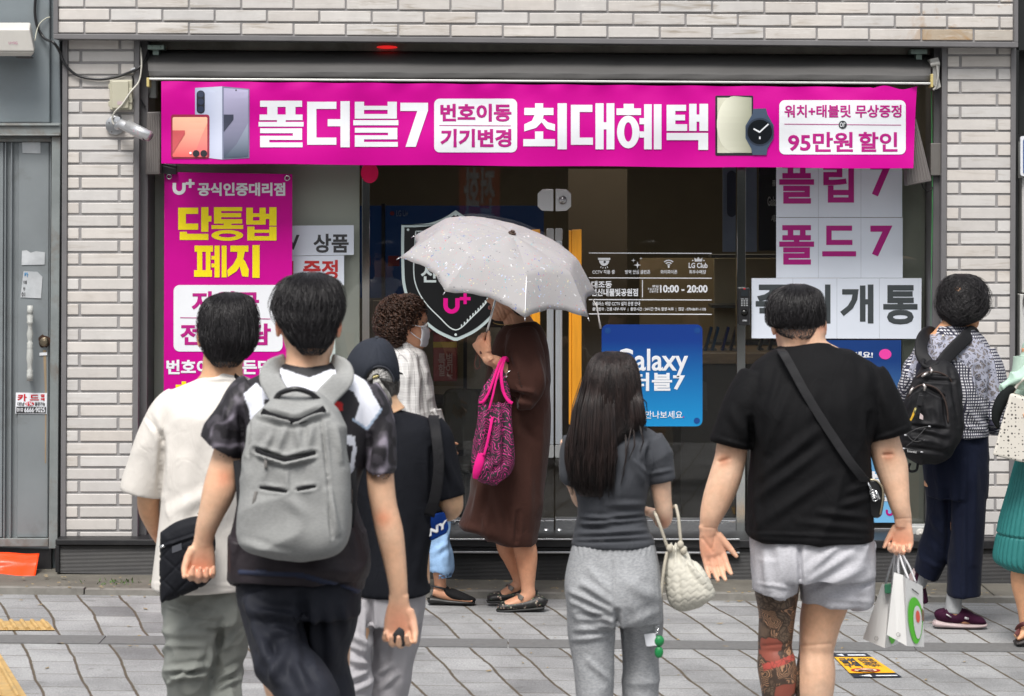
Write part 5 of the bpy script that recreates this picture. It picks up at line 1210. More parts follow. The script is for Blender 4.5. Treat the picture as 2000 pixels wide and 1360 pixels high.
# his bag
qb = thing('crossbody_bag', 'black quilted crossbody bag slung behind the person in the cream tee', 'bag', A.w(365,1100,-.2))
poly = [(313,1040),(345,1019),(388,1008),(402,1022),(420,1048),(419,1100),(413,1134),(370,1158),(318,1178),(313,1174),(311,1110)]
ctr = (365,1095); bm = BM()
n_ = 9; fr = []
def bagring(k, off): return [bm.verts.new(A.w(ctr[0]+(x-ctr[0])*k, ctr[1]+(y-ctr[1])*k, off)) for x, y in QP]
QP = [tuple(p) for p in spline(poly+[poly[0]], 66)[:-1]]
rg = [bagring(.35,-.262),bagring(.6,-.258),bagring(.82,-.250),bagring(.94,-.238),bagring(1.,-.222),bagring(1.,-.195),bagring(.95,-.178),bagring(.6,-.172)]
skin_rings(bm, rg)
me = fused(bm, .004, 2, 'bag'); co_, no_ = getco(me); px_ = proj(co_)
quilt = np.zeros(len(co_))
for a, b, s_ in ((1,.62,30),(-1.15,.62,34)):
    q = ((px_[:,0]*b+px_[:,1]*a*.62)/s_) % 1; quilt = np.maximum(quilt, np.exp(-((np.minimum(q,1-q))/.055)**2))
quilt *= (px_[:,1] > 1068-(px_[:,0]-313)*.33)
co_ -= no_*(quilt*.004)[:,None]; setco(me, co_); crease(me, [(313,1069,385,1045,2.5,.006)]); me.materials.clear()
link('pouch', me, fabric('black_nylon', (.014,.015,.019), .6, .1, 500, .3), qb, True)
bm = BM(); tube(bm, [A.w(314,1068,-.235),A.w(350,1055,-.25),A.w(385,1043,-.25)], [.0028]*3, 8); zp = obj('zip', bm, M['black_plastic'], qb)
bm = BM(); tube(bm, [A.w(312,1069,-.246),A.w(318,1067,-.25),A.w(322,1068,-.252)], [.004,.005,.003], 8); obj('zip_pull', bm, M['chrome'], zp, True)
bm = BM(); b_ = [A.w(336,1068,-.262),A.w(354,1061,-.264),A.w(355,1074,-.264),A.w(336,1081,-.262)]; v = [bm.verts.new(p) for p in b_]+[bm.verts.new(p+Vector((0,.004,0))) for p in b_]
bm.faces.new(v[:4]); bm.faces.new(v[4:][::-1]); [bm.faces.new([v[i],v[4+i],v[4+(i+1)%4],v[(i+1)%4]]) for i in range(4)]
obj('patch', bm, fabric('grey_patch', (.09,.095,.11), .6), qb)
bm = BM(); strip_bm(bm, A, [(390,1010,-.20),(430,980,-.17),(470,900,-.16),(480,820,-.13),(470,755,-.08),(455,735,-.02)], 16, .004); obj('strap', bm, fabric('black_webbing', (.014,.014,.016), .7), qb, True)

hair('nape_hair', A, [(688,400,488,.010,.090),(700,407,478,.004,.080),(710,414,470,-.002,.074),(717,424,462,-.004,.072)], pa, HB, 420, .3, .0011, .03, (180,360), (0,.75), 0, .1, seed=3, base=False)
# ================================================================== young man with the grey backpack
B = Fig(690)
pb_ = person('person in a black and white patterned jersey wearing a grey backpack', B, 580)
bm = BM(); hc = B.w(603, 638, .05); Rm = Matrix.Rotation(R(-3),3,'Z')
head_bm(bm, hc, .235, Rm, 1.0)
sweep(bm, B, [(603,655,.03,40,.062),(602,690,.025,43,.060),(601,716,.02,47,.064),(600,745,.02,80,.07)])
loft(bm, B, [(740,500,700,.02,.06),(820,490,705,.02,.09),(980,500,680,.02,.09),(1130,490,680,.02,.09)], 24)
sweep(bm, B, [(492,775,.02,30,.05),(462,830,.01,30,.05),(447,880,.0,29,.044),(434,930,-.01,31,.045),(427,962,-.02,32,.044),(412,1005,-.02,25,.036),(402,1035,-.015,21,.028),(399,1055,-.01,18.5,.022),(398,1064,-.01,17,.019)])
hand_bm(bm, B.w(397,1058,-.01), Vector((-.1,.12,-1)), Vector((.25,-1,-.15)), 1, .98, (62,70,50), 2, 50, 30)
sweep(bm, B, [(712,775,.02,30,.05),(735,840,.01,29,.05),(741,905,.0,27,.046),(744,950,-.01,27,.044),(750,990,-.015,26,.042),(761,1040,-.02,27,.040),(770,1090,-.02,23,.034),(777,1140,-.02,19,.027),(779,1172,-.015,17.5,.022),(779,1182,-.015,16.5,.019)])
hand_bm(bm, B.w(779,1176,-.015), Vector((.0,.10,-1)), Vector((-.1,-1,-.1)), -1, 1.04, (52,62,45), 2, 45, 26)
for x0, x1, x2, o in ((520,545,590,-.12),(650,650,655,.1)): sweep(bm, B, [(x0,1150,.04,40,.07),(x1,1330,o*.4+.06,32,.06),(x2,1460,o,28,.055),(x2+10,1640,o*2.2,20,.042),(x2+10,1735,o*2.4,20,.045)])
body(bm, B, pb_, skin_mat('skin_fair', srgb(226,187,158)), tint=[(547,640,16,(1.08,.66,.60)),(662,640,16,(1.08,.66,.60)),(437,935,20,(1.05,.78,.72)),(748,1013,18,(1.0,.70,.62)),(392,1110,30,(1.02,.78,.76)),(780,1215,34,(1.04,.80,.78)),(600,690,30,(.97,.9,.86))])
hair('hair', B, [(532,592,624,.06,.03),(537,574,640,.058,.062),(546,556,654,.055,.09),(562,543,664,.05,.108),(585,535,669,.045,.118),(605,534,669,.04,.118),(624,540,664,.03,.114),(642,552,656,.02,.103),(660,563,650,.008,.09),(678,578,642,-.004,.074)], pb_, HB, 2800, .32, .0017, .08, (0,360), (0,.84), 0, .16, seed=5, endlift=.02)
hair('nape_hair', B, [(655,562,652,.010,.095),(670,574,645,.0,.082),(684,582,638,-.006,.072),(693,592,628,-.008,.068)], pb_, HB, 420, .3, .0011, .03, (180,360), (0,.75), 0, .1, seed=6, base=False)
def jersey_col(co, no, px):
    c = np.tile(np.array([.020,.018,.022]), (len(co),1))
    mar = vnoise(np.stack([co[:,0]*16, co[:,1]*16, co[:,2]*16],1)); mar2 = vnoise(np.stack([co[:,0]*45+9, co[:,1]*45, co[:,2]*45],1))
    slv = ((px[:,0] < 478+(px[:,1]-780)*.02) | (px[:,0] > 716-(px[:,1]-800)*.02)) & (px[:,1] < 940)
    yoke = inpoly(px, [(470,735),(487,757),(505,815),(492,830),(440,800),(420,760)])
    g = np.clip(np.exp(-(mar/.13)**2)*(.55+.9*mar2)+.12*(mar2 > .2), 0, 1)[:,None]*.26
    c = np.where((slv)[:,None], c+g*np.array([1,.9,1.1]), c)
    white = inpoly(px, [(538,714),(555,722),(604,738),(642,722),(680,722),(715,745),(745,800),(717,838),(693,820),(703,790),(690,765),(655,752),(610,770),(570,770),(535,752),(510,745),(530,720)]) | inpoly(px, [(476,770),(500,748),(530,775),(535,800),(490,825),(486,800)])
    blk = inpoly(px, [(516,782),(545,775),(560,800),(530,815),(516,800)])
    c[white] = (.74,.76,.84)
    c[blk] = (.02,.018,.022)
    ww = inpoly(px, [(676,850),(694,852),(694,872),(676,868)]) | inpoly(px, [(690,870),(697,872),(690,930),(680,930)])
    c[ww] = (.70,.72,.80)
    red = inpoly(px, [(645,782),(668,786),(670,800),(660,808),(648,792)])
    c[red] = (.62,.02,.02)
    e1, _ = seg_d(px,745,800,717,838); e2, _ = seg_d(px,717,838,690,820)
    c[((e1 < 2.2) | (e2 < 2.2)) & (px[:,1] > 790)] = (.30,.38,.50)
    col = inpoly(px, [(552,708),(650,708),(650,720),(606,737),(560,722)]); c[col] = (.016,.016,.02)
    lo = px[:,1] > 1000; c[lo] = (.026,.020,.025)
    d, _ = seg_d(px, 470,1117,590,1124); d2, _ = seg_d(px, 590,1124,712,1160)
    band = (np.minimum(d,d2) < 5) & (no[:,1] < .2); c[band] = (.022,.030,.065)
    return c
bm = BM()
loft(bm, B, [(708,572,632,.02,.055),(713,556,648,.02,.066),(722,535,668,.02,.075),(735,505,695,.02,.088),(752,478,722,.02,.105),(780,468,738,.02,.13),(830,472,730,.02,.15),(900,474,712,.02,.155),(980,464,694,.02,.155),(1050,453,714,.02,.16),(1100,448,722,.02,.162),(1128,447,718,.02,.16)], 52, None, 2.5)
# the tail hangs lower at both sides
sweep(bm, B, [(480,1050,.02,32,.12),(470,1110,.02,24,.10),(460,1136,.02,13,.07)]); sweep(bm, B, [(660,1050,.02,55,.13),(675,1110,.02,46,.12),(688,1140,.02,32,.10),(700,1158,.02,14,.07)])
sweep(bm, B, [(500,765,.02,40,.085),(478,785,.015,43,.088),(455,820,.01,42,.085),(440,850,.005,44,.08),(434,868,.0,45,.078),(432,872,.0,43,.075)], 28)
sweep(bm, B, [(705,770,.02,40,.085),(724,800,.015,39,.088),(736,840,.01,36,.085),(741,880,.005,33,.078),(743,910,.0,31,.072),(743,915,.0,28,.07)], 28)
cloth('jersey', bm, fabric('printed_jersey', None, .6, .05, 900, .2, attr='col', spec=.35), pb_, .0042, 4, [(440,800,470,850,8,.006),(450,790,440,860,8,.006),(468,800,474,862,6,-.010),(722,850,716,925,6,-.010),(755,830,745,900,8,.006),(700,980,715,1100,12,.006),(452,1040,460,1120,9,.005),(560,1110,700,1120,12,.006),(690,1000,700,1080,10,.006),(495,760,480,800,8,.005),(470,1119,600,1126,3,.005),(600,1126,708,1160,3,.005)], [(.003,.10,.16,.3,11)], jersey_col)
bm = BM()
loft(bm, B, [(1100,470,706,.02,.12),(1150,462,705,.02,.13),(1180,466,704,.02,.135),(1200,470,703,.02,.13)], 44, None, 2.5)
sweep(bm, B, [(531,1170,.0,68,.115),(537,1220,-.03,62,.12),(543,1262,-.06,56,.12),(556,1295,-.10,55,.12),(580,1325,-.16,56,.11),(602,1352,-.20,54,.10),(614,1376,-.22,54,.10),(616,1380,-.22,48,.09)], 34)
sweep(bm, B, [(646,1170,.05,57,.115),(644,1220,.07,55,.11),(640,1270,.08,43,.105),(645,1310,.09,38,.10),(648,1342,.09,42,.10),(650,1372,.09,43,.10),(650,1376,.09,38,.09)], 34)
cloth('shorts', bm, fabric('navy_nylon', (.021,.023,.032),   .65, .1, 600, .12, spec=.18), pb_, .0055, 3, [(480,1180,560,1215,10,.010),(490,1200,585,1205,9,.012),(505,1230,540,1330,11,.012),(520,1215,575,1260,12,.012),(560,1270,530,1330,9,.010),(590,1165,600,1290,10,-.022),(585,1275,645,1330,9,.010),(575,1290,600,1350,10,.010),(640,1180,650,1300,12,.008),(670,1180,675,1240,8,.007),(540,1250,520,1300,9,-.010),(480,1160,500,1260,9,.008),(610,1200,615,1300,9,.008)], [(.002,.12,.14,.4,21)])
bm = BM()
for x, o in ((600,-.3),(665,.22)): q = B.w(x, 1700, o); shoe(bm, B, (q.x,q.y-.08,0), (q.x,q.y+.2,0), .105)
obj('shoes', bm, pm('dark_shoe', (.05,.05,.055), .5), pb_, True)
kc = thing('key_case', 'small black case held in the fist of the person with the backpack', 'case', B.w(779,1235,-.06))
bm = BM(); pts = [(779,1224),(789,1230),(794,1252),(790,1264),(778,1262),(767,1254),(766,1240)]; a_ = [bm.verts.new(B.w(x,y,-.075)) for x,y in pts]; b_ = [bm.verts.new(B.w(x,y,-.035)) for x,y in pts]
bm.faces.new(a_); bm.faces.new(b_[::-1]); [bm.faces.new([a_[i],b_[i],b_[(i+1)%7],a_[(i+1)%7]]) for i in range(7)]
obj('case_body', bm, pm('matte_black_case', (.018,.018,.02), .6), kc, True, bevel=.005)
# backpack
bp = thing('backpack', 'light grey backpack with black zips on the back of the person in the jersey', 'backpack', B.w(578,1090,-.25))
gf = fabric('grey_canvas', srgb(150,151,150), .85, .08, 500, .35, melange=.10, crumple=.6)
bm = BM()
loft(bm, B, [(764,556,606,-.20,.02),(770,540,622,-.205,.045),(780,530,634,-.21,.06),(800,512,656,-.22,.075),(822,490,668,-.23,.085),(845,479,676,-.235,.09),(900,475,680,-.24,.098),(960,470,684,-.245,.105),(1020,466,684,-.25,.11),(1050,467,680,-.25,.11),(1070,480,670,-.25,.10),(1084,510,645,-.25,.08),(1094,535,600,-.25,.045)], 52, None, 3.0)
bfolds = [(515,806,577,820,5,-.010),(577,820,632,799,5,-.010),(505,815,577,829,4,.010),(577,829,640,808,4,.010),(489,828,486,890,2.5,-.008),(628,825,640,930,3,-.008),(640,930,648,1050,3,-.006),(499,878,557,898,4,-.014),(557,898,615,885,4,-.014),(505,890,557,908,4,.010),(557,908,612,894,4,.010),
 (508,953,560,960,3,-.010),(580,956,615,951,3,-.010),(560,830,540,885,7,.007),(580,835,590,885,7,.007),(610,830,600,880,7,.007),(530,850,515,880,6,.006),(560,975,600,1005,10,.003),(640,960,660,1040,6,.007),(475,1060,560,1085,6,.004),(560,900,562,960,4,.005),(520,900,510,950,8,.004),(655,835,665,900,6,.006)]
cloth('pack_body', bm, gf, bp, .005, 4, bfolds, [(.003,.09,.09,.5,31)])
bm = BM()
for pts in ([(512,803,-.300),(530,812,-.308),(577,823,-.322),(610,812,-.312),(634,798,-.298)],):
    strip_bm(bm, B, pts, 12, .008)
obj('top_zip', bm, fabric('black_zip', (.016,.016,.018), .6), bp, True)
for pts, w_ in (([(500,877,-.318),(520,889,-.332),(557,898,-.338),(590,894,-.336),(616,884,-.326)],8),([(508,952,-.334),(530,953,-.344),(560,960,-.350)],4.5),([(580,956,-.350),(600,951,-.348),(616,951,-.342)],4.5)):
    bm = BM(); strip_bm(bm, B, pts, w_, .006); obj('pocket_zip', bm, fabric('black_zip_tape', (.018,.018,.02), .6), bp, True)
for a, b in (((519,893,-.340),(519,914,-.342)),((500,960,-.338),(494,990,-.338))):
    bm = BM(); strip_bm(bm, B, [a, ((a[0]+b[0])/2,(a[1]+b[1])/2,a[2]-.003), b], 6, .006); obj('zip_pull', bm, M['grey_plastic'], bp, True)
bm = BM(); strip_bm(bm, B, [(650,838,-.29),(663,870,-.285),(676,905,-.26)], 9, .006); obj('side_zip', bm, fabric('side_zip_black', (.02,.02,.022), .6), bp, True)
bm = BM(); tube(bm, [B.w(*p) for p in spline([(537,782,-.235),(548,768,-.265),(577,760,-.275),(606,768,-.265),(624,782,-.235)],24)], [.0075]*25, 10); obj('grab_handle', bm, M['black_plastic'], bp, True)
for pts in ([(556,712,.03),(534,722,-.06),(528,742,-.12),(545,772,-.17),(552,790,-.2)], [(650,712,.03),(668,722,-.06),(668,742,-.12),(640,772,-.17),(628,790,-.2)]):
    bm = BM(); strip_bm(bm, B, pts, 42, .016); obj('shoulder_strap', bm, gf, bp, True)
for x0, y0, x1, y1 in ((672,955,688,984),):
    bm = BM(); hexa(bm, [B.w(x0,y1,-.27),B.w(x1,y1,-.25),B.w(x1,y0,-.25),B.w(x0,y0,-.27),B.w(x0,y1,-.2),B.w(x1,y1,-.2),B.w(x1,y0,-.2),B.w(x0,y0,-.2)]); obj('side_webbing', bm, M['black_plastic'], bp, bevel=.003)
for pts in ([(462,900,-.05),(468,960,-.12),(472,1030,-.16)], [(690,900,-.05),(690,960,-.12),(684,1030,-.16)]):
    bm = BM(); strip_bm(bm, B, pts, 14, .004); obj('lower_strap', bm, fabric('black_webbing2', (.016,.016,.018), .7), bp, True)
# ================================================================== woman in the dark cap
Cc = Fig(590)
pc = person('person in a navy cap with a grey ponytail, black tee and pale grey trousers', Cc, 770)
bm = BM(); hc = Cc.w(731, 738, .0); Rm = Matrix.Rotation(R(16),3,'Z') @ Matrix.Rotation(R(-8),3,'X')
head_bm(bm, hc, .206, Rm, .94)
sweep(bm, Cc, [(742,750,.0,28,.052),(752,785,-.01,26,.050),(760,808,-.01,34,.06)])
loft(bm, Cc, [(820,700,850,.0,.06),(900,700,850,.0,.09),(1040,710,840,.0,.09),(1140,700,840,.0,.09)], 24)
sweep(bm, Cc, [(862,865,.02,26,.045),(872,920,.0,27,.046),(877,965,-.01,27,.044),(880,990,.01,24,.040),(868,998,.06,20,.036),(845,985,.17,16,.030),(825,972,.24,14,.026)])
hand_bm(bm, Cc.w(822,970,.245), Vector((-.6,.6,.2)), Vector((-.3,-.3,-.8)), 1, .9)
sweep(bm, Cc, [(705,850,.02,26,.045),(690,930,.02,24,.043),(690,980,.06,20,.036),(720,1000,.2,15,.028)])
hand_bm(bm, Cc.w(723,1000,.21), Vector((.5,.8,0)), Vector((.6,-.3,-.6)), 1, .9)
for x0, x1, o in ((703,690,-.10),(775,760,.06)): sweep(bm, Cc, [(x0,1120,.0,34,.07),(x1,1280,o,28,.06),(x1,1420,o,22,.05),(x1,1545,o,15,.033)])
body(bm, Cc, pc, skin_mat('skin_light', srgb(228,188,152)), tint=[(778,750,12,(1.05,.78,.72))])
def cap_mat():
    k = N('navy_cap_cloth'); k.p(Base__Color=k.mix(1., (.026,.029,.038), k.ramp(k.noise(9,4),[(.3,.85),(.7,1.1)]), 'MULTIPLY'), Roughness=.75); k.bump(k.noise(500,2), .25, .001); return k.m
bm = BM()
loft(bm, Cc, [(660,728,744,.0,.02),(663,715,752,.0,.05),(671,700,762,.0,.078),(685,687,771,.0,.10),(703,677,777,.0,.116),(720,674,780,.0,.122),(738,676,781,.005,.122),(748,682,780,.02,.112),(756,700,778,.03,.10)], 44, None, 2.1)
me = fused(bm, .0045, 3, 'cap')
co_, no_ = getco(me); px_ = proj(co_)
hole = np.exp(-np.clip(((px_[:,0]-741)/30)**2+((px_[:,1]-752)/35)**2, 0, 9)**3)*(no_[:,1] < .2)      # the open arch at the back
co_ -= no_*(hole*.016)[:,None]
for a, b, c_, d_ in ((735,661,700,748),(735,661,741,716),(736,661,775,735)):
    r_, t_ = seg_d(px_, a,b,c_,d_); co_ -= no_*(np.exp(-(r_/1.6)**2)*.0016*(no_[:,1] < .3))[:,None]
setco(me, co_); colour(me, lambda co, no, px: np.where((np.clip(((px[:,0]-741)/30)**2+((px[:,1]-752)/35)**2,0,9) < 1)[:,None] & (no[:,1] < .2)[:,None], np.array([.035,.033,.032]), np.array([.030,.034,.045]))); me.materials.clear()
cap = link('cap', me, fabric('navy_cap', None, .75, .12, 500, .25, attr='col'), pc, True)
bm = BM(); ball(bm, Cc.w(736,660,.0), (.009,.009,.006), 8); obj('cap_button', bm, cap_mat(), cap, True)
q_ = [(714,752),(716,735),(726,721),(741,716),(757,721),(768,738),(769,747)]
bm = BM(); tube(bm, [Cc.w(x,y,-.118+.012*abs(x-741)/30) for x,y in spline(q_,30)], [.0032]*31, 8); obj('cap_binding', bm, cap_mat(), cap, True)
bm = BM(); vis = [(r, a) for r in (0,1) for a in range(0)]
br = Rm @ Vector((0,1,0)); sx_ = Rm @ Vector((1,0,0))
gr = []
for j in range(6):
    row = []
    for i in range(15):
        a = -1.25+2.5*i/14; rad = .095+.07*j/5*math.cos(a*.9)
        p = hc+br*(rad*math.cos(a)+.005)+sx_*(rad*.92*math.sin(a))+Vector((0,0,.045-.012*j/5-.02*math.sin(a)**2)); row.append(bm.verts.new(p))
    gr.append(row)
for a, b in zip(gr, gr[1:]):
    for i in range(14): bm.faces.new([a[i],a[i+1],b[i+1],b[i]])
o = obj('cap_peak', bm, cap_mat(), cap, True); o.modifiers.new('s','SOLIDIFY').thickness = .004
grey_h = hair_mat('grey_hair', (.12,.115,.11), (.55,.54,.52), .45)
# hair pulled back under the arch, then the tail
bm = BM(); rr_ = random.Random(3)
for i in range(220):
    a = rr_.uniform(-1.5,1.5)+math.pi/2; p0 = (741+28*math.cos(a)*rr_.uniform(.9,1.), 750-31*math.sin(a)*rr_.uniform(.8,1.)); p1 = (734+rr_.gauss(0,2.2), 738+rr_.gauss(0,1.5))
    mid = ((p0[0]+p1[0])/2, (p0[1]+p1[1])/2-1); d0 = -.112+.012*abs(p0[0]-741)/30
    tube(bm, [Cc.w(p0[0],p0[1],d0), Cc.w(mid[0],mid[1],d0-.012), Cc.w(p1[0],p1[1],-.140)], [.0016,.0018,.0018], 5)
for i in range(330):
    u = rr_.uniform(-1,1); w_ = rr_.uniform(-1,1); L = rr_.uniform(.72,1.0)
    ctl = [(734,738,-.140,4),(738,752,-.155,9),(744,770,-.150,17),(750,788,-.140,16),(752,803,-.125,6)]
    q = spline(ctl, 14)[:int(15*L)]
    tube(bm, [Cc.w(x+u*ww, y, o-w_*ww/Cc.s*.8) for x,y,o,ww in q], [.0019*(1-.6*k/len(q)) for k in range(len(q))], 5)
me = bpy.data.meshes.new('hair'); bm.to_mesh(me); bm.free(); hr_ = link('hair', me, grey_h, pc, True)
bm = BM(); c_ = Cc.w(734,737.5,-.142); tube(bm, [c_+Vector((.009*math.cos(a), -.004*math.sin(a)-.002, .010*math.sin(a)+.004*math.cos(a))) for a in np.linspace(0,6.28,18)], [.004]*18, 8, False); obj('hair_tie', bm, M['black_plastic'], hr_, True)
bm = BM(); hexa(bm, [Cc.w(728,740,-.158),Cc.w(739,736,-.158),Cc.w(739,732.5,-.158),Cc.w(728,736,-.158),Cc.w(728,740,-.15),Cc.w(739,736,-.15),Cc.w(739,732.5,-.15),Cc.w(728,736,-.15)]); obj('hair_clip', bm, pm('gold_clip', (.75,.65,.30), .3, .8), hr_, bevel=.001)
hair('side_hair', Cc, [(735,690,779,.0,.10),(750,694,780,.01,.10),(765,704,778,.01,.09),(780,718,772,.01,.075)], pc, hair_mat('dark_grey_hair', (.06,.057,.055), (.25,.24,.23)), 350, .4, .0018, .02, (0,360), (0,.7), seed=9)
bm = BM()
loft(bm, Cc, [(799,742,778,.0,.055),(804,728,792,.0,.066),(812,706,822,.0,.082),(824,690,848,.0,.10),(845,682,864,.0,.12),(900,684,862,.0,.14),(985,690,853,.0,.145),(1060,694,842,.0,.145),(1120,690,840,.0,.15),(1152,688,844,.0,.15),(1155,690,842,.0,.147)], 48, None, 2.5)
sweep(bm, Cc, [(840,832,.01,28,.07),(856,855,.01,30,.076),(866,890,.005,29,.075),(872,930,.0,30,.072),(877,965,-.005,31,.068),(878,972,-.006,30,.066),(878.5,974,-.006,27,.06)], 28)
sweep(bm, Cc, [(705,832,.01,28,.07),(690,880,.01,32,.076),(682,950,.0,31,.07)], 28)
cloth('tee', bm, fabric('black_tee_cotton', (.011,.012,.016), .8, .12, 700, .2), pc, .006, 4, [(845,880,846,985,6,-.012),(850,840,900,960,8,.005),(840,1000,820,1120,10,.006),(760,860,800,1000,14,.005),(838,1030,842,1140,6,.006),(860,880,890,950,6,.005)], [(.0035,.12,.26,.2,41)])
bm = BM()
loft(bm, Cc, [(1130,692,836,.0,.13),(1165,690,830,.0,.135),(1200,686,826,.0,.135),(1215,688,824,.0,.13)], 40, None, 2.4)
sweep(bm, Cc, [(703,1195,-.03,30,.10),(700,1245,-.07,27,.095),(697,1300,-.09,28,.09),(690,1345,-.11,40,.09),(685,1440,-.12,38,.08),(684,1545,-.10,34,.075)], 30)
sweep(bm, Cc, [(775,1195,.04,50,.11),(770,1260,.06,46,.10),(762,1320,.06,42,.09),(757,1360,.06,40,.085),(756,1540,.05,36,.08)], 30)
cloth('trousers', bm, fabric('pale_grey_cotton', srgb(172,170,174), .8, .06, 500, .2), pc, .006, 3, [(724,1170,722,1290,5,-.016),(690,1240,715,1260,6,.008),(685,1290,718,1300,6,.010),(680,1330,720,1310,5,.010),(690,1350,735,1325,6,.010),(775,1190,770,1330,8,.005),(800,1210,780,1350,7,.006),(735,1320,760,1300,5,.006),(745,1345,775,1315,5,.006),(680,1270,716,1285,5,-.008)], [(.004,.08,.12,.3,44)])
bm = BM()
for x, o in ((684,-.10),(756,.05)): q = Cc.w(x, 1500, o); shoe(bm, Cc, (q.x,q.y-.07,0), (q.x,q.y+.18,0), .09)
obj('shoes', bm, pm('grey_shoe', (.3,.3,.3), .6), pc, True)
nb_ = thing('shoulder_bag', 'black shoulder bag with a blue lettered band under the arm of the capped person', 'bag', Cc.w(855,1035,.0))
bm = BM(); poly = [(834,1006),(868,1000),(877,1030),(872,1042),(842,1057),(836,1050)]
a_ = [bm.verts.new(Cc.w(x,y,-.09)) for x,y in poly]; b_ = [bm.verts.new(Cc.w(x,y,.04)) for x,y in poly]; n6 = 6
bm.faces.new(a_); bm.faces.new(b_[::-1]); [bm.faces.new([a_[i],b_[i],b_[(i+1)%n6],a_[(i+1)%n6]]) for i in range(n6)]
obj('bag_body', bm, fabric('blue_band', (.006,.035,.20), .7), nb_, True, bevel=.006)
bm = BM(); poly = [(834,960),(850,972),(858,990),(866,999),(834,1010),(830,985)]
a_ = [bm.verts.new(Cc.w(x,y,-.085)) for x,y in poly]; b_ = [bm.verts.new(Cc.w(x,y,.04)) for x,y in poly]
bm.faces.new(a_); bm.faces.new(b_[::-1]); [bm.faces.new([a_[i],b_[i],b_[(i+1)%n6],a_[(i+1)%n6]]) for i in range(n6)]
obj('bag_top', bm, fabric('bag_black', (.010,.010,.012), .7), nb_, True, bevel=.006)
text_obj('lettering', 'NY', lambda fx, fy: Cc.w(838+36*fx, 1049-21*fx*.95-18*fy+3*fy, -.0945), 0, wv, nb_, .05)
bm = BM(); strip_bm(bm, Cc, [(848,812,.06),(847,818,-.06),(852,850,-.125),(857,910,-.15),(850,970,-.145),(838,1008,-.12)], 21, .004); obj('strap', bm, fabric('black_strap', (.016,.016,.018), .6), nb_, True)

# ================================================================== curly haired woman in a mask
D = Fig(398)
pd = person('person with brown curly hair, a white face mask and a white checked blouse', D, 800)
bm = BM(); hc = D.w(797, 638, .0); Rm = Matrix.Rotation(R(-80),3,'Z') @ Matrix.Rotation(R(-2),3,'X'); HD = .222
head_bm(bm, hc, HD, Rm, 1.0)
sweep(bm, D, [(797,645,.0,24,.055),(793,660,.0,22,.056),(790,678,.0,26,.06),(790,690,.0,40,.08)])
loft(bm, D, [(705,778,818,.0,.07),(760,774,830,.0,.12),(860,775,850,.0,.13),(960,775,855,.0,.13)], 24)
sweep(bm, D, [(795,712,-.17,15,.045),(798,760,-.18,14,.042),(805,800,-.19,12,.038),(828,835,-.20,10,.032),(850,862,-.2,9,.026)])
hand_bm(bm, D.w(852,864,-.2), Vector((.7,0,-.7)), Vector((0,.9,0)), 1, .85)
sweep(bm, D, [(840,960,-.06,22,.07),(852,1060,-.08,17,.055),(858,1110,-.1,14,.042),(860,1142,-.1,11.5,.036),(861,1150,-.1,12,.038)])
sweep(bm, D, [(800,960,.08,24,.075),(770,1060,.08,20,.06),(750,1110,.08,15,.045),(748,1150,.08,12,.036)])
for x, o in ((861,-.1),(748,.08)):
    sweep(bm, D, [(x-15,1154,o,9,.03),(x,1157,o,13,.036),(x+25,1164,o,12,.04),(x+48,1170,o,7,.045),(x+62,1172,o,4,.04)])
body(bm, D, pd, skin_mat('skin_older', srgb(206,157,128)), .0035, tint=[(803,642,10,(1.0,.78,.70)),(826,612,10,(1.05,.92,.86)),(850,1140,14,(.95,.85,.8))])
for sx in (-1,1): eye(D, pd, hc, Rm, HD, sx)
bm = BM()
for sx in (-1,1): tube(bm, [hc+Rm @ Vector((sx*x*HD, (.415-.5*x*x)*HD, (.125+z)*HD)) for x, z in ((.07,-.01),(.12,.012),(.17,.012),(.22,-.01))], [.002,.003,.003,.0015], 6)
obj('eyebrows', bm, hair_mat('brow_brown', (.03,.018,.012)), pd, True)
hbr = hair_mat('brown_curls', (.020,.010,.007), (.075,.036,.022), .38)
hair('hair', D, [(575,776,800,.0,.03),(580,762,812,.0,.06),(590,748,822,.0,.085),(602,739,828,.0,.10),(620,734,826,.0,.11),(636,733,816,.0,.112),(648,735,803,.0,.108),(660,742,798,.0,.095),(670,757,792,.0,.075),(676,768,786,.0,.05)], pd, hbr, 1100, .16, .0030, .06, (0,360), (0,.93), .0085, .3, seed=8, inner=.93)
# mask
bm = BM(); gr = []
for j in range(15):
    z = -.44+.50*j/14; row = []
    for i in range(23):
        t = (i/22-.5)*2; zz = z; xw = .30*math.sin(t*1.25)/math.sin(1.25)
        f = np.interp(.48+zz+.0, _HP[:,0], _HP[:,1]); edge = max(0,1-abs(t))**.5
        y = f-1.45*xw*xw*1.25+.065*edge*(1-((z+.19)/.27)**2)*1.0+.02
        yy = min(y, .60); y = yy
        row.append(bm.verts.new(hc+Rm @ Vector((xw*HD, y*HD, (zz*(1-.12*t*t)-.02*t*t)*HD))))
    gr.append(row)
for a, b in zip(gr, gr[1:]):
    for i in range(22): bm.faces.new([a[i],a[i+1],b[i+1],b[i]])
o = obj('face_mask', bm, pm('mask_white', (.66,.66,.70), .8, var=.03, bump=.15, bscale=60), pd, True); o.modifiers.new('s','SOLIDIFY').thickness = .0025
bm = BM()
for sx in (-1,1):
    e = hc+Rm @ Vector((sx*.355*HD, .03*HD, .06*HD)); e2 = hc+Rm @ Vector((sx*.355*HD, .01*HD, -.10*HD))
    tube(bm, [e, hc+Rm @ Vector((sx*.335*HD,.20*HD,.03*HD)), hc+Rm @ Vector((sx*.27*HD,.36*HD,.0))], [.0022]*3, 6)
    tube(bm, [e2, hc+Rm @ Vector((sx*.325*HD,.14*HD,-.20*HD)), hc+Rm @ Vector((sx*.26*HD,.32*HD,-.30*HD))], [.0022]*3, 6)
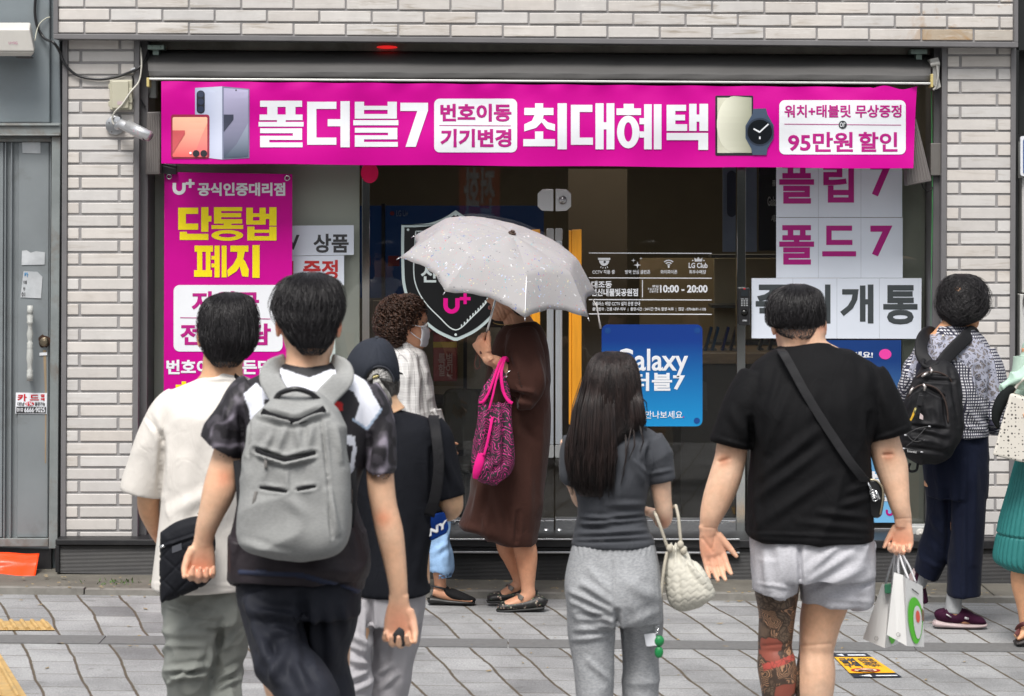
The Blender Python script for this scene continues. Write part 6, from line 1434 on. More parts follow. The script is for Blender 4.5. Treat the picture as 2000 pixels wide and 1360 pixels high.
obj('mask_loop', bm, pm('loop_white', (.66,.66,.68), .8), pd, True)
def check_mat():
    k = N('checked_blouse'); x, y, z = k.sep(k.co()); m = k.math
    wx = m('ADD', m('ADD', x, m('MULTIPLY', y, .55)), m('MULTIPLY', k.noise(6,2), .02)); wz = m('ADD', z, m('MULTIPLY', k.noise(5,2), .03))
    def ln(v, p, w_, o=0.): f = m('FRACT', m('ADD', m('DIVIDE', v, p), o)); return m('LESS_THAN', f, w_)
    dk = m('MAXIMUM', ln(wx,.034,.10), m('MULTIPLY', ln(wz,.040,.06,.5), .5)); wt = m('MAXIMUM', ln(wz,.040,.06), ln(wx,.034,.05,.5))
    sh = m('MULTIPLY', k.ramp(k.noise(4,3),[(.35,.25),(.6,1.)]), dk)
    c = k.mix(m('MULTIPLY', sh, .75), (.56,.55,.54), (.13,.12,.13)); c = k.mix(m('MULTIPLY', wt, .6), c, (.78,.77,.76))
    k.p(Base__Color=c, Roughness=.85); k.bump(k.noise(300,2), .3, .0015); return k.m
bm = BM()
loft(bm, D, [(668,773,806,.0,.055),(674,768,812,.0,.062),(682,763,822,.0,.08),(694,760,832,.0,.12),(715,758,838,.0,.165),(750,757,846,.0,.185),(790,758,852,.0,.19),(830,760,862,.0,.195),(850,762,870,.0,.20),(868,765,862,.0,.20),(960,770,850,.0,.19)], 48, None, 2.4)
sweep(bm, D, [(852,800,-.08,10,.09),(862,835,-.09,10,.09),(872,858,-.1,6,.07),(878,872,-.1,3,.04)], 24)
sweep(bm, D, [(800,695,-.13,20,.06),(799,720,-.17,24,.075),(798,760,-.19,25,.075),(802,800,-.20,24,.07),(812,830,-.21,21,.062),(828,850,-.21,16,.05)], 28)
sweep(bm, D, [(800,700,.13,20,.06),(805,760,.18,22,.07),(815,820,.2,18,.06)], 24)
cloth('blouse', bm, check_mat(), pd, .0055, 3, [(823,700,826,800,4,-.012),(800,690,790,800,6,.007),(812,700,814,810,5,.006),(835,760,868,850,4,.008),(842,790,875,866,3,.008),(765,672,805,674,3,.005),(830,720,848,800,6,.006),(780,690,775,760,6,.005),(790,790,815,830,5,.008)], [(.004,.07,.14,.3,51)])
bm = BM()
loft(bm, D, [(850,775,850,.0,.17),(900,773,856,.0,.18),(950,775,858,.0,.17),(965,775,858,.0,.16)], 40, None, 2.4)
sweep(bm, D, [(838,940,-.06,26,.11),(850,1000,-.08,27,.10),(856,1060,-.09,25,.095),(860,1095,-.1,25,.09),(862,1112,-.1,24,.088),(862,1114,-.1,22,.08)], 30)
sweep(bm, D, [(800,940,.07,28,.11),(776,1020,.07,28,.10),(756,1090,.08,26,.09),(753,1116,.08,24,.085)], 30)
cloth('trousers', bm, fabric('light_blue_denim', srgb(150,184,222), .85, .10, 500, .3, melange=.08), pd, .006, 3, [(842,1000,868,1030,5,.007),(845,1050,870,1010,5,.006),(850,1080,872,1060,5,.006),(838,1020,842,1100,4,.006),(864,1000,876,1100,5,.006)], [(.004,.06,.10,.4,55)])
def slingback(P, root, x, y, o, mirror=1):
    """black closed-toe slingback with a low wedge"""
    s0 = P.s/398
    def w(dx, dy, oo): return P.w(x+dx*s0*mirror, y+dy*s0, o+oo)
    bm = BM()
    sweep(bm, P, [(x+(-22)*mirror,y+18,o,1,.03),(x-21*mirror,y+19,o,8,.036),(x-5*mirror,y+20,o,7,.036),(x+12*mirror,y+22,o,6,.036),(x+35*mirror,y+23,o,5.5,.044),(x+55*mirror,y+24,o,5,.042),(x+67*mirror,y+24.5,o,3,.03)], 20)
    obj('sole', bm, pm('black_sole', (.012,.012,.012), .45), root, True)
    bm = BM()
    sweep(bm, P, [(x+8*mirror,y-4,o,5,.040),(x+14*mirror,y+4,o,9,.044),(x+24*mirror,y+9,o,11,.046),(x+40*mirror,y+14,o,9,.047),(x+55*mirror,y+18,o,6.5,.043),(x+65*mirror,y+20,o,4,.03),(x+68*mirror,y+21,o,1.5,.012)], 24)
    up = obj('shoe_upper', bm, fabric('black_knit_shoe', (.012,.012,.013), .75), root, True)
    bm = BM()
    for oo in (-.040,.040): tube(bm, [P.w(x+8*mirror,y-1,o+oo), P.w(x-6*mirror,y-5,o+oo*1.02), P.w(x-18*mirror,y-7,o+oo*.6), P.w(x-20*mirror,y-7,o)], [.006,.005,.005,.005], 8, True, .5)
    obj('heel_strap', bm, M['black_plastic'], up, True)
slingback(D, pd, 861, 1152, -.1); slingback(D, pd, 748, 1152, .08)

# ================================================================== lady in the brown dress under the umbrella
E = Fig(405)
pe = person('person in a long brown dress facing left under the umbrella', E, 1010)
bm = BM(); hc = E.w(996, 583, .0); Rm = Matrix.Rotation(R(90),3,'Z') @ Matrix.Rotation(R(3),3,'X'); HE = .222
head_bm(bm, hc, HE, Rm, 1.0)
sweep(bm, E, [(1000,585,.0,24,.055),(1004,610,.0,25,.057),(1012,632,.0,29,.062),(1016,648,.0,40,.09)])
loft(bm, E, [(660,975,1060,.0,.12),(720,962,1064,.0,.14),(850,955,1062,.0,.14),(1000,960,1050,.0,.13)], 24)
# the raised arm
sweep(bm, E, [(1030,690,-.17,22,.055),(1030,740,-.19,20,.05),(1024,764,-.20,18,.045),(1000,748,-.21,17.5,.04),(985,728,-.215,16.5,.037),(979,719,-.219,15.2,.033)])
hd_ = Vector((-.52,.10,.80)).normalized(); hn_ = Vector((.55,.62,.30)); hn_ = (hn_-hd_*hn_.dot(hd_)).normalized()
Wr = E.w(946,671,-.236)-hd_*.066-hn_*.030
pw_ = proj(np.array([list(Wr)]))[0]; ow_ = Wr.y-E.Y
sweep(bm, E, [(980,721,-.218,15.5,.034),(970,708,(ow_-.22)/2,13,.028),(pw_[0]+2,pw_[1]+4,ow_,11,.022),(pw_[0]-2,pw_[1]-3,ow_,10.5,.019)], 20)
hand_bm(bm, Wr, hd_, hn_, -1, 1.02, (62,88,60), 2, 40, 34)
sweep(bm, E, [(1020,690,.17,22,.055),(1010,760,.2,19,.048),(985,800,.2,15,.04),(960,840,.18,12,.03)])
hand_bm(bm, E.w(958,843,.18), Vector((-.4,-.2,-.8)), Vector((.3,-.6,0)), 1, .88, (40,50,40))
sweep(bm, E, [(1015,1000,-.05,27,.07),(1022,1055,-.06,23,.06),(1028,1085,-.06,22,.058),(1030,1120,-.06,17,.046),(1031,1145,-.06,13.5,.036),(1031,1162,-.06,14.5,.036),(1020,1172,-.06,13,.038),(995,1180,-.06,9,.042),(978,1184,-.06,6,.04)])
sweep(bm, E, [(995,1000,.07,27,.07),(990,1060,.08,22,.058),(1000,1090,.09,18,.05),(1010,1120,.10,13,.037),(1014,1138,.10,12,.034),(1004,1150,.10,12,.036),(985,1160,.10,9,.042),(974,1165,.10,6,.04)])
def wrinkle_face(me, co, no, px):
    co, no = getco(me)
    for x1,y1,x2,y2,w_,h in ((972,612,985,640,2,-.004),(985,606,1000,640,2.5,-.004),(995,615,1005,640,2,-.003),(966,600,972,612,2,-.003),(985,600,1005,612,2,-.003),(975,620,980,636,1.5,.003),(955,700,990,735,2.5,.003),(950,670,965,690,1.6,-.002),(972,596,982,618,2,-.003)):
        r, t = seg_d(px,x1,y1,x2,y2); co += no*(h*np.exp(-(r/w_)**2)*np.clip(-no[:,1]*2,0,1))[:,None]
    setco(me, co)
body(bm, E, pe, skin_mat('skin_elder', srgb(206,158,130)), .003, tint=[(945,668,16,(1.02,.86,.80)),(1030,1100,60,(1.02,.93,.86)),(990,1090,50,(.9,.80,.74))], extra=wrinkle_face)
for sx in (-1,1): eye(E, pe, hc, Rm, HE, sx)
lips(pe, hc, Rm, HE)
hair('hair', E, [(538,985,1010,.0,.03),(545,970,1025,.0,.06),(556,962,1034,.0,.085),(570,968,1040,.0,.10),(585,978,1042,.0,.104),(598,992,1042,.0,.102),(610,1002,1038,.0,.092),(616,1010,1032,.0,.07)], pe, hair_mat('dark_brown_hair', (.014,.009,.007), (.04,.025,.018)), 700, .30, .0024, .05, (0,360), (0,.85), .0, .2, seed=12, wave=.15, endlift=.08)
bm = BM()
loft(bm, E, [(629,1008,1046,.0,.06),(635,992,1054,.0,.082),(643,980,1060,.0,.102),(655,970,1065,.0,.13),(675,962,1069,.0,.165),(700,954,1071,.0,.185),(730,948,1073,.0,.195),(770,942,1074,.0,.20),(820,938,1074,.0,.20),(880,934,1071,.0,.20),(930,921,1066,.0,.205),(980,910,1060,.0,.21),(1010,902,1055,.0,.21),(1027,899,1052,.0,.21),(1040,926,1049,.0,.205),(1056,962,1047,.0,.19),(1059,966,1046,.0,.185)], 52, 110, 2.4)
sweep(bm, E, [(1020,655,-.10,32,.08),(1024,690,-.16,38,.085),(1026,725,-.20,41,.09),(1024,752,-.215,41,.085),(1018,768,-.22,36,.08),(1008,770,-.225,28,.07)], 30)
sweep(bm, E, [(1034,750,-.21,30,.075),(1012,752,-.225,26,.06),(996,744,-.225,21,.05),(988,736,-.225,19,.045)], 26)
dress = fabric('brown_crepe', (.050,.0215,.0165), .8, .08, 800, .18, sheen=.08)
cloth('dress', bm, dress, pe, .006, 4, [(1040,660,1060,770,8,.006),(1000,770,1045,782,6,-.014),(985,690,1000,720,6,-.008),(1055,800,1058,1000,8,.007),(1040,850,1030,1050,10,.008),(1012,790,1015,1050,10,.006),(985,900,990,1050,9,-.008),(965,960,985,1055,8,.009),(940,950,915,1025,7,.008),(950,960,935,1035,6,-.008),(1000,650,1020,740,8,.005),(1050,700,1062,760,7,.006),(1010,1000,1008,1058,4,-.010),(1003,760,1040,765,4,.006),(1000,655,985,690,6,.006),(1020,830,1045,860,8,-.006)], [(.0045,.10,.28,.15,61)])
bm = BM()
for i in range(9): ball(bm, E.w(1012+i*.9+(.4*i if i > 4 else 0), 728+i*5.2, -.305+.002*abs(i-4)), .0032, 6)
obj('sleeve_eyelets', bm, pm('eyelet_shadow', (.012,.006,.005), .6), pe, True)
bm = BM(); tube(bm, [E.w(990+20*math.cos(a)*1.4, 628+7*math.sin(a), -.055*math.sin(a)-.01) for a in np.linspace(0.2,2.9,16)], [.0013]*16, 6); obj('necklace', bm, pm('gold_chain', (.6,.42,.15), .3, 1), pe, True)
bm = BM(); c_ = E.w(989,727,-.217); ax_ = (E.w(970,706,-.22)-E.w(1000,748,-.21)).normalized(); s1 = ax_.cross(Vector((0,1,0))).normalized(); s2 = ax_.cross(s1)
tube(bm, [c_+s1*.045*math.cos(a)+s2*.041*math.sin(a) for a in np.linspace(0,6.283,26)], [.0028]*26, 8, False); obj('bracelet', bm, M['chrome'], pe, True)
def floral():
    k = N('floral_slipper'); v = k.n('TexVoronoi', Vector=k.co(), Scale=75.); r = k.sep(v.outputs[1])[0]
    dsk = k.math('LESS_THAN', v.outputs[0], .38); f = k.math('MULTIPLY', dsk, k.ramp(k.noise(16,3),[(.45,0.),(.6,1.)]))
    c = k.mix(k.ramp(r,[(.3,0.),(.31,1.)]), (.42,.30,.24), (.07,.16,.07)); c = k.mix(k.ramp(r,[(.7,0.),(.71,1.)]), c, (.5,.45,.36))
    k.p(Base__Color=k.mix(f, (.012,.011,.011), c), Roughness=.5); return k.m
FL = floral()
def slipper(x, y, o, up):
    bm = BM(); sweep(bm, E, [(x+31,y-9,o,11,.030),(x+27,y-3,o,14,.037),(x+10,y+2,o,12,.040),(x-10,y+5,o,11.5,.043),(x-32,y+7,o,10.5,.047),(x-50,y+9,o,8.5,.043),(x-58,y+10,o,4,.026)], 26); sh = obj('shoe_upper', bm, FL, pe, True)
    bm = BM(); sweep(bm, E, [(x+33,y+10,o,1,.02),(x+31,y+10.5,o,4.5,.036),(x+0,y+13,o,4.5,.039),(x-35,y+15,o,4.2,.047),(x-55,y+16,o,3.5,.036),(x-60,y+15,o,1,.015)], 22); obj('sole', bm, pm('black_rubber', (.012,.012,.012), .6), sh, True)
    bm = BM(); strip_bm(bm, E, [(x-8,y-6,o-.045),(x-15,y-11,o-.03),(x-18,y-13,o),(x-15,y-11,o+.03)], 9, .004); obj('shoe_band', bm, pm('pewter_band', (.17,.15,.13), .4, .4, var=.3, scale=60), sh, True)
slipper(1029, 1176, -.06, 0)
slipper(1010, 1158, .10, 0)
# ---- umbrella
um = thing('umbrella', 'pale grey folding umbrella speckled with coloured confetti shapes', 'umbrella', E.w(950,655,-.24))
nU = Vector((.266,-.277,.923)).normalized(); apex = E.w(1000,457,-.08)
e1 = Vector((-.932,-.314,.174)); e1 = (e1-nU*e1.dot(nU)).normalized(); e2 = nU.cross(e1)
if e2.z > 0: e2 = -e2                    # e2 leans to the viewer and down
def upt(r, h, a): return apex-nU*h+e1*(r*math.cos(a))+e2*(r*math.sin(a))
nseg = 8; sub = 10
profU = [(0.0,0.0),(.05,.004),(.12,.013),(.20,.024),(.28,.042),(.345,.054),(.37,.072),(.44,.148),(.482,.192),(.510,.222)]
grid = []; bm = BM()
lay = bm.verts.layers.float_color.new('pan')
for j, (r, h) in enumerate(profU):
    row = []
    for i in range(nseg*sub):
        f = (i%sub)/sub; a = 2*math.pi*i/(nseg*sub)
        dip = math.sin(math.pi*f); t = j/(len(profU)-1)
        chord = (math.cos(math.pi/nseg)/math.cos(math.pi*2/nseg*(f-.5)))**1.15*(1-.07*dip*t**3)
        pk = .0030*math.sin(f*31+i)*t**2
        v = bm.verts.new(upt(r*chord, h*(1-.04*dip)-.010*dip*math.sin(math.pi*min(t*1.2,1))+pk+(.004*math.exp(-((f-.5)/.08)**2) if i//sub == 0 else 0)-.016*dip*t**4, a)); row.append(v)
    grid.append(row)
for a, b in zip(grid[1:], grid[2:]):
    for i in range(nseg*sub): q = (i+1)%(nseg*sub); bm.faces.new([a[i],a[q],b[q],b[i]])
c0 = bm.verts.new(apex)
for i in range(nseg*sub): bm.faces.new([c0,grid[1][(i+1)%(nseg*sub)],grid[1][i]])
for v in grid[0]: bm.verts.remove(v)
def confetti():
    k = N('confetti_fabric'); m = k.math
    def layer(scale, thr, seed, keep):
        vec = k.n('Mapping', i0=k.co(), i1=(seed,seed*.7,seed*.3)).outputs[0]
        wrp = k.n('TexNoise', Vector=vec, Scale=scale*1.6, Detail=1.).outputs[1]
        v = k.n('TexVoronoi', _distance='MANHATTAN' if seed > 2 else 'EUCLIDEAN', Vector=k.mix(.06, vec, wrp), Scale=scale); cc = k.sep(v.outputs[1])
        return m('MULTIPLY', m('LESS_THAN', v.outputs[0], thr), m('LESS_THAN', cc[2], keep)), cc[0]
    c = (.36,.347,.352)
    c = k.mix(1., c, k.ramp(k.noise(3,3),[(.3,.95),(.7,1.03)]), 'MULTIPLY')
    for sc, th, sd, kp, cols in ((30.,.18,1.,.48,((.62,.62,.64),(.16,.20,.38))),(34.,.23,3.,.62,((.13,.13,.15),(.42,.52,.78))),(46.,.25,5.,.5,((.62,.13,.14),(.10,.38,.42))),(40.,.24,7.,.45,((.66,.60,.34),(.20,.13,.45)))):
        f, r = layer(sc, th, sd, kp); c = k.mix(f, c, k.mix(m('GREATER_THAN', r, .5), *cols))
    k.p(Base__Color=c, Roughness=.6); k.b.inputs['Specular IOR Level'].default_value = .3; k.b.inputs['Sheen Weight'].default_value = .05
    k.b.inputs['Transmission Weight'].default_value = 0.0
    k.bump(k.noise(14,4), .25, .006); return k.m
for e_ in bm.edges:
    a_, b_ = (v.index for v in e_.verts)
bm.verts.index_update(); cols = {}
for row in grid[1:]:
    for i, v in enumerate(row): cols[v] = i
sharp = [e_ for e_ in bm.edges if all((v in cols and cols[v] % sub == 0) or v not in cols for v in e_.verts) and len({cols[v] for v in e_.verts if v in cols}) == 1]
for e_ in sharp: e_.smooth = False
cn = obj('canopy', bm, confetti(), um, True); cn.modifiers.new('s','SOLIDIFY').thickness = .0015
for i in range(nseg):
    bm = BM(); a = 2*math.pi*i/nseg
    tube(bm, [upt(r, h+.004, a) for r, h in profU[1:]], [.0022]*(len(profU)-1), 6); tube(bm, [upt(.507,.222,a),upt(.520,.236,a)], [.003,.0022], 8)
    obj('rib', bm, M['steel'], um, True)
bm = BM(); cyl(bm, apex+nU*.004, nU, .019, .008, 20); cyl(bm, apex+nU*.012, nU, .011, .012, 16); obj('ferrule', bm, pm('ferrule_brown', (.06,.035,.025), .4), um, True, bevel=.002)
grip = E.w(950,655,-.236)
bm = BM(); tube(bm, [apex, apex.lerp(grip,.55), grip], [.0052,.0052,.0062], 12); obj('shaft', bm, M['chrome'], um, True)
bm = BM(); dd = (grip-apex).normalized(); tube(bm, [grip-dd*.01, grip+dd*.03, grip+dd*.085, grip+dd*.095], [.011,.0125,.0135,.009], 14); hdl = obj('handle', bm, pm('handle_maroon', (.09,.02,.015), .35), um, True)
bm = BM(); tube(bm, [E.w(x,y,-.23) for x,y in spline([(932,688),(929,700),(927,712),(931,721),(937,716),(937,702),(934,690)],24)], [.0018]*25, 6); obj('wrist_loop', bm, pm('loop_maroon', (.12,.03,.02), .6), hdl, True)
tp_ = upt(.50,.205,math.pi+.1)
bm = BM(); tube(bm, [E.w(1158,585,.1),E.w(1166,600,.08),E.w(1170,625,.08),E.w(1173,642,.08)], [.003,.003,.004,.006], 8); obj('tie_strap', bm, pm('strap_grey', (.50,.48,.47), .7), um, True)
# ---- zebra tote
zt_ = thing('shopping_bag', 'black and pink zebra striped cloth bag hanging from the forearm of the person in brown', 'bag', E.w(965,850,-.28))
def zebra():
    k = N('zebra_pink'); m = k.math; x, y, z = k.sep(k.co())
    w_ = m('ADD', m('MULTIPLY', z, 62.), m('ADD', m('MULTIPLY', m('SINE', m('MULTIPLY', x, 75.)), 1.1), m('MULTIPLY', k.noise(17,3), 7.5)))
    s_ = m('SINE', m('MULTIPLY', w_, 6.2)); cut = k.noise(38,2)
    f = m('MULTIPLY', k.ramp(s_,[(.62,0.),(.80,1.)]), k.ramp(cut,[(.36,0.),(.42,1.)]))
    k.p(Base__Color=k.mix(f, (.012,.008,.012), (.55,.02,.22)), Roughness=.7); k.bump(k.noise(40,3), .2, .003); return k.m
bm = BM()
loft(bm, E, [(786,936,1001,-.30,.02),(795,934,1001,-.30,.03),(815,931,1000,-.30,.05),(850,928,1001,-.30,.065),(880,924,1003,-.30,.075),(905,922,1003,-.30,.08),(925,927,996,-.30,.075),(938,936,985,-.30,.06),(946,946,968,-.30,.03)], 40, None, 2.2)
sweep(bm, E, [(940,790,-.30,6,.02),(950,770,-.30,10,.018),(962,748,-.295,9,.016),(972,725,-.285,7,.012)], 18); sweep(bm, E, [(996,790,-.30,6,.02),(988,770,-.30,8,.018),(981,745,-.295,7,.014),(978,725,-.285,5,.01)], 18)
cloth('bag_body', bm, zebra(), zt_, .0045, 3, [(960,770,950,900,5,-.010),(975,760,972,930,5,.010),(990,800,985,920,5,-.008),(940,820,938,920,5,.008),(950,930,990,900,5,-.006),(965,850,960,935,4,.008)], [(.004,.05,.16,.1,71)])
PK = fabric('hot_pink_binding', (.66,.015,.20), .6, .06)
for pts, w_ in (([(936,787,-.335),(944,784,-.335),(952,772,-.33),(958,758,-.325),(966,735,-.31),(976,708,-.285),(984,699,-.262),(989,704,-.22)],5),([(1001,788,-.335),(994,784,-.335),(986,772,-.33),(981,755,-.325),(979,730,-.315),(983,708,-.285),(988,699,-.262),(992,706,-.22)],6),([(955,800,-.345),(962,775,-.345),(970,740,-.33),(980,712,-.295),(987,701,-.268)],4),([(962,815,-.36),(957,840,-.372),(951,868,-.378),(945,890,-.380)],5)):
    bm = BM(); strip_bm(bm, E, pts, w_, .008); obj('binding', bm, PK, zt_, True)
bm = BM(); sweep(bm, E, [(941,885,-.372,7,.006),(936,905,-.376,9,.010),(931,922,-.372,8,.010),(928,935,-.362,5,.006)], 18); obj('zip_pouch', bm, PK, zt_, True)
bm = BM(); sweep(bm, E, [(990,735,-.255,4,.004),(989,752,-.262,7,.005),(988,770,-.262,5,.004)], 14); obj('paper_slip', bm, M['white_vinyl'], zt_, True)
# ================================================================== long haired woman
Fq = Fig(610)
pf = person('person with long straight black hair, a tight grey tee and grey sweatpants', Fq, 1200)
bm = BM(); hc = Fq.w(1198, 762, .01); Rm = Matrix.Rotation(R(12),3,'Z')
head_bm(bm, hc, .192, Rm, .88)
sweep(bm, Fq, [(1196,775,.01,24,.045),(1194,812,.0,22,.043),(1194,832,.0,30,.05)])
loft(bm, Fq, [(840,1150,1255,.0,.05),(900,1130,1258,.0,.08),(1000,1138,1254,.0,.07),(1080,1125,1270,.0,.09)], 24)
sweep(bm, Fq, [(1282,880,.0,22,.040),(1289,930,.0,20.5,.038),(1293,970,.01,18.5,.035),(1298,1005,.03,16,.032),(1295,1016,.08,14,.030),(1284,1008,.16,11,.024),(1276,1003,.21,10,.02)])
hand_bm(bm, Fq.w(1276,1003,.21), Vector((-.5,.5,.1)), Vector((-.2,-.3,-.9)), 1, .85, (35,40,30))
sweep(bm, Fq, [(1112,860,.02,18,.040),(1115,920,.03,17,.037),(1124,955,.05,14,.033),(1132,980,.10,11,.028),(1150,985,.2,10,.024)])
hand_bm(bm, Fq.w(1152,985,.21), Vector((.6,.5,.1)), Vector((.2,-.3,-.9)), -1, .85, (35,40,30))
for x0, x1, o in ((1158,1160,-.03),(1250,1250,.05)): sweep(bm, Fq, [(x0,1110,.0,34,.07),(x1,1280,o,27,.06),(x1,1440,o,22,.05),(x1,1570,o,14,.032)])
body(bm, Fq, pf, skin_mat('skin_pale', srgb(238,203,178)), tint=[(1297,1022,14,(1.02,.80,.76))])
bm = BM()
loft(bm, Fq, [(824,1175,1215,.0,.045),(830,1160,1238,.0,.06),(838,1140,1264,.0,.07),(850,1124,1284,.0,.085),(870,1114,1290,.0,.10),(910,1114,1276,.0,.112),(945,1120,1267,.0,.112),(980,1128,1262,.0,.10),(1005,1130,1259,.0,.094),(1025,1126,1264,.0,.098),(1045,1121,1273,.0,.105),(1058,1118,1277,.0,.108),(1062,1118,1277,.0,.108),(1064,1121,1274,.0,.105)], 48, None, 2.3)
sweep(bm, Fq, [(1270,858,.0,25,.062),(1282,880,.0,28,.064),(1288,905,.0,28,.06),(1292,930,.0,27,.055),(1293,938,.0,26,.052),(1293.4,940,.0,23,.048)], 28)
sweep(bm, Fq, [(1122,858,.02,22,.06),(1114,885,.02,20,.06),(1111,920,.02,18,.055),(1112,932,.03,16,.05)], 28)
cloth('tee', bm, fabric('charcoal_jersey', (.066,.070,.080), .85, .16, 600, .25, scale=5, sheen=.06), pf, .005, 4, [(1180,1010,1262,1003,4,.006),(1135,1008,1200,1014,3.5,.006),(1140,1024,1265,1014,3.5,.007),(1125,1030,1190,1034,4,-.006),(1125,1044,1268,1036,4,.006),(1130,1055,1270,1048,3,.004),(1120,1060,1275,1056,2.5,-.003),(1266,880,1264,945,4,-.010),(1240,900,1262,925,4,.005),(1265,860,1250,900,5,.006),(1190,985,1260,985,5,.004),(1270,925,1312,918,3,.004),(1225,870,1255,940,6,.005)], [(.003,.10,.07,.15,81)])
hl = hair_mat('long_black_hair', (.009,.0065,.0065), (.030,.019,.017), .42)
HR = [(687,1184,1208,.02,.02),(691,1168,1227,.02,.05),(700,1156,1238,.015,.075),(715,1148,1245,.01,.09),(740,1141,1250,.0,.098),(770,1135,1252,-.005,.098),(800,1127,1257,-.015,.092),(826,1119,1259,-.03,.085),(842,1113,1240,-.045,.078),(860,1107,1216,-.055,.072),(890,1104,1208,-.062,.066),(920,1108,1205,-.068,.060),(945,1116,1203,-.07,.052),(968,1132,1199,-.07,.04)]
hair('hair', Fq, HR, pf, hl, 3400, .62, .0016, .03, (0,360), (0,.42), .0, .10, seed=14, wave=.04, inner=.96, tip=.25)
bm = BM(); r_ = random.Random(5)
for i in range(420):        # the lengths that end over the back, with loose tips
    x = r_.uniform(1108,1206); y0 = r_.uniform(735,800); ye = 962-abs(x-1168)*.18+r_.uniform(-26,16); xe = x+(1160-x)*.12+r_.gauss(0,3)
    tube(bm, [Fq.w(x+(1185-x)*.35,y0,-.075), Fq.w(x+(1185-x)*.12,y0+55,-.112), Fq.w(x,(y0+ye)/2+25,-.136+r_.uniform(-.006,.006)), Fq.w(xe,ye,-.122+r_.uniform(-.006,.004))], [.0012,.0016,.0016,.0005], 5)
for i in range(70):
    x = r_.uniform(1216,1262); ye = r_.uniform(826,852)
    tube(bm, [Fq.w(x-14,752,-.05), Fq.w(x-5,785,-.088), Fq.w(x-1,815,-.096), Fq.w(x+r_.gauss(0,2),ye,-.094)], [.0010,.0014,.0014,.0005], 5)
for (a, b, c_) in (((1246,770),(1262,785),(1265,805)),((1250,835),(1256,860),(1250,885)),((1232,840),(1226,880),(1216,930)),((1238,842),(1240,870),(1228,900)),((1222,850),(1222,900),(1212,950))):
    for k in range(4): tube(bm, [Fq.w(p[0]+r_.gauss(0,1.2),p[1]+r_.gauss(0,2),-.12) for p in (a,b,c_)], [.0010,.0009,.0004], 5)
me = bpy.data.meshes.new('hair_lengths'); bm.to_mesh(me); bm.free(); link('hair_lengths', me, hl, pf, True)
bm = BM()
loft(bm, Fq, [(1052,1122,1276,.0,.10),(1058,1118,1279,.0,.105),(1075,1113,1284,.0,.112),(1110,1107,1291,.0,.13),(1150,1104,1295,-.005,.14),(1190,1106,1295,.0,.135),(1212,1109,1294,.0,.12)], 52, None, 2.35)
sweep(bm, Fq, [(1157,1180,.0,52,.115),(1156,1220,.0,48,.105),(1157,1260,.0,42,.098),(1160,1310,-.01,38,.09),(1161,1365,-.02,35,.085),(1162,1460,-.03,34,.08),(1163,1575,-.03,34,.08)], 32)
sweep(bm, Fq, [(1249,1180,.03,46,.115),(1250,1220,.05,43,.105),(1251,1270,.06,39,.098),(1251,1310,.06,36,.09),(1252,1365,.06,34.5,.085),(1252,1460,.06,34,.08),(1252,1575,.06,34,.08)], 32)
bf = [(1198,1062,1200,1200,2.0,-.005),(1205,1195,1210,1300,5,-.020),(1115,1155,1195,1195,5,.008),(1118,1175,1200,1215,5,.007),(1140,1140,1195,1180,6,.006),(1125,1230,1195,1225,5,.006),(1120,1250,1190,1240,5,.006),(1130,1200,1190,1205,4,-.007),(1150,1290,1190,1330,6,.005),(1150,1110,1185,1150,8,.005),(1215,1130,1280,1170,10,.004),(1230,1220,1290,1190,8,.004),(1287,1075,1292,1330,2,-.003)]
for i in range(16): bf.append((1122+i*10,1066,1123+i*9.7,1080+(i%3)*5,2.0,.0016))
cloth('sweatpants', bm, fabric('grey_melange', (.34,.35,.365), .9, .06, 600, .3, melange=.22), pf, .0055, 3, bf, [(.003,.09,.12,.3,85)])
bm = BM()
for x, o in ((1163,-.03),(1252,.06)): q = Fq.w(x, 1540, o); shoe(bm, Fq, (q.x,q.y-.07,0), (q.x,q.y+.17,0), .09)
obj('shoes', bm, pm('white_trainer', (.6,.6,.6), .5), pf, True)
# drawstring pouch
db = thing('drawstring_bag', 'cream quilted drawstring bag hanging from the elbow of the long haired person', 'bag', Fq.w(1345,1130,-.02))
bm = BM()
loft(bm, Fq, [(1064,1304,1334,-.02,.018),(1070,1303,1338,-.02,.026),(1078,1303,1340,-.02,.026),(1085,1303,1345,-.02,.03),(1100,1300,1362,-.02,.045),(1120,1299,1380,-.02,.06),(1145,1299,1393,-.02,.068),(1160,1301,1397,-.02,.068),(1172,1304,1388,-.02,.06),(1184,1310,1370,-.02,.045),(1193,1322,1345,-.02,.02)], 44)
me = fused(bm, .0035, 3, 'pouch'); co_, no_ = getco(me); px_ = proj(co_)
t_ = np.clip((px_[:,1]-1070)/120,0,1); ang = (px_[:,0]-1320)/(20+50*t_)
co_ += no_*(np.cos(ang*14)*.006*np.clip(1-t_*1.9,0,1))[:,None]
zz_ = np.abs(((px_[:,0]+(px_[:,1]-1130)*.35)/17 % 1)-.5)*2
row_ = ((px_[:,1]-zz_*7+(px_[:,0]-1340)*.20)/13) % 1
co_ -= no_*(np.exp(-((np.minimum(row_,1-row_))/.12)**2)*.0020*np.clip((t_-.18)*5,0,1))[:,None]
setco(me, co_); crease(me, [(1330,1085,1385,1150,4,.005),(1340,1080,1392,1140,4,-.005),(1320,1090,1330,1180,4,-.003)]); me.materials.clear()
link('pouch', me, fabric('cream_quilt', (.56,.54,.47), .75, .06, 300, .25), db, True)
CR = fabric('cream_cord', (.50,.46,.38), .8, .08)
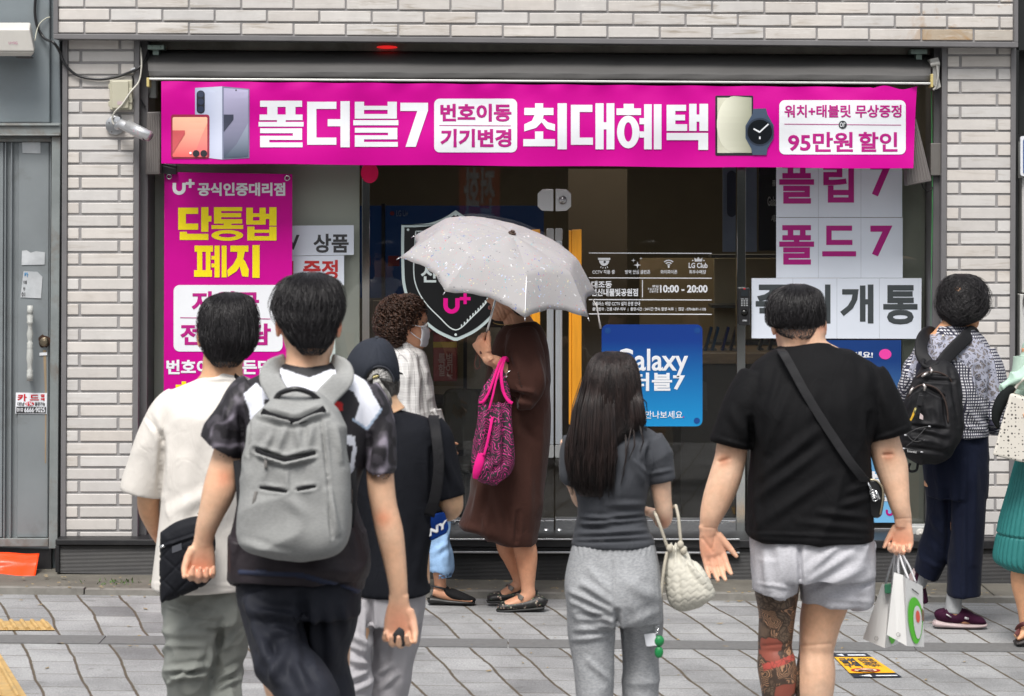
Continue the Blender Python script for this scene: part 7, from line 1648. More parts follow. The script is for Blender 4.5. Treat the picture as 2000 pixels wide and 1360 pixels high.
for pts in ([(1281,1006,-.05),(1290,1030,-.055),(1303,1068,-.05)], [(1281,1006,-.05),(1279,1000,.02),(1296,994,.05),(1316,990,.02),(1320,988,-.03)], [(1320,988,-.03),(1325,1010,-.045),(1328,1040,-.05),(1331,1070,-.05)], [(1303,1078,-.05),(1297,1110,-.06),(1291,1160,-.06),(1285,1200,-.06)]):
    bm = BM(); s_ = spline(pts, 18); tube(bm, [Fq.w(*p) for p in s_], [.0052]*19, 8); obj('cord', bm, CR, db, True)
for x, y in ((1329,1064),(1308,1071),(1335,1076),(1284,1203)):
    bm = BM(); ball(bm, Fq.w(x,y,-.055), (.011,.010,.013) if y < 1100 else (.007,.006,.011), 8); obj('knot', bm, CR, db, True)
bm = BM()
for i in range(6): c_ = Fq.w(1284+math.sin(i*2)*1.0,1210+i*4.6,-.06); tube(bm, [c_+Vector((.005*math.cos(a)*(1 if i%2 else .4),.004*math.sin(a)*(.3 if i%2 else 1),.006*math.sin(a))) for a in np.linspace(0,6.283,12)], [.0013]*12, 6, False)
obj('chain', bm, M['chrome'], db, True)
bm = BM(); poly = rrect(1260,1238,1282,1262,2.5)
a_ = [bm.verts.new(Fq.w(x+(y-1250)*.2,y-(x-1270)*.12,-.066)) for x,y in poly]; b_ = [bm.verts.new(v.co+Vector((0,.0015,0))) for v in a_]; n_ = len(a_)
bm.faces.new(a_); bm.faces.new(b_[::-1]); [bm.faces.new([a_[i],b_[i],b_[(i+1)%n_],a_[(i+1)%n_]]) for i in range(n_)]
obj('tag', bm, M['white_vinyl'], db)
bm = BM(); tube(bm, [Fq.w(1283,1236,-.062),Fq.w(1278,1240,-.066)], [.0012]*2, 6); obj('tag_string', bm, M['white_vinyl'], db)
# plain green charm in place of the little figure
bm = BM(); ball(bm, Fq.w(1287,1252,-.06), (.017,.012,.018), 10); ball(bm, Fq.w(1287,1274,-.06), (.014,.010,.019), 10)
obj('charm', bm, pm('green_charm', (.01,.22,.06), .45), db, True)

# ================================================================== big man in black
Gm = Fig(570)
pg = person('person in a black tee and pale grey shorts with one fully tattooed leg', Gm, 1580)
bm = BM(); hc = Gm.w(1560, 640, .05); Rm = Matrix.Rotation(R(4),3,'Z') @ Matrix.Rotation(R(-16),3,'X')
head_bm(bm, hc, .228, Rm, 1.06)
sweep(bm, Gm, [(1563,630,.03,43,.075),(1567,655,.025,45,.080),(1570,675,.02,46,.085),(1575,700,.02,75,.095)])
loft(bm, Gm, [(710,1490,1670,.0,.08),(800,1475,1700,.0,.12),(950,1470,1690,.0,.14),(1050,1475,1690,.0,.14)], 24)
sweep(bm, Gm, [(1452,790,.0,36,.065),(1437,850,.0,33,.060),(1430,872,.0,31,.057),(1426,898,.0,31,.055),(1414,940,-.01,31.5,.055),(1401,975,-.015,29,.050),(1390,1005,-.02,23.5,.040),(1385,1024,-.02,18.5,.030),(1384,1036,-.02,17.5,.024),(1383,1046,-.02,16,.020)])
Wl = Gm.w(1383,1036,-.02); hand_bm(bm, Wl, Vector((.24,.06,-1)), Vector((.10,-1,.05)), -1, 1.06, (13,19,15), 2.2, 16, 32, (1,1.08,1.0,.85), (8,5,3,0))
sweep(bm, Gm, [(1708,790,.0,38,.065),(1723,850,.0,32,.058),(1731,880,.0,32,.056),(1741,912,.0,32.5,.055),(1750,950,-.01,26,.048),(1757,985,-.02,20.5,.04),(1763,1008,-.02,17.5,.030),(1764,1020,-.02,17,.024),(1765,1029,-.02,16,.020)])
Wg = Gm.w(1765,1020,-.02); hand_bm(bm, Wg, Vector((-.02,.10,-1)), Vector((-.45,-.85,0)), 1, .93, (52,66,50), 3, 46, 34)
sweep(bm, Gm, [(1516,1090,.0,48,.09),(1517,1150,.0,44,.085),(1517.5,1200,.0,36,.078),(1514,1250,.0,33.5,.068),(1514,1270,.0,33.5,.064),(1517,1300,-.01,38,.07),(1520,1350,-.01,33,.065),(1520,1420,.0,24,.048),(1518,1490,.01,15,.034),(1517,1535,.02,16,.04)], 28)
sweep(bm, Gm, [(1622,1090,.03,52,.095),(1613,1170,.03,46,.09),(1603,1210,.03,41,.083),(1597,1250,.03,36,.073),(1594,1275,.03,34,.069),(1593,1310,.02,38.5,.076),(1590,1350,.02,38,.074),(1588,1420,.03,27,.052),(1588,1490,.04,16,.036),(1588,1535,.05,17,.04)], 28)
def ink(me, co, no, px):
    co, no = getco(me)
    for x1,y1,x2,y2,w_,h in ((1566,1262,1622,1258,3,-.003),(1575,1250,1580,1310,8,.003),(1600,1270,1605,1330,9,.003),(1404,902,1424,896,3.5,-.006),(1726,889,1742,888,3.5,-.006),(1372,1030,1400,1032,1.6,-.0015),(1490,1262,1545,1258,3,-.003),(1745,1014,1782,1012,1.6,-.0015),(1372,1052,1392,1078,3,-.003),(1396,1048,1392,1070,3,-.003)):
        r, t = seg_d(px,x1,y1,x2,y2); co = co+no*(h*np.exp(-(r/w_)**2)*np.clip(-no[:,1]*2,0,1))[:,None]
    setco(me, co)
    f = ((px[:,0] < 1562) & (px[:,0] > 1450) & (px[:,1] > 1100)).astype(np.float32)
    r = inpoly(px, [(1488,1297),(1520,1290),(1550,1277),(1555,1287),(1530,1300),(1492,1311)]).astype(np.float32)
    for nm, a in (('ink',f),('red',r)):
        at = me.color_attributes.new(nm,'FLOAT_COLOR','POINT'); at.data.foreach_set('color', np.stack([a,a,a,np.ones_like(a)],1).ravel())
body(bm, Gm, pg, skin_mat('skin_inked', srgb(226,189,162), True), .0035, tint=[(1414,900,14,(.72,.50,.42)),(1735,889,13,(.74,.50,.42)),(1512,655,12,(1.05,.80,.74)),(1609,640,12,(1.05,.76,.70)),(1385,1075,44,(1.05,.82,.78)),(1765,1055,34,(1.04,.80,.75)),(1562,640,34,(.62,.50,.46)),(1600,1200,70,(.95,.86,.78))], extra=ink)
hair('hair', Gm, [(555,1545,1570,.06,.03),(559,1532,1584,.06,.06),(566,1518,1596,.058,.085),(577,1506,1604,.055,.103),(592,1500,1608,.052,.114),(608,1498,1610,.05,.117),(622,1499,1609,.046,.113),(633,1502,1607,.042,.106),(641,1510,1603,.036,.092)], pg, HB, 2600, .38, .0017, .06, (0,360), (0,.82), 0, .14, seed=15, endlift=.02)
hair('nape_hair', Gm, [(632,1508,1606,.036,.103),(645,1514,1600,.028,.100),(655,1524,1592,.018,.096),(662,1540,1580,.012,.09)], pg, HB, 500, .25, .0010, .02, (180,360), (0,.75), 0, .1, seed=16, base=False, tip=.3)
bm = BM()
loft(bm, Gm, [(670,1545,1618,.02,.085),(675,1530,1627,.02,.094),(684,1512,1655,.02,.105),(697,1492,1690,.02,.125),(715,1472,1712,.015,.145),(745,1458,1724,.01,.165),(790,1458,1718,.0,.18),(840,1464,1706,.0,.185),(875,1469,1698,.0,.185),(930,1464,1701,.0,.19),(990,1459,1703,.0,.195),(1030,1457,1704,.0,.195),(1044,1458,1703,.0,.193),(1050,1470,1703,.0,.19),(1052,1480,1700,.0,.186)], 56, None, 2.45)
sweep(bm, Gm, [(1482,740,.01,38,.095),(1462,775,.0,40,.10),(1445,810,.0,41,.098),(1434,840,.0,40,.092),(1428,860,.0,40,.088),(1427,866,.0,39,.086),(1426.5,868,.0,35,.08)], 30)
sweep(bm, Gm, [(1690,735,.01,40,.095),(1710,770,.0,42,.10),(1724,800,.0,42,.098),(1734,830,.0,42,.092),(1737,846,.0,42,.088),(1738,850,.0,38,.082)], 30)
gfold = [(1466,820,1470,880,6,-.012),(1700,810,1697,868,6,-.012),(1520,720,1490,900,9,.006),(1540,760,1500,880,8,.006),(1610,830,1490,930,10,.008),(1600,880,1470,980,9,.008),(1620,930,1490,1020,9,.006),(1500,700,1485,760,8,.005),(1690,700,1700,760,8,.005),(1660,960,1700,940,6,.006),(1640,990,1700,970,6,.006),(1600,1000,1690,1010,6,.006),(1560,1020,1700,1035,6,.004),(1470,940,1480,1030,7,.006),(1590,760,1570,860,10,.005),(1650,760,1660,900,12,.005),(1462,1042,1700,1050,3,.003),(1400,855,1464,874,3,.003),(1700,862,1775,834,3,.003),(1720,760,1745,830,8,.005),(1430,800,1450,850,8,.005)]
cloth('tee', bm, fabric('black_jersey', (.0085,.0085,.0095), .75, .12, 700, .2), pg, .006, 4, gfold, [(.0035,.13,.28,-.35,91)])
bm = BM(); strip_bm(bm, Gm, [(1400,858,-.10),(1430,870,-.095),(1460,878,-.06)], 2, .002); bm.free()
bm = BM()
loft(bm, Gm, [(1030,1466,1696,.0,.165),(1050,1463,1703,.0,.17),(1080,1461,1707,.0,.178),(1110,1462,1707,.0,.178),(1125,1464,1706,.0,.17)], 52, None, 2.4)
sweep(bm, Gm, [(1513,1090,-.01,51,.15),(1512,1120,-.015,48,.145),(1512,1142,-.018,46,.14),(1513,1152,-.02,45,.135),(1513,1155,-.02,42,.13)], 32)
sweep(bm, Gm, [(1518,1140,-.05,26,.095),(1521,1156,-.055,20,.085),(1523,1164,-.055,12,.07)], 22)
sweep(bm, Gm, [(1634,1090,.03,73,.15),(1634,1130,.03,71,.148),(1634,1160,.03,69.5,.145),(1634,1172,.03,68.5,.142),(1634,1176,.03,66,.138)], 34)
sweep(bm, Gm, [(1670,1140,.02,36,.13),(1678,1172,.02,26,.115),(1681,1183,.02,20,.10)], 26)
cloth('shorts', bm, fabric('pale_melange', (.50,.50,.535), .9, .05, 600, .25, melange=.13), pg, .006, 4, [(1562,1060,1564,1170,4,-.016),(1575,1120,1640,1065,8,.008),(1575,1140,1660,1080,8,.008),(1590,1160,1680,1110,9,.007),(1490,1070,1500,1150,8,.006),(1530,1080,1525,1160,8,.007),(1545,1060,1540,1150,7,.006),(1600,1165,1700,1176,4,.003),(1650,1060,1690,1070,6,.004),(1475,1140,1550,1148,3,.003),(1567,1065,1600,1050,5,.005)], [(.004,.08,.14,-.3,95)])
bm = BM(); tube(bm, [Gm.w(*p) for p in spline([(1702,1056,.0),(1709,1062,-.02),(1708,1076,-.02),(1703,1084,.0)],12)], [.004]*13, 8); obj('drawcord', bm, fabric('pale_cord', (.5,.5,.53), .8), pg, True)
bm = BM()
for x, o in ((1517,.02),(1588,.05)): q = Gm.w(x, 1500, o); shoe(bm, Gm, (q.x,q.y-.08,0), (q.x,q.y+.2,0), .105)
obj('shoes', bm, pm('black_trainer', (.02,.02,.02), .5), pg, True)
# his crossbody bag
gb = thing('crossbody_bag', 'small black leather crossbody bag at the hip of the person with the tattooed leg', 'bag', Gm.w(1712,1010,.0))
lea = pm('black_leather', (.010,.010,.011), .32, var=.15, bump=.2, bscale=180)
bm = BM(); poly = [(1694,940),(1712,936),(1727,952),(1728,975),(1722,1008),(1714,1013),(1700,1010),(1694,980)]
a_ = [bm.verts.new(Gm.w(x,y,-.10)) for x,y in poly]; b_ = [bm.verts.new(Gm.w(x,y,.10)) for x,y in poly]; n_ = len(poly)
bm.faces.new(a_); bm.faces.new(b_[::-1]); [bm.faces.new([a_[i],b_[i],b_[(i+1)%n_],a_[(i+1)%n_]]) for i in range(n_)]
obj('bag_body', bm, lea, gb, True, bevel=.012, seg=3)
bm = BM(); tube(bm, [Gm.w(*p) for p in spline([(1699,937,-.104),(1712,939,-.106),(1723,953,-.106),(1724,975,-.105),(1719,1005,-.104)],24)], [.0028]*25, 8); obj('zip', bm, pm('brass_zip', (.55,.48,.33), .35, .8), gb, True)
bm = BM(); c_ = Gm.w(1704,962,-.115)
for k in range(3): q = c_+Vector((.004*k,-.002,-.010*k)); tube(bm, [q+Vector((.009*math.cos(a),0,.009*math.sin(a))) for a in np.linspace(0,6.283,14)], [.0026]*14, 6, False)
tube(bm, [Gm.w(1692,938,-.115),Gm.w(1699,952,-.118),Gm.w(1703,960,-.118)], [.004,.005,.003], 8); tube(bm, [Gm.w(1710,958,-.114),Gm.w(1718,975,-.114)], [.003,.004], 8); obj('buckle', bm, M['chrome'], gb, True)
sp_ = [(1524,682,-.055),(1530,690,-.13),(1545,716,-.155),(1570,762,-.18),(1600,812,-.192),(1630,858,-.195),(1660,902,-.195),(1682,930,-.17),(1693,942,-.12)]
bm = BM(); strip_bm(bm, Gm, sp_, 17, .003); obj('strap', bm, fabric('dark_grey_webbing', (.026,.026,.028), .6, .05, 400, .3), gb, True)
# paper carriers
def carrier(lab, c, mark, dz=0):
    """c: dict of corner pixels; a stiff paper bag seen from above and behind"""
    o = thing('paper_bag', lab, 'bag', Gm.w(c['bf'][0], c['bf'][1], c['o']))
    wh = pm('white_card', (.70,.70,.69), .55, var=.05, scale=9, bump=.12, bscale=14, bdist=.006)
    e = c['o']; dp = .07
    P_ = {k: Gm.w(c[k][0], c[k][1], e+c[k][2]) for k in ('tl','tf','tr','bl','bf','br')}
    tb = P_['tl']+(P_['tr']-P_['tf']); bb = P_['bl']+(P_['br']-P_['bf'])
    bm = BM(); v = {k: bm.verts.new(p) for k, p in P_.items()}; v['tb'] = bm.verts.new(tb); v['bb'] = bm.verts.new(bb)
    mid_t = bm.verts.new((P_['tl']+P_['tf'])/2+Vector((.012,.008,-.002))); mid_b = bm.verts.new((P_['bl']+P_['bf'])/2*.35+(P_['tl']+P_['tf'])/2*.65*0+(P_['bl']+P_['bf'])/2*.65)
    bm.faces.new([v['tl'],mid_t,mid_b,v['bl']]); bm.faces.new([mid_t,v['tf'],v['bf'],mid_b]); bm.faces.new([v['tf'],v['tr'],v['br'],v['bf']])
    bm.faces.new([v['tr'],v['tb'],v['bb'],v['br']]); bm.faces.new([v['tb'],v['tl'],v['bl'],v['bb']]); bm.faces.new([v['bl'],mid_b,v['bf'],v['br'],v['bb']])
    b_ = obj('carrier', bm, wh, o); b_.modifiers.new('s','SOLIDIFY').thickness = .0012
    fr = lambda u, t: P_['tf'].lerp(P_['tr'],u).lerp(P_['bf'].lerp(P_['br'],u), t)
    nn = (P_['tr']-P_['tf']).cross(P_['bf']-P_['tf']).normalized()
    if nn.y > 0: nn = -nn
    def decal(nm, uv, m, h): bm = BM(); bm.faces.new([bm.verts.new(fr(u,t)+nn*h) for u,t in uv]); obj(nm, bm, m, o)
    grn = pm('leaf_green', (.09,.52,.02), .5)
    def egg(cx, cy, rx, ry, k=.18): return [(cx+rx*math.cos(a)*(1-k*(-math.sin(a))), cy-ry*math.sin(a)) for a in np.linspace(0,2*math.pi,30)[:-1]]
    out = egg(.50,.60,.42,.36); inn = egg(.60,.62,.24,.26)
    decal('print_green', [(min(max(u,.02),.98),t) for u,t in out], grn, .0028); decal('print_white', inn, wh, .0042)
    decal('print_red', egg(.60,.53,.12,.095,0), pm('print_red', (.75,.10,.06), .5), .0056)
    decal('print_picture', [(.84,.37),(.95,.42),(.95,.60),(.82,.56)], pm('print_brown', (.22,.13,.08), .6, var=.6, scale=60), .0056)
    decal('print_text', [(.34,.12),(.72,.155),(.72,.175),(.34,.14)], M['black_ink'], .0028)
    # side stamp
    cs = P_['bl'].lerp(P_['bf'],.55).lerp(P_['tl'].lerp(P_['tf'],.55),.10); bm = BM(); tube(bm, [cs+Vector((.0065*math.cos(a),-.006,.0065*math.sin(a))) for a in np.linspace(0,6.283,16)], [.0008]*16, 5, False); obj('side_stamp', bm, M['grey_plastic'], o)
    for k, (u0, u1) in enumerate(((.2,.6),(.25,.65))):
        a = fr(u0,0) if k == 0 else tb.lerp(P_['tl'],1-u0); b = fr(u1,0) if k == 0 else tb.lerp(P_['tl'],1-u1)
        h = c['h']; h = Gm.w(h[0]+k*3,h[1],h[2])
        bm = BM(); s_ = spline([tuple(a), tuple(a.lerp(h,.5)+Vector((-.004,0,0))), tuple(h), tuple(b.lerp(h,.5)+Vector((.006,0,0))), tuple(b)], 24); tube(bm, [Vector(p) for p in s_], [.0035]*25, 8); obj('handle', bm, pm('white_cord', (.70,.70,.72), .7), o, True)
    return o
carrier('white paper carrier bag with a green and red print, nearer of the two', dict(tl=(1746,1118,-.02),tf=(1768,1128,-.07),tr=(1802,1145,.03),bl=(1732,1240,-.03),bf=(1771,1262,-.085),br=(1805,1264,.03),o=-.05,h=(1756,1074,-.045)), 1)
carrier('white paper carrier bag with a green print, half behind the nearer one', dict(tl=(1723,1140,.02),tf=(1740,1150,-.03),tr=(1765,1160,.06),bl=(1685,1248,.02),bf=(1728,1266,-.04),br=(1754,1258,.06),o=.07,h=(1750,1074,-.03)), 0)
bm = BM(); hexa(bm, [Gm.w(1728,1160,.03),Gm.w(1740,1160,.03),Gm.w(1741,1139,.03),Gm.w(1727,1141,.03),Gm.w(1728,1160,.07),Gm.w(1740,1160,.07),Gm.w(1741,1139,.07),Gm.w(1727,1141,.07)]); tag(obj('packet', bm, pm('packet_green', (.05,.22,.12), .4, var=.4), bevel=.004), 'green packet peeping out of the farther paper bag', 'packet')
# ================================================================== woman with the black backpack
H = Fig(419)
ph = person('person with short black hair, a patterned blouse and navy trousers wearing a black backpack', H, 1870)
bm = BM(); hc = H.w(1882, 597, .0); Rm = Matrix.Rotation(R(-48),3,'Z') @ Matrix.Rotation(R(-10),3,'X')
head_bm(bm, hc, .222, Rm, 1.0)
sweep(bm, H, [(1878,610,.0,25,.055),(1870,632,.0,27,.056),(1862,648,.0,32,.06),(1860,660,.0,50,.08)])
loft(bm, H, [(670,1810,1915,.0,.07),(740,1800,1925,.0,.11),(850,1810,1922,.0,.12),(950,1805,1922,.0,.12)], 24)
sweep(bm, H, [(1932,720,-.01,20,.05),(1942,790,-.02,19,.048),(1950,826,.0,16,.042),(1962,812,.08,12,.034),(1972,798,.14,9,.026)])
hand_bm(bm, H.w(1973,797,.145), Vector((.75,.5,.25)), Vector((-.3,.4,-.8)), 1, .85, (40,45,35))
sweep(bm, H, [(1795,720,.02,18,.048),(1776,770,.05,16,.044),(1785,800,.14,13,.034),(1800,795,.22,10,.028)])
hand_bm(bm, H.w(1802,794,.23), Vector((.7,.5,.1)), Vector((0,-.3,-.8)), -1, .85, (40,45,35))
sweep(bm, H, [(1884,960,-.02,34,.085),(1882,1060,-.03,25,.065),(1874,1120,-.03,17,.05),(1866,1160,-.03,12,.04),(1862,1195,-.03,13,.042),(1880,1208,-.03,11,.04),(1905,1212,-.03,7,.04)])
sweep(bm, H, [(1850,960,.05,32,.085),(1838,1050,.07,22,.06),(1818,1100,.10,14,.045),(1804,1125,.12,11,.036),(1797,1145,.13,11,.036)])
body(bm, H, ph, skin_mat('skin_tanned', srgb(214,164,126)), tint=[(1900,640,16,(1.03,.90,.84))])
hair('hair', H, [(535,1866,1892,.02,.03),(540,1852,1908,.02,.06),(550,1843,1919,.018,.085),(565,1836,1927,.014,.104),(582,1833,1930,.008,.115),(600,1832,1929,.0,.118),(614,1836,1922,-.006,.112),(625,1844,1908,-.012,.098),(633,1853,1890,-.02,.075),(637,1862,1880,-.02,.05)], ph, hair_mat('soft_black_hair', (.009,.008,.009), (.024,.022,.024), .42), 2400, .26, .0018, .10, (0,360), (0,.90), .0, .35, seed=18, wave=.22, endlift=.03)
def blouse_mat():
    k = N('lace_check_blouse'); x, y, z = k.sep(k.co()); m = k.math
    u = m('ADD', x, m('MULTIPLY', y, .8)); cu, cz = m('FRACT', m('DIVIDE', u, .0135)), m('FRACT', m('DIVIDE', z, .0135))
    chk = m('MAXIMUM', m('LESS_THAN', cu, .45), m('LESS_THAN', cz, .45))
    c1 = k.mix(chk, (.62,.62,.66), (.035,.035,.06))
    v = k.n('TexVoronoi', _feature='DISTANCE_TO_EDGE', Vector=k.mix(.05, k.co(), k.n('TexNoise', Vector=k.co(), Scale=30.).outputs[1]), Scale=38.).outputs[0]
    fil = k.n('TexVoronoi', _feature='DISTANCE_TO_EDGE', Vector=k.co(), Scale=150.).outputs[0]
    lace = k.mix(k.ramp(v,[(.10,1.),(.16,0.)]), k.mix(k.ramp(k.noise(30,3),[(.42,0.),(.5,1.)]), (.012,.012,.03), (.10,.075,.06)), (.32,.33,.42))
    lace = k.mix(m('MULTIPLY', k.ramp(fil,[(.06,1.),(.12,0.)]), .6), lace, (.42,.43,.50))
    k.p(Base__Color=k.mix(k.sep(k.attr('col')['Color'])[0], c1, lace), Roughness=.85); k.bump(k.noise(260,2), .4, .0015); return k.m
def lace_zone(co, no, px):
    f = inpoly(px, [(1795,655),(1835,640),(1880,655),(1915,665),(1938,690),(1950,745),(1955,770),(1935,785),(1908,770),(1895,720),(1870,705),(1820,708),(1806,690),(1790,712),(1782,740),(1772,735),(1785,690)]) & ~inpoly(px, [(1826,636),(1885,650),(1880,660),(1830,652)])
    return np.repeat(f.astype(float)[:,None],3,1)
bm = BM()
loft(bm, H, [(636,1840,1888,.0,.06),(642,1830,1896,.0,.07),(650,1822,1908,.0,.082),(662,1810,1922,.0,.10),(680,1800,1932,.0,.125),(710,1795,1936,.0,.15),(750,1795,1932,.0,.16),(800,1800,1926,.0,.16),(835,1804,1926,.0,.165),(848,1806,1928,.0,.165),(850,1808,1926,.0,.16)], 48, None, 2.4)
sweep(bm, H, [(1918,690,.0,26,.085),(1930,720,-.01,28,.09),(1938,760,-.02,30,.09),(1941,795,-.02,30,.085),(1946,822,.0,27,.08),(1958,822,.05,18,.06),(1966,806,.1,12,.045)], 30)
sweep(bm, H, [(1808,690,.02,22,.08),(1790,720,.03,24,.085),(1778,752,.05,22,.08),(1774,775,.09,18,.07),(1785,798,.14,15,.05)], 28)
cloth('blouse', bm, blouse_mat(), ph, .0045, 3, [(1905,720,1920,800,5,-.009),(1915,790,1950,835,6,.008),(1920,830,1955,825,4,.006),(1930,740,1955,800,6,.006),(1880,720,1895,840,6,.005),(1890,800,1925,845,5,.006),(1870,830,1925,842,4,.005),(1775,730,1765,765,4,.006)], [(.004,.06,.10,.3,101)], lace_zone)
bm = BM(); ball(bm, H.w(1842,656,-.105), .006, 8); obj('pearl_button', bm, pm('pearl', (.7,.65,.55), .25), ph, True)
bm = BM()
loft(bm, H, [(835,1806,1928,.0,.15),(880,1800,1929,.0,.155),(930,1803,1928,.0,.16),(970,1808,1927,.0,.15)], 44, None, 2.3)
sweep(bm, H, [(1886,930,-.02,40,.13),(1888,1000,-.03,36,.12),(1886,1080,-.03,34,.115),(1883,1140,-.03,33.5,.11),(1883,1160,-.03,33.5,.11),(1883,1163,-.03,31,.10)], 32)
sweep(bm, H, [(1846,930,.04,42,.13),(1842,1000,.06,34,.12),(1830,1060,.08,31,.11),(1815,1105,.10,29,.10),(1808,1122,.11,27,.095)], 32)
cloth('trousers', bm, fabric('navy_crepe', (.0085,.0115,.026), .8, .1, 600, .15, sheen=.05), ph, .006, 3, [(1885,900,1884,1160,4,.006),(1850,960,1856,1090,6,-.014),(1815,1010,1850,1050,7,.008),(1810,1040,1845,1080,6,-.006),(1860,880,1870,1000,8,.006),(1905,880,1900,1100,8,.006),(1830,900,1840,1000,8,.006),(1800,1090,1835,1110,4,.005)], [(.0035,.08,.25,.1,105)])
bm = BM(); sweep(bm, H, [(1866,1150,-.03,15.5,.042),(1863,1175,-.03,15.5,.042),(1861,1196,-.03,17,.045)], 24); obj('sock', bm, fabric('grey_sock', (.33,.34,.35), .9, .05, 300, .4), ph, True)
bm = BM(); sweep(bm, H, [(1812,1112,.11,13,.04),(1802,1126,.12,13,.04),(1795,1142,.13,13.5,.042)], 24); obj('sock', bm, fabric('grey_sock2', (.33,.34,.35), .9, .05, 300, .4), ph, True)
pur = fabric('plum_mesh', (.045,.010,.030), .75, .12, 250, .5)
bm = BM(); sweep(bm, H, [(1836,1192,-.03,10,.036),(1840,1200,-.03,15,.042),(1860,1204,-.03,15,.044),(1880,1203,-.03,15,.046),(1900,1209,-.03,11,.048),(1916,1213,-.03,8,.044),(1924,1216,-.03,3,.03)], 28)
sh = obj('trainer', bm, pur, ph, True)
bm = BM(); sweep(bm, H, [(1823,1216,-.03,2,.02),(1827,1217,-.03,7,.041),(1850,1219,-.03,6.5,.044),(1880,1221,-.03,5.5,.048),(1905,1221,-.03,5.5,.05),(1922,1220,-.03,4.5,.04),(1927,1218,-.03,1.5,.02)], 24); obj('sole', bm, pm('pink_white_sole', (.50,.40,.40), .6, var=.2, scale=20, stretch=(1,1,6)), sh, True)
bm = BM(); tube(bm, [H.w(1848,1200,-.08),H.w(1858,1206,-.081)], [.003,.003], 6); tube(bm, [H.w(1884,1207,-.08),H.w(1892,1209,-.08)], [.006,.005], 8); obj('logo_trim', bm, pm('silver_trim', (.5,.48,.5), .4, .3), sh, True)
for k_ in range(4): bm = BM(); tube(bm, [H.w(1868+k_*7,1190+k_*3.4,-.055),H.w(1872+k_*7,1189+k_*3.4,-.03),H.w(1876+k_*7,1191+k_*3.4,-.01)], [.003]*3, 6); obj('lace', bm, pur, sh, True)
bm = BM(); sweep(bm, H, [(1796,1116,.13,8,.036),(1790,1128,.135,13,.042),(1793,1145,.14,14,.044),(1800,1162,.14,11,.046),(1806,1176,.14,7,.042)], 26); sh = obj('trainer', bm, pur, ph, True)
bm = BM(); sweep(bm, H, [(1787,1114,.135,3,.036),(1780,1130,.14,5,.043),(1783,1150,.145,5,.046),(1794,1170,.145,5,.047),(1802,1182,.145,3,.04)], 22); obj('sole', bm, pm('pink_white_sole2', (.50,.40,.40), .6, var=.2), sh, True)
# her backpack
hb = thing('backpack', 'black hiking backpack with bungee cords on the person in the patterned blouse', 'backpack', H.w(1815,900,-.25))
ny = fabric('black_ripstop', (.012,.012,.014), .62, .15, 500, .2, spec=.22, crumple=.5)
bm = BM()
loft(bm, H, [(704,1816,1846,-.20,.03),(712,1806,1858,-.205,.055),(725,1795,1868,-.21,.075),(745,1782,1874,-.22,.09),(770,1771,1878,-.225,.10),(800,1763,1880,-.23,.108),(830,1758,1881,-.232,.112),(855,1757,1876,-.235,.115),(875,1760,1866,-.235,.11),(890,1768,1855,-.235,.095),(900,1782,1842,-.235,.07),(907,1795,1828,-.235,.03)], 44, None, 2.6)
cloth('pack_body', bm, ny, hb, .005, 3, [(1772,775,1800,752,3,-.010),(1800,752,1842,775,3,-.010),(1842,775,1850,830,3,-.010),(1765,830,1850,838,3,-.008),(1785,740,1862,745,3,-.008),(1775,800,1790,770,6,.006),(1830,780,1835,830,6,.006),(1760,850,1850,870,5,.007),(1765,872,1850,885,4,-.008),(1800,840,1850,850,4,.006),(1855,720,1872,830,4,-.006)], [(.002,.05,.06,.4,111)])
for lab, pts, w_ in (('shoulder_strap',[(1828,668,.085),(1820,651,.035),(1809,652,-.035),(1800,668,-.10),(1800,692,-.155),(1813,712,-.19)],25),('shoulder_strap',[(1900,672,.10),(1901,655,.04),(1895,650,-.045),(1887,659,-.112),(1870,675,-.150),(1852,694,-.180),(1838,712,-.2)],27)):
    bm = BM(); strip_bm(bm, H, pts, w_, .018); obj(lab, bm, ny, hb, True)
bm = BM(); tube(bm, [H.w(*p) for p in spline([(1804,704,-.20),(1802,712,-.24),(1812,718,-.25),(1828,712,-.25),(1838,706,-.22)],20)], [.010]*21, 10); obj('grab_handle', bm, ny, hb, True)
bz = fabric('brown_piping', (.055,.040,.036), .6)
for pts in ([(1772,776,-.33),(1785,760,-.335),(1802,752,-.335),(1825,757,-.335),(1842,774,-.335),(1850,800,-.335),(1852,826,-.335)], [(1790,738,-.30),(1805,729,-.305),(1830,727,-.305),(1852,737,-.295),(1862,752,-.285)]):
    bm = BM(); s_ = spline(pts, 30); tube(bm, [H.w(*p) for p in s_], [.0042]*31, 8); obj('piping', bm, bz, hb, True)
for pts in ([(1784,757,-.342),(1779,764,-.345),(1776,770,-.343)], [(1803,750,-.345),(1807,756,-.350),(1805,764,-.350)], [(1812,728,-.312),(1806,732,-.316),(1800,736,-.315)], [(1817,719,-.29),(1820,724,-.305),(1818,729,-.31)]):
    bm = BM(); tube(bm, [H.w(*p) for p in pts], [.006,.0065,.005], 8); obj('zip_pull', bm, pm('pull_metal', (.55,.50,.48), .3, .8), hb, True)
bm = BM(); strip_bm(bm, H, [(1798,768,-.352),(1796,790,-.358),(1793,812,-.360)], 7, .006); bk = obj('buckle_strap', bm, ny, hb, True)
bm = BM(); hexa(bm, [H.w(1790,792,-.372),H.w(1802,793,-.372),H.w(1804,772,-.372),H.w(1794,771,-.372),H.w(1790,792,-.358),H.w(1802,793,-.358),H.w(1804,772,-.358),H.w(1794,771,-.358)]); obj('buckle', bm, M['black_plastic'], bk, bevel=.003)
bm = BM(); strip_bm(bm, H, [(1788,798,-.365),(1783,812,-.368),(1778,822,-.366)], 4, .005); yk = obj('yellow_cord', bm, pm('yellow_cord', (.62,.36,.02), .6), hb, True)
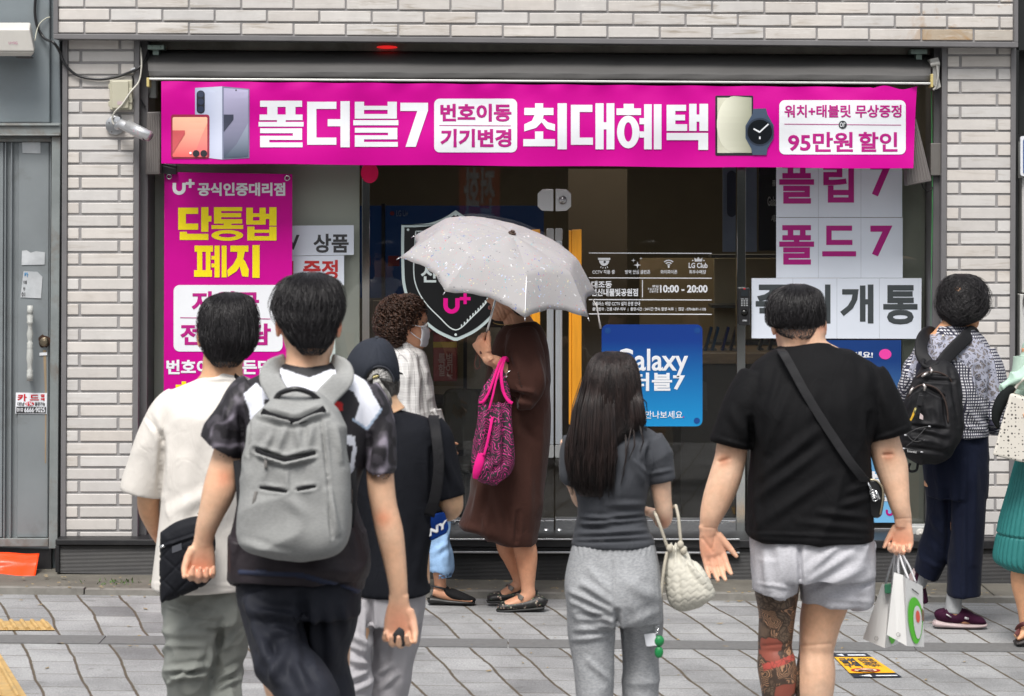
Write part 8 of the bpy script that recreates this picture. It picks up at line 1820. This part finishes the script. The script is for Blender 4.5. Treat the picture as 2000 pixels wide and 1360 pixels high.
bm = BM(); tube(bm, [H.w(1789,797,-.366),H.w(1786,806,-.372)], [.005,.005], 8); obj('clip', bm, pm('brass_clip', (.30,.28,.12), .4, .5), yk, True)
bm = BM(); prismp = [(1796,806),(1803,812),(1803,820),(1796,818)]; a_ = [bm.verts.new(H.w(x,y,-.362)) for x,y in prismp]; bm.faces.new(a_); obj('badge', bm, pm('pale_badge', (.55,.45,.45), .5), hb)
for pts in ([(1768,850,-.34),(1790,838,-.352),(1815,833,-.350)], [(1768,846,-.34),(1785,862,-.352),(1806,860,-.350)], [(1770,872,-.34),(1788,858,-.352),(1808,836,-.350)], [(1764,875,-.34),(1785,880,-.35),(1800,882,-.348)]):
    bm = BM(); tube(bm, [H.w(*p) for p in spline(pts,12)], [.0022]*13, 6); obj('bungee', bm, pm('bungee_black', (.03,.03,.032), .4), hb, True)
bm = BM()
for x, y in ((1815,833),(1768,850),(1806,860),(1765,876),(1800,883)): tube(bm, [H.w(x-2,y,-.354),H.w(x+3,y+.5,-.354)], [.0035]*2, 6)
obj('cord_toggle', bm, pm('toggle_silver', (.55,.55,.58), .3, .5), hb, True)
text_obj('lettering', 'Essential', lambda fx, fy: H.w(1772+18*fx, 883-4.5*fy+2.5*fx, -.3535), 0, pm('thread_white', (.6,.6,.6), .6), hb, .0)
bm = BM(); tube(bm, [H.w(*p) for p in spline([(1778,905,-.25),(1774,916,-.25),(1780,921,-.25),(1790,918,-.25),(1793,904,-.25)],16)], [.006]*17, 8, True, .5); obj('haul_loop', bm, ny, hb, True)
bm = BM(); sweep(bm, H, [(1858,826,-.25,10,.04),(1858,850,-.255,13,.05),(1854,870,-.255,13,.05),(1848,888,-.25,9,.04)], 20); mp = obj('mesh_pocket', bm, (lambda k: (k.p(Base__Color=k.mix(k.ramp(k.n('TexVoronoi', _feature='DISTANCE_TO_EDGE', Vector=k.co(), Scale=60.).outputs[0],[(.08,0.),(.16,1.)]), (.02,.015,.02), k.mix(k.ramp(k.noise(30,3),[(.4,0.),(.6,1.)]), (.10,.05,.08), (.40,.22,.30))), Roughness=.7), k.m)[-1])(N('pink_mesh')), hb, True)
bm = BM(); ball(bm, H.w(1858,820,-.25), (.024,.03,.016), 10); o_ = obj('tissue_pack', bm, pm('pink_packet', (.55,.25,.35), .5, var=.4, scale=60, bump=.5, bscale=80, bdist=.006), mp, True)
bm = BM(); strip_bm(bm, H, [(1906,780,.0),(1900,800,-.05),(1892,826,-.10),(1880,850,-.16)], 6, .004); obj('waist_strap', bm, M['black_plastic'], hb, True)

# ================================================================== person at the right edge
I = Fig(436)
pi_ = person('person in a teal pleated skirt and sandals cut off by the right edge', I, 2045)
bm = BM(); hc = I.w(2050, 592, .0); Rm = Matrix.Rotation(R(60),3,'Z')
head_bm(bm, hc, .222, Rm)
sweep(bm, I, [(2050,610,.0,25,.05),(2050,650,.0,27,.055),(2050,665,.0,50,.08)])
loft(bm, I, [(680,1995,2105,.0,.07),(760,2000,2100,.0,.11),(900,2000,2100,.0,.11)], 24)
sweep(bm, I, [(2100,710,.0,20,.05),(2108,780,.0,18,.045),(2080,820,-.1,15,.04),(2040,800,-.2,12,.03)]); hand_bm(bm, I.w(2038,799,-.205), Vector((-.8,-.2,.1)), Vector((.1,.5,-.8)), 1, .85, (50,60,40))
sweep(bm, I, [(2000,710,.0,20,.05),(1996,770,-.02,17,.045),(2000,810,-.1,14,.038),(2010,800,-.18,12,.03)]); hand_bm(bm, I.w(2012,799,-.185), Vector((.3,-.6,.2)), Vector((.5,.5,-.6)), -1, .85, (50,60,40))
sweep(bm, I, [(2010,1020,-.04,34,.08),(2002,1100,-.05,27,.06),(2000,1140,-.05,25,.058),(2002,1180,-.05,17,.046),(2003,1212,-.05,12,.036),(2004,1228,-.05,13,.036),(1994,1240,-.05,9,.042),(1984,1246,-.05,6,.042)])
sweep(bm, I, [(2070,1020,.05,34,.08),(2068,1120,.06,25,.058),(2068,1180,.06,16,.046),(2068,1225,.06,12,.036),(2056,1240,.06,9,.042),(2042,1246,.06,6,.042)])
body(bm, I, pi_, skin_mat('skin_warm', srgb(216,166,130)), .004)
hair('hair', I, [(545,2035,2062,.0,.03),(556,2012,2086,.0,.085),(585,2002,2098,.0,.115),(620,2006,2094,.0,.11),(650,2020,2080,.0,.07)], pi_, HB, 500, .35, .0026, .05, (0,360), (0,.8), 0, .2, seed=20)
bm = BM(); loft(bm, I, [(660,2020,2080,.0,.07),(675,1995,2105,.0,.10),(740,1992,2106,.0,.14),(850,1990,2104,.0,.15),(900,1988,2104,.0,.15)], 40); sweep(bm, I, [(2000,695,.0,24,.07),(1994,760,-.02,22,.065),(1997,790,-.05,18,.06)], 24); sweep(bm, I, [(2100,695,.0,24,.07),(2108,770,.0,22,.065)], 24)
cloth('blouse', bm, fabric('mint_blouse', (.42,.55,.47), .8), pi_, .008, 3, [], [(.004,.1,.2,.2,121)])
bm = BM(); q = spline([(870,1996,2106,.0,.15),(900,1986,2112,.0,.16),(960,1970,2122,.0,.18),(1010,1956,2134,.0,.20),(1040,1950,2140,.0,.21),(1044,1951,2140,.0,.208),(1060,1947,2144,.0,.212),(1095,1944,2150,.0,.22),(1112,1965,2140,.0,.215)], 70); rings = []
for py, xl, xr, off, hd in q:
    a, b = I.w(xl,py,off), I.w(xr,py,off); n = 300; c_ = (a+b)/2; ring = []
    for k in range(n):
        t = 2*math.pi*k/n; s_ = 1+.028*abs(math.sin(k*math.pi*.1667))-.018*(1 if 1041 < py < 1046 else 0)
        ring.append(bm.verts.new(c_+Vector((math.cos(t)*(b.x-a.x)/2*s_, math.sin(t)*hd*s_, 0))))
    rings.append(ring)
skin_rings(bm, rings); obj('skirt', bm, fabric('teal_pleats', (.022,.17,.165), .6, .12, 300, .1, spec=.35), pi_, True)
bm = BM(); sweep(bm, I, [(2012,1250,-.05,3,.03),(2006,1250,-.05,7,.04),(1990,1254,-.05,6,.046),(1982,1256,-.05,4,.04)], 20); sd_ = obj('sandal_sole', bm, pm('sandal_black', (.03,.025,.025), .6), pi_, True)
for pts in ([(1984,1240,-.09),(1990,1233,-.075),(1995,1231,-.05),(1992,1233,-.01)], [(2012,1225,-.09),(2000,1219,-.095),(1990,1224,-.07),(1986,1230,-.04)]): bm = BM(); strip_bm(bm, I, pts, 9, .006); obj('sandal_strap', bm, pm('sandal_brown', (.12,.035,.035), .6), sd_, True)
bm = BM(); sweep(bm, I, [(2076,1250,.06,3,.03),(2070,1250,.06,7,.04),(2050,1254,.06,6,.046),(2040,1256,.06,4,.04)], 20); obj('sandal_sole', bm, pm('sandal_black2', (.03,.025,.025), .6), pi_, True)
tt = thing('tote_bag', 'white perforated tote bag held by the person in the teal skirt', 'bag', I.w(1985,905,-.22))
def perf():
    k = N('perforated_white'); x, y, z = k.sep(k.co()); m = k.math
    v = k.n('TexVoronoi', Vector=k.n('CombineXYZ', i0=m('MULTIPLY', x, 1.), i1=z, i2=0.).outputs[0], Scale=62., Randomness=.35)
    r = k.sep(v.outputs[1])[0]; d = m('LESS_THAN', v.outputs[0], m('MULTIPLY_ADD', r, .22, .12))
    k.p(Base__Color=k.mix(d, (.60,.57,.51), (.06,.055,.05)), Roughness=.5); return k.m
bm = BM(); hexa(bm, [I.w(1938,890,-.25),I.w(2030,912,-.25),I.w(2040,790,-.23),I.w(1973,768,-.23),I.w(1942,884,-.13),I.w(2034,906,-.13),I.w(2040,786,-.16),I.w(1974,764,-.16)])
obj('tote_body', bm, perf(), tt, bevel=.012, seg=3)
bm = BM(); tube(bm, [I.w(*p) for p in spline([(1978,768,-.2),(1990,748,-.21),(2006,740,-.22),(2022,760,-.2),(2030,786,-.2)],16)], [.007]*17, 8); obj('handle', bm, pm('white_handle', (.6,.57,.51), .5), tt, True)
bm = BM(); sweep(bm, I, [(2030,735,-.16,20,.03),(2000,738,-.17,22,.035),(1975,748,-.18,14,.03),(1960,758,-.18,7,.02),(1955,765,-.18,3,.01)], 24)
cl = cloth('folded_cloth', bm, fabric('mint_cloth', (.42,.58,.49), .8), None, .005, 3, [(1960,755,2000,735,5,.008),(1975,760,2000,752,4,-.008)], [(.005,.05,.06,.3,131)]); tag(cl, 'pale mint folded cloth bundled above the white tote', 'cloth')
bm = BM(); sweep(bm, I, [(1985,758,-.20,3,.01),(1970,765,-.2,10,.02),(1955,785,-.19,12,.03),(1945,815,-.19,9,.02),(1950,838,-.19,3,.01)], 20); tag(cloth('dark_scarf', bm, fabric('dark_scarf', (.012,.014,.014), .8), None, .005, 2, [], []), 'dark cloth tucked between the tote and the mint cloth', 'cloth')
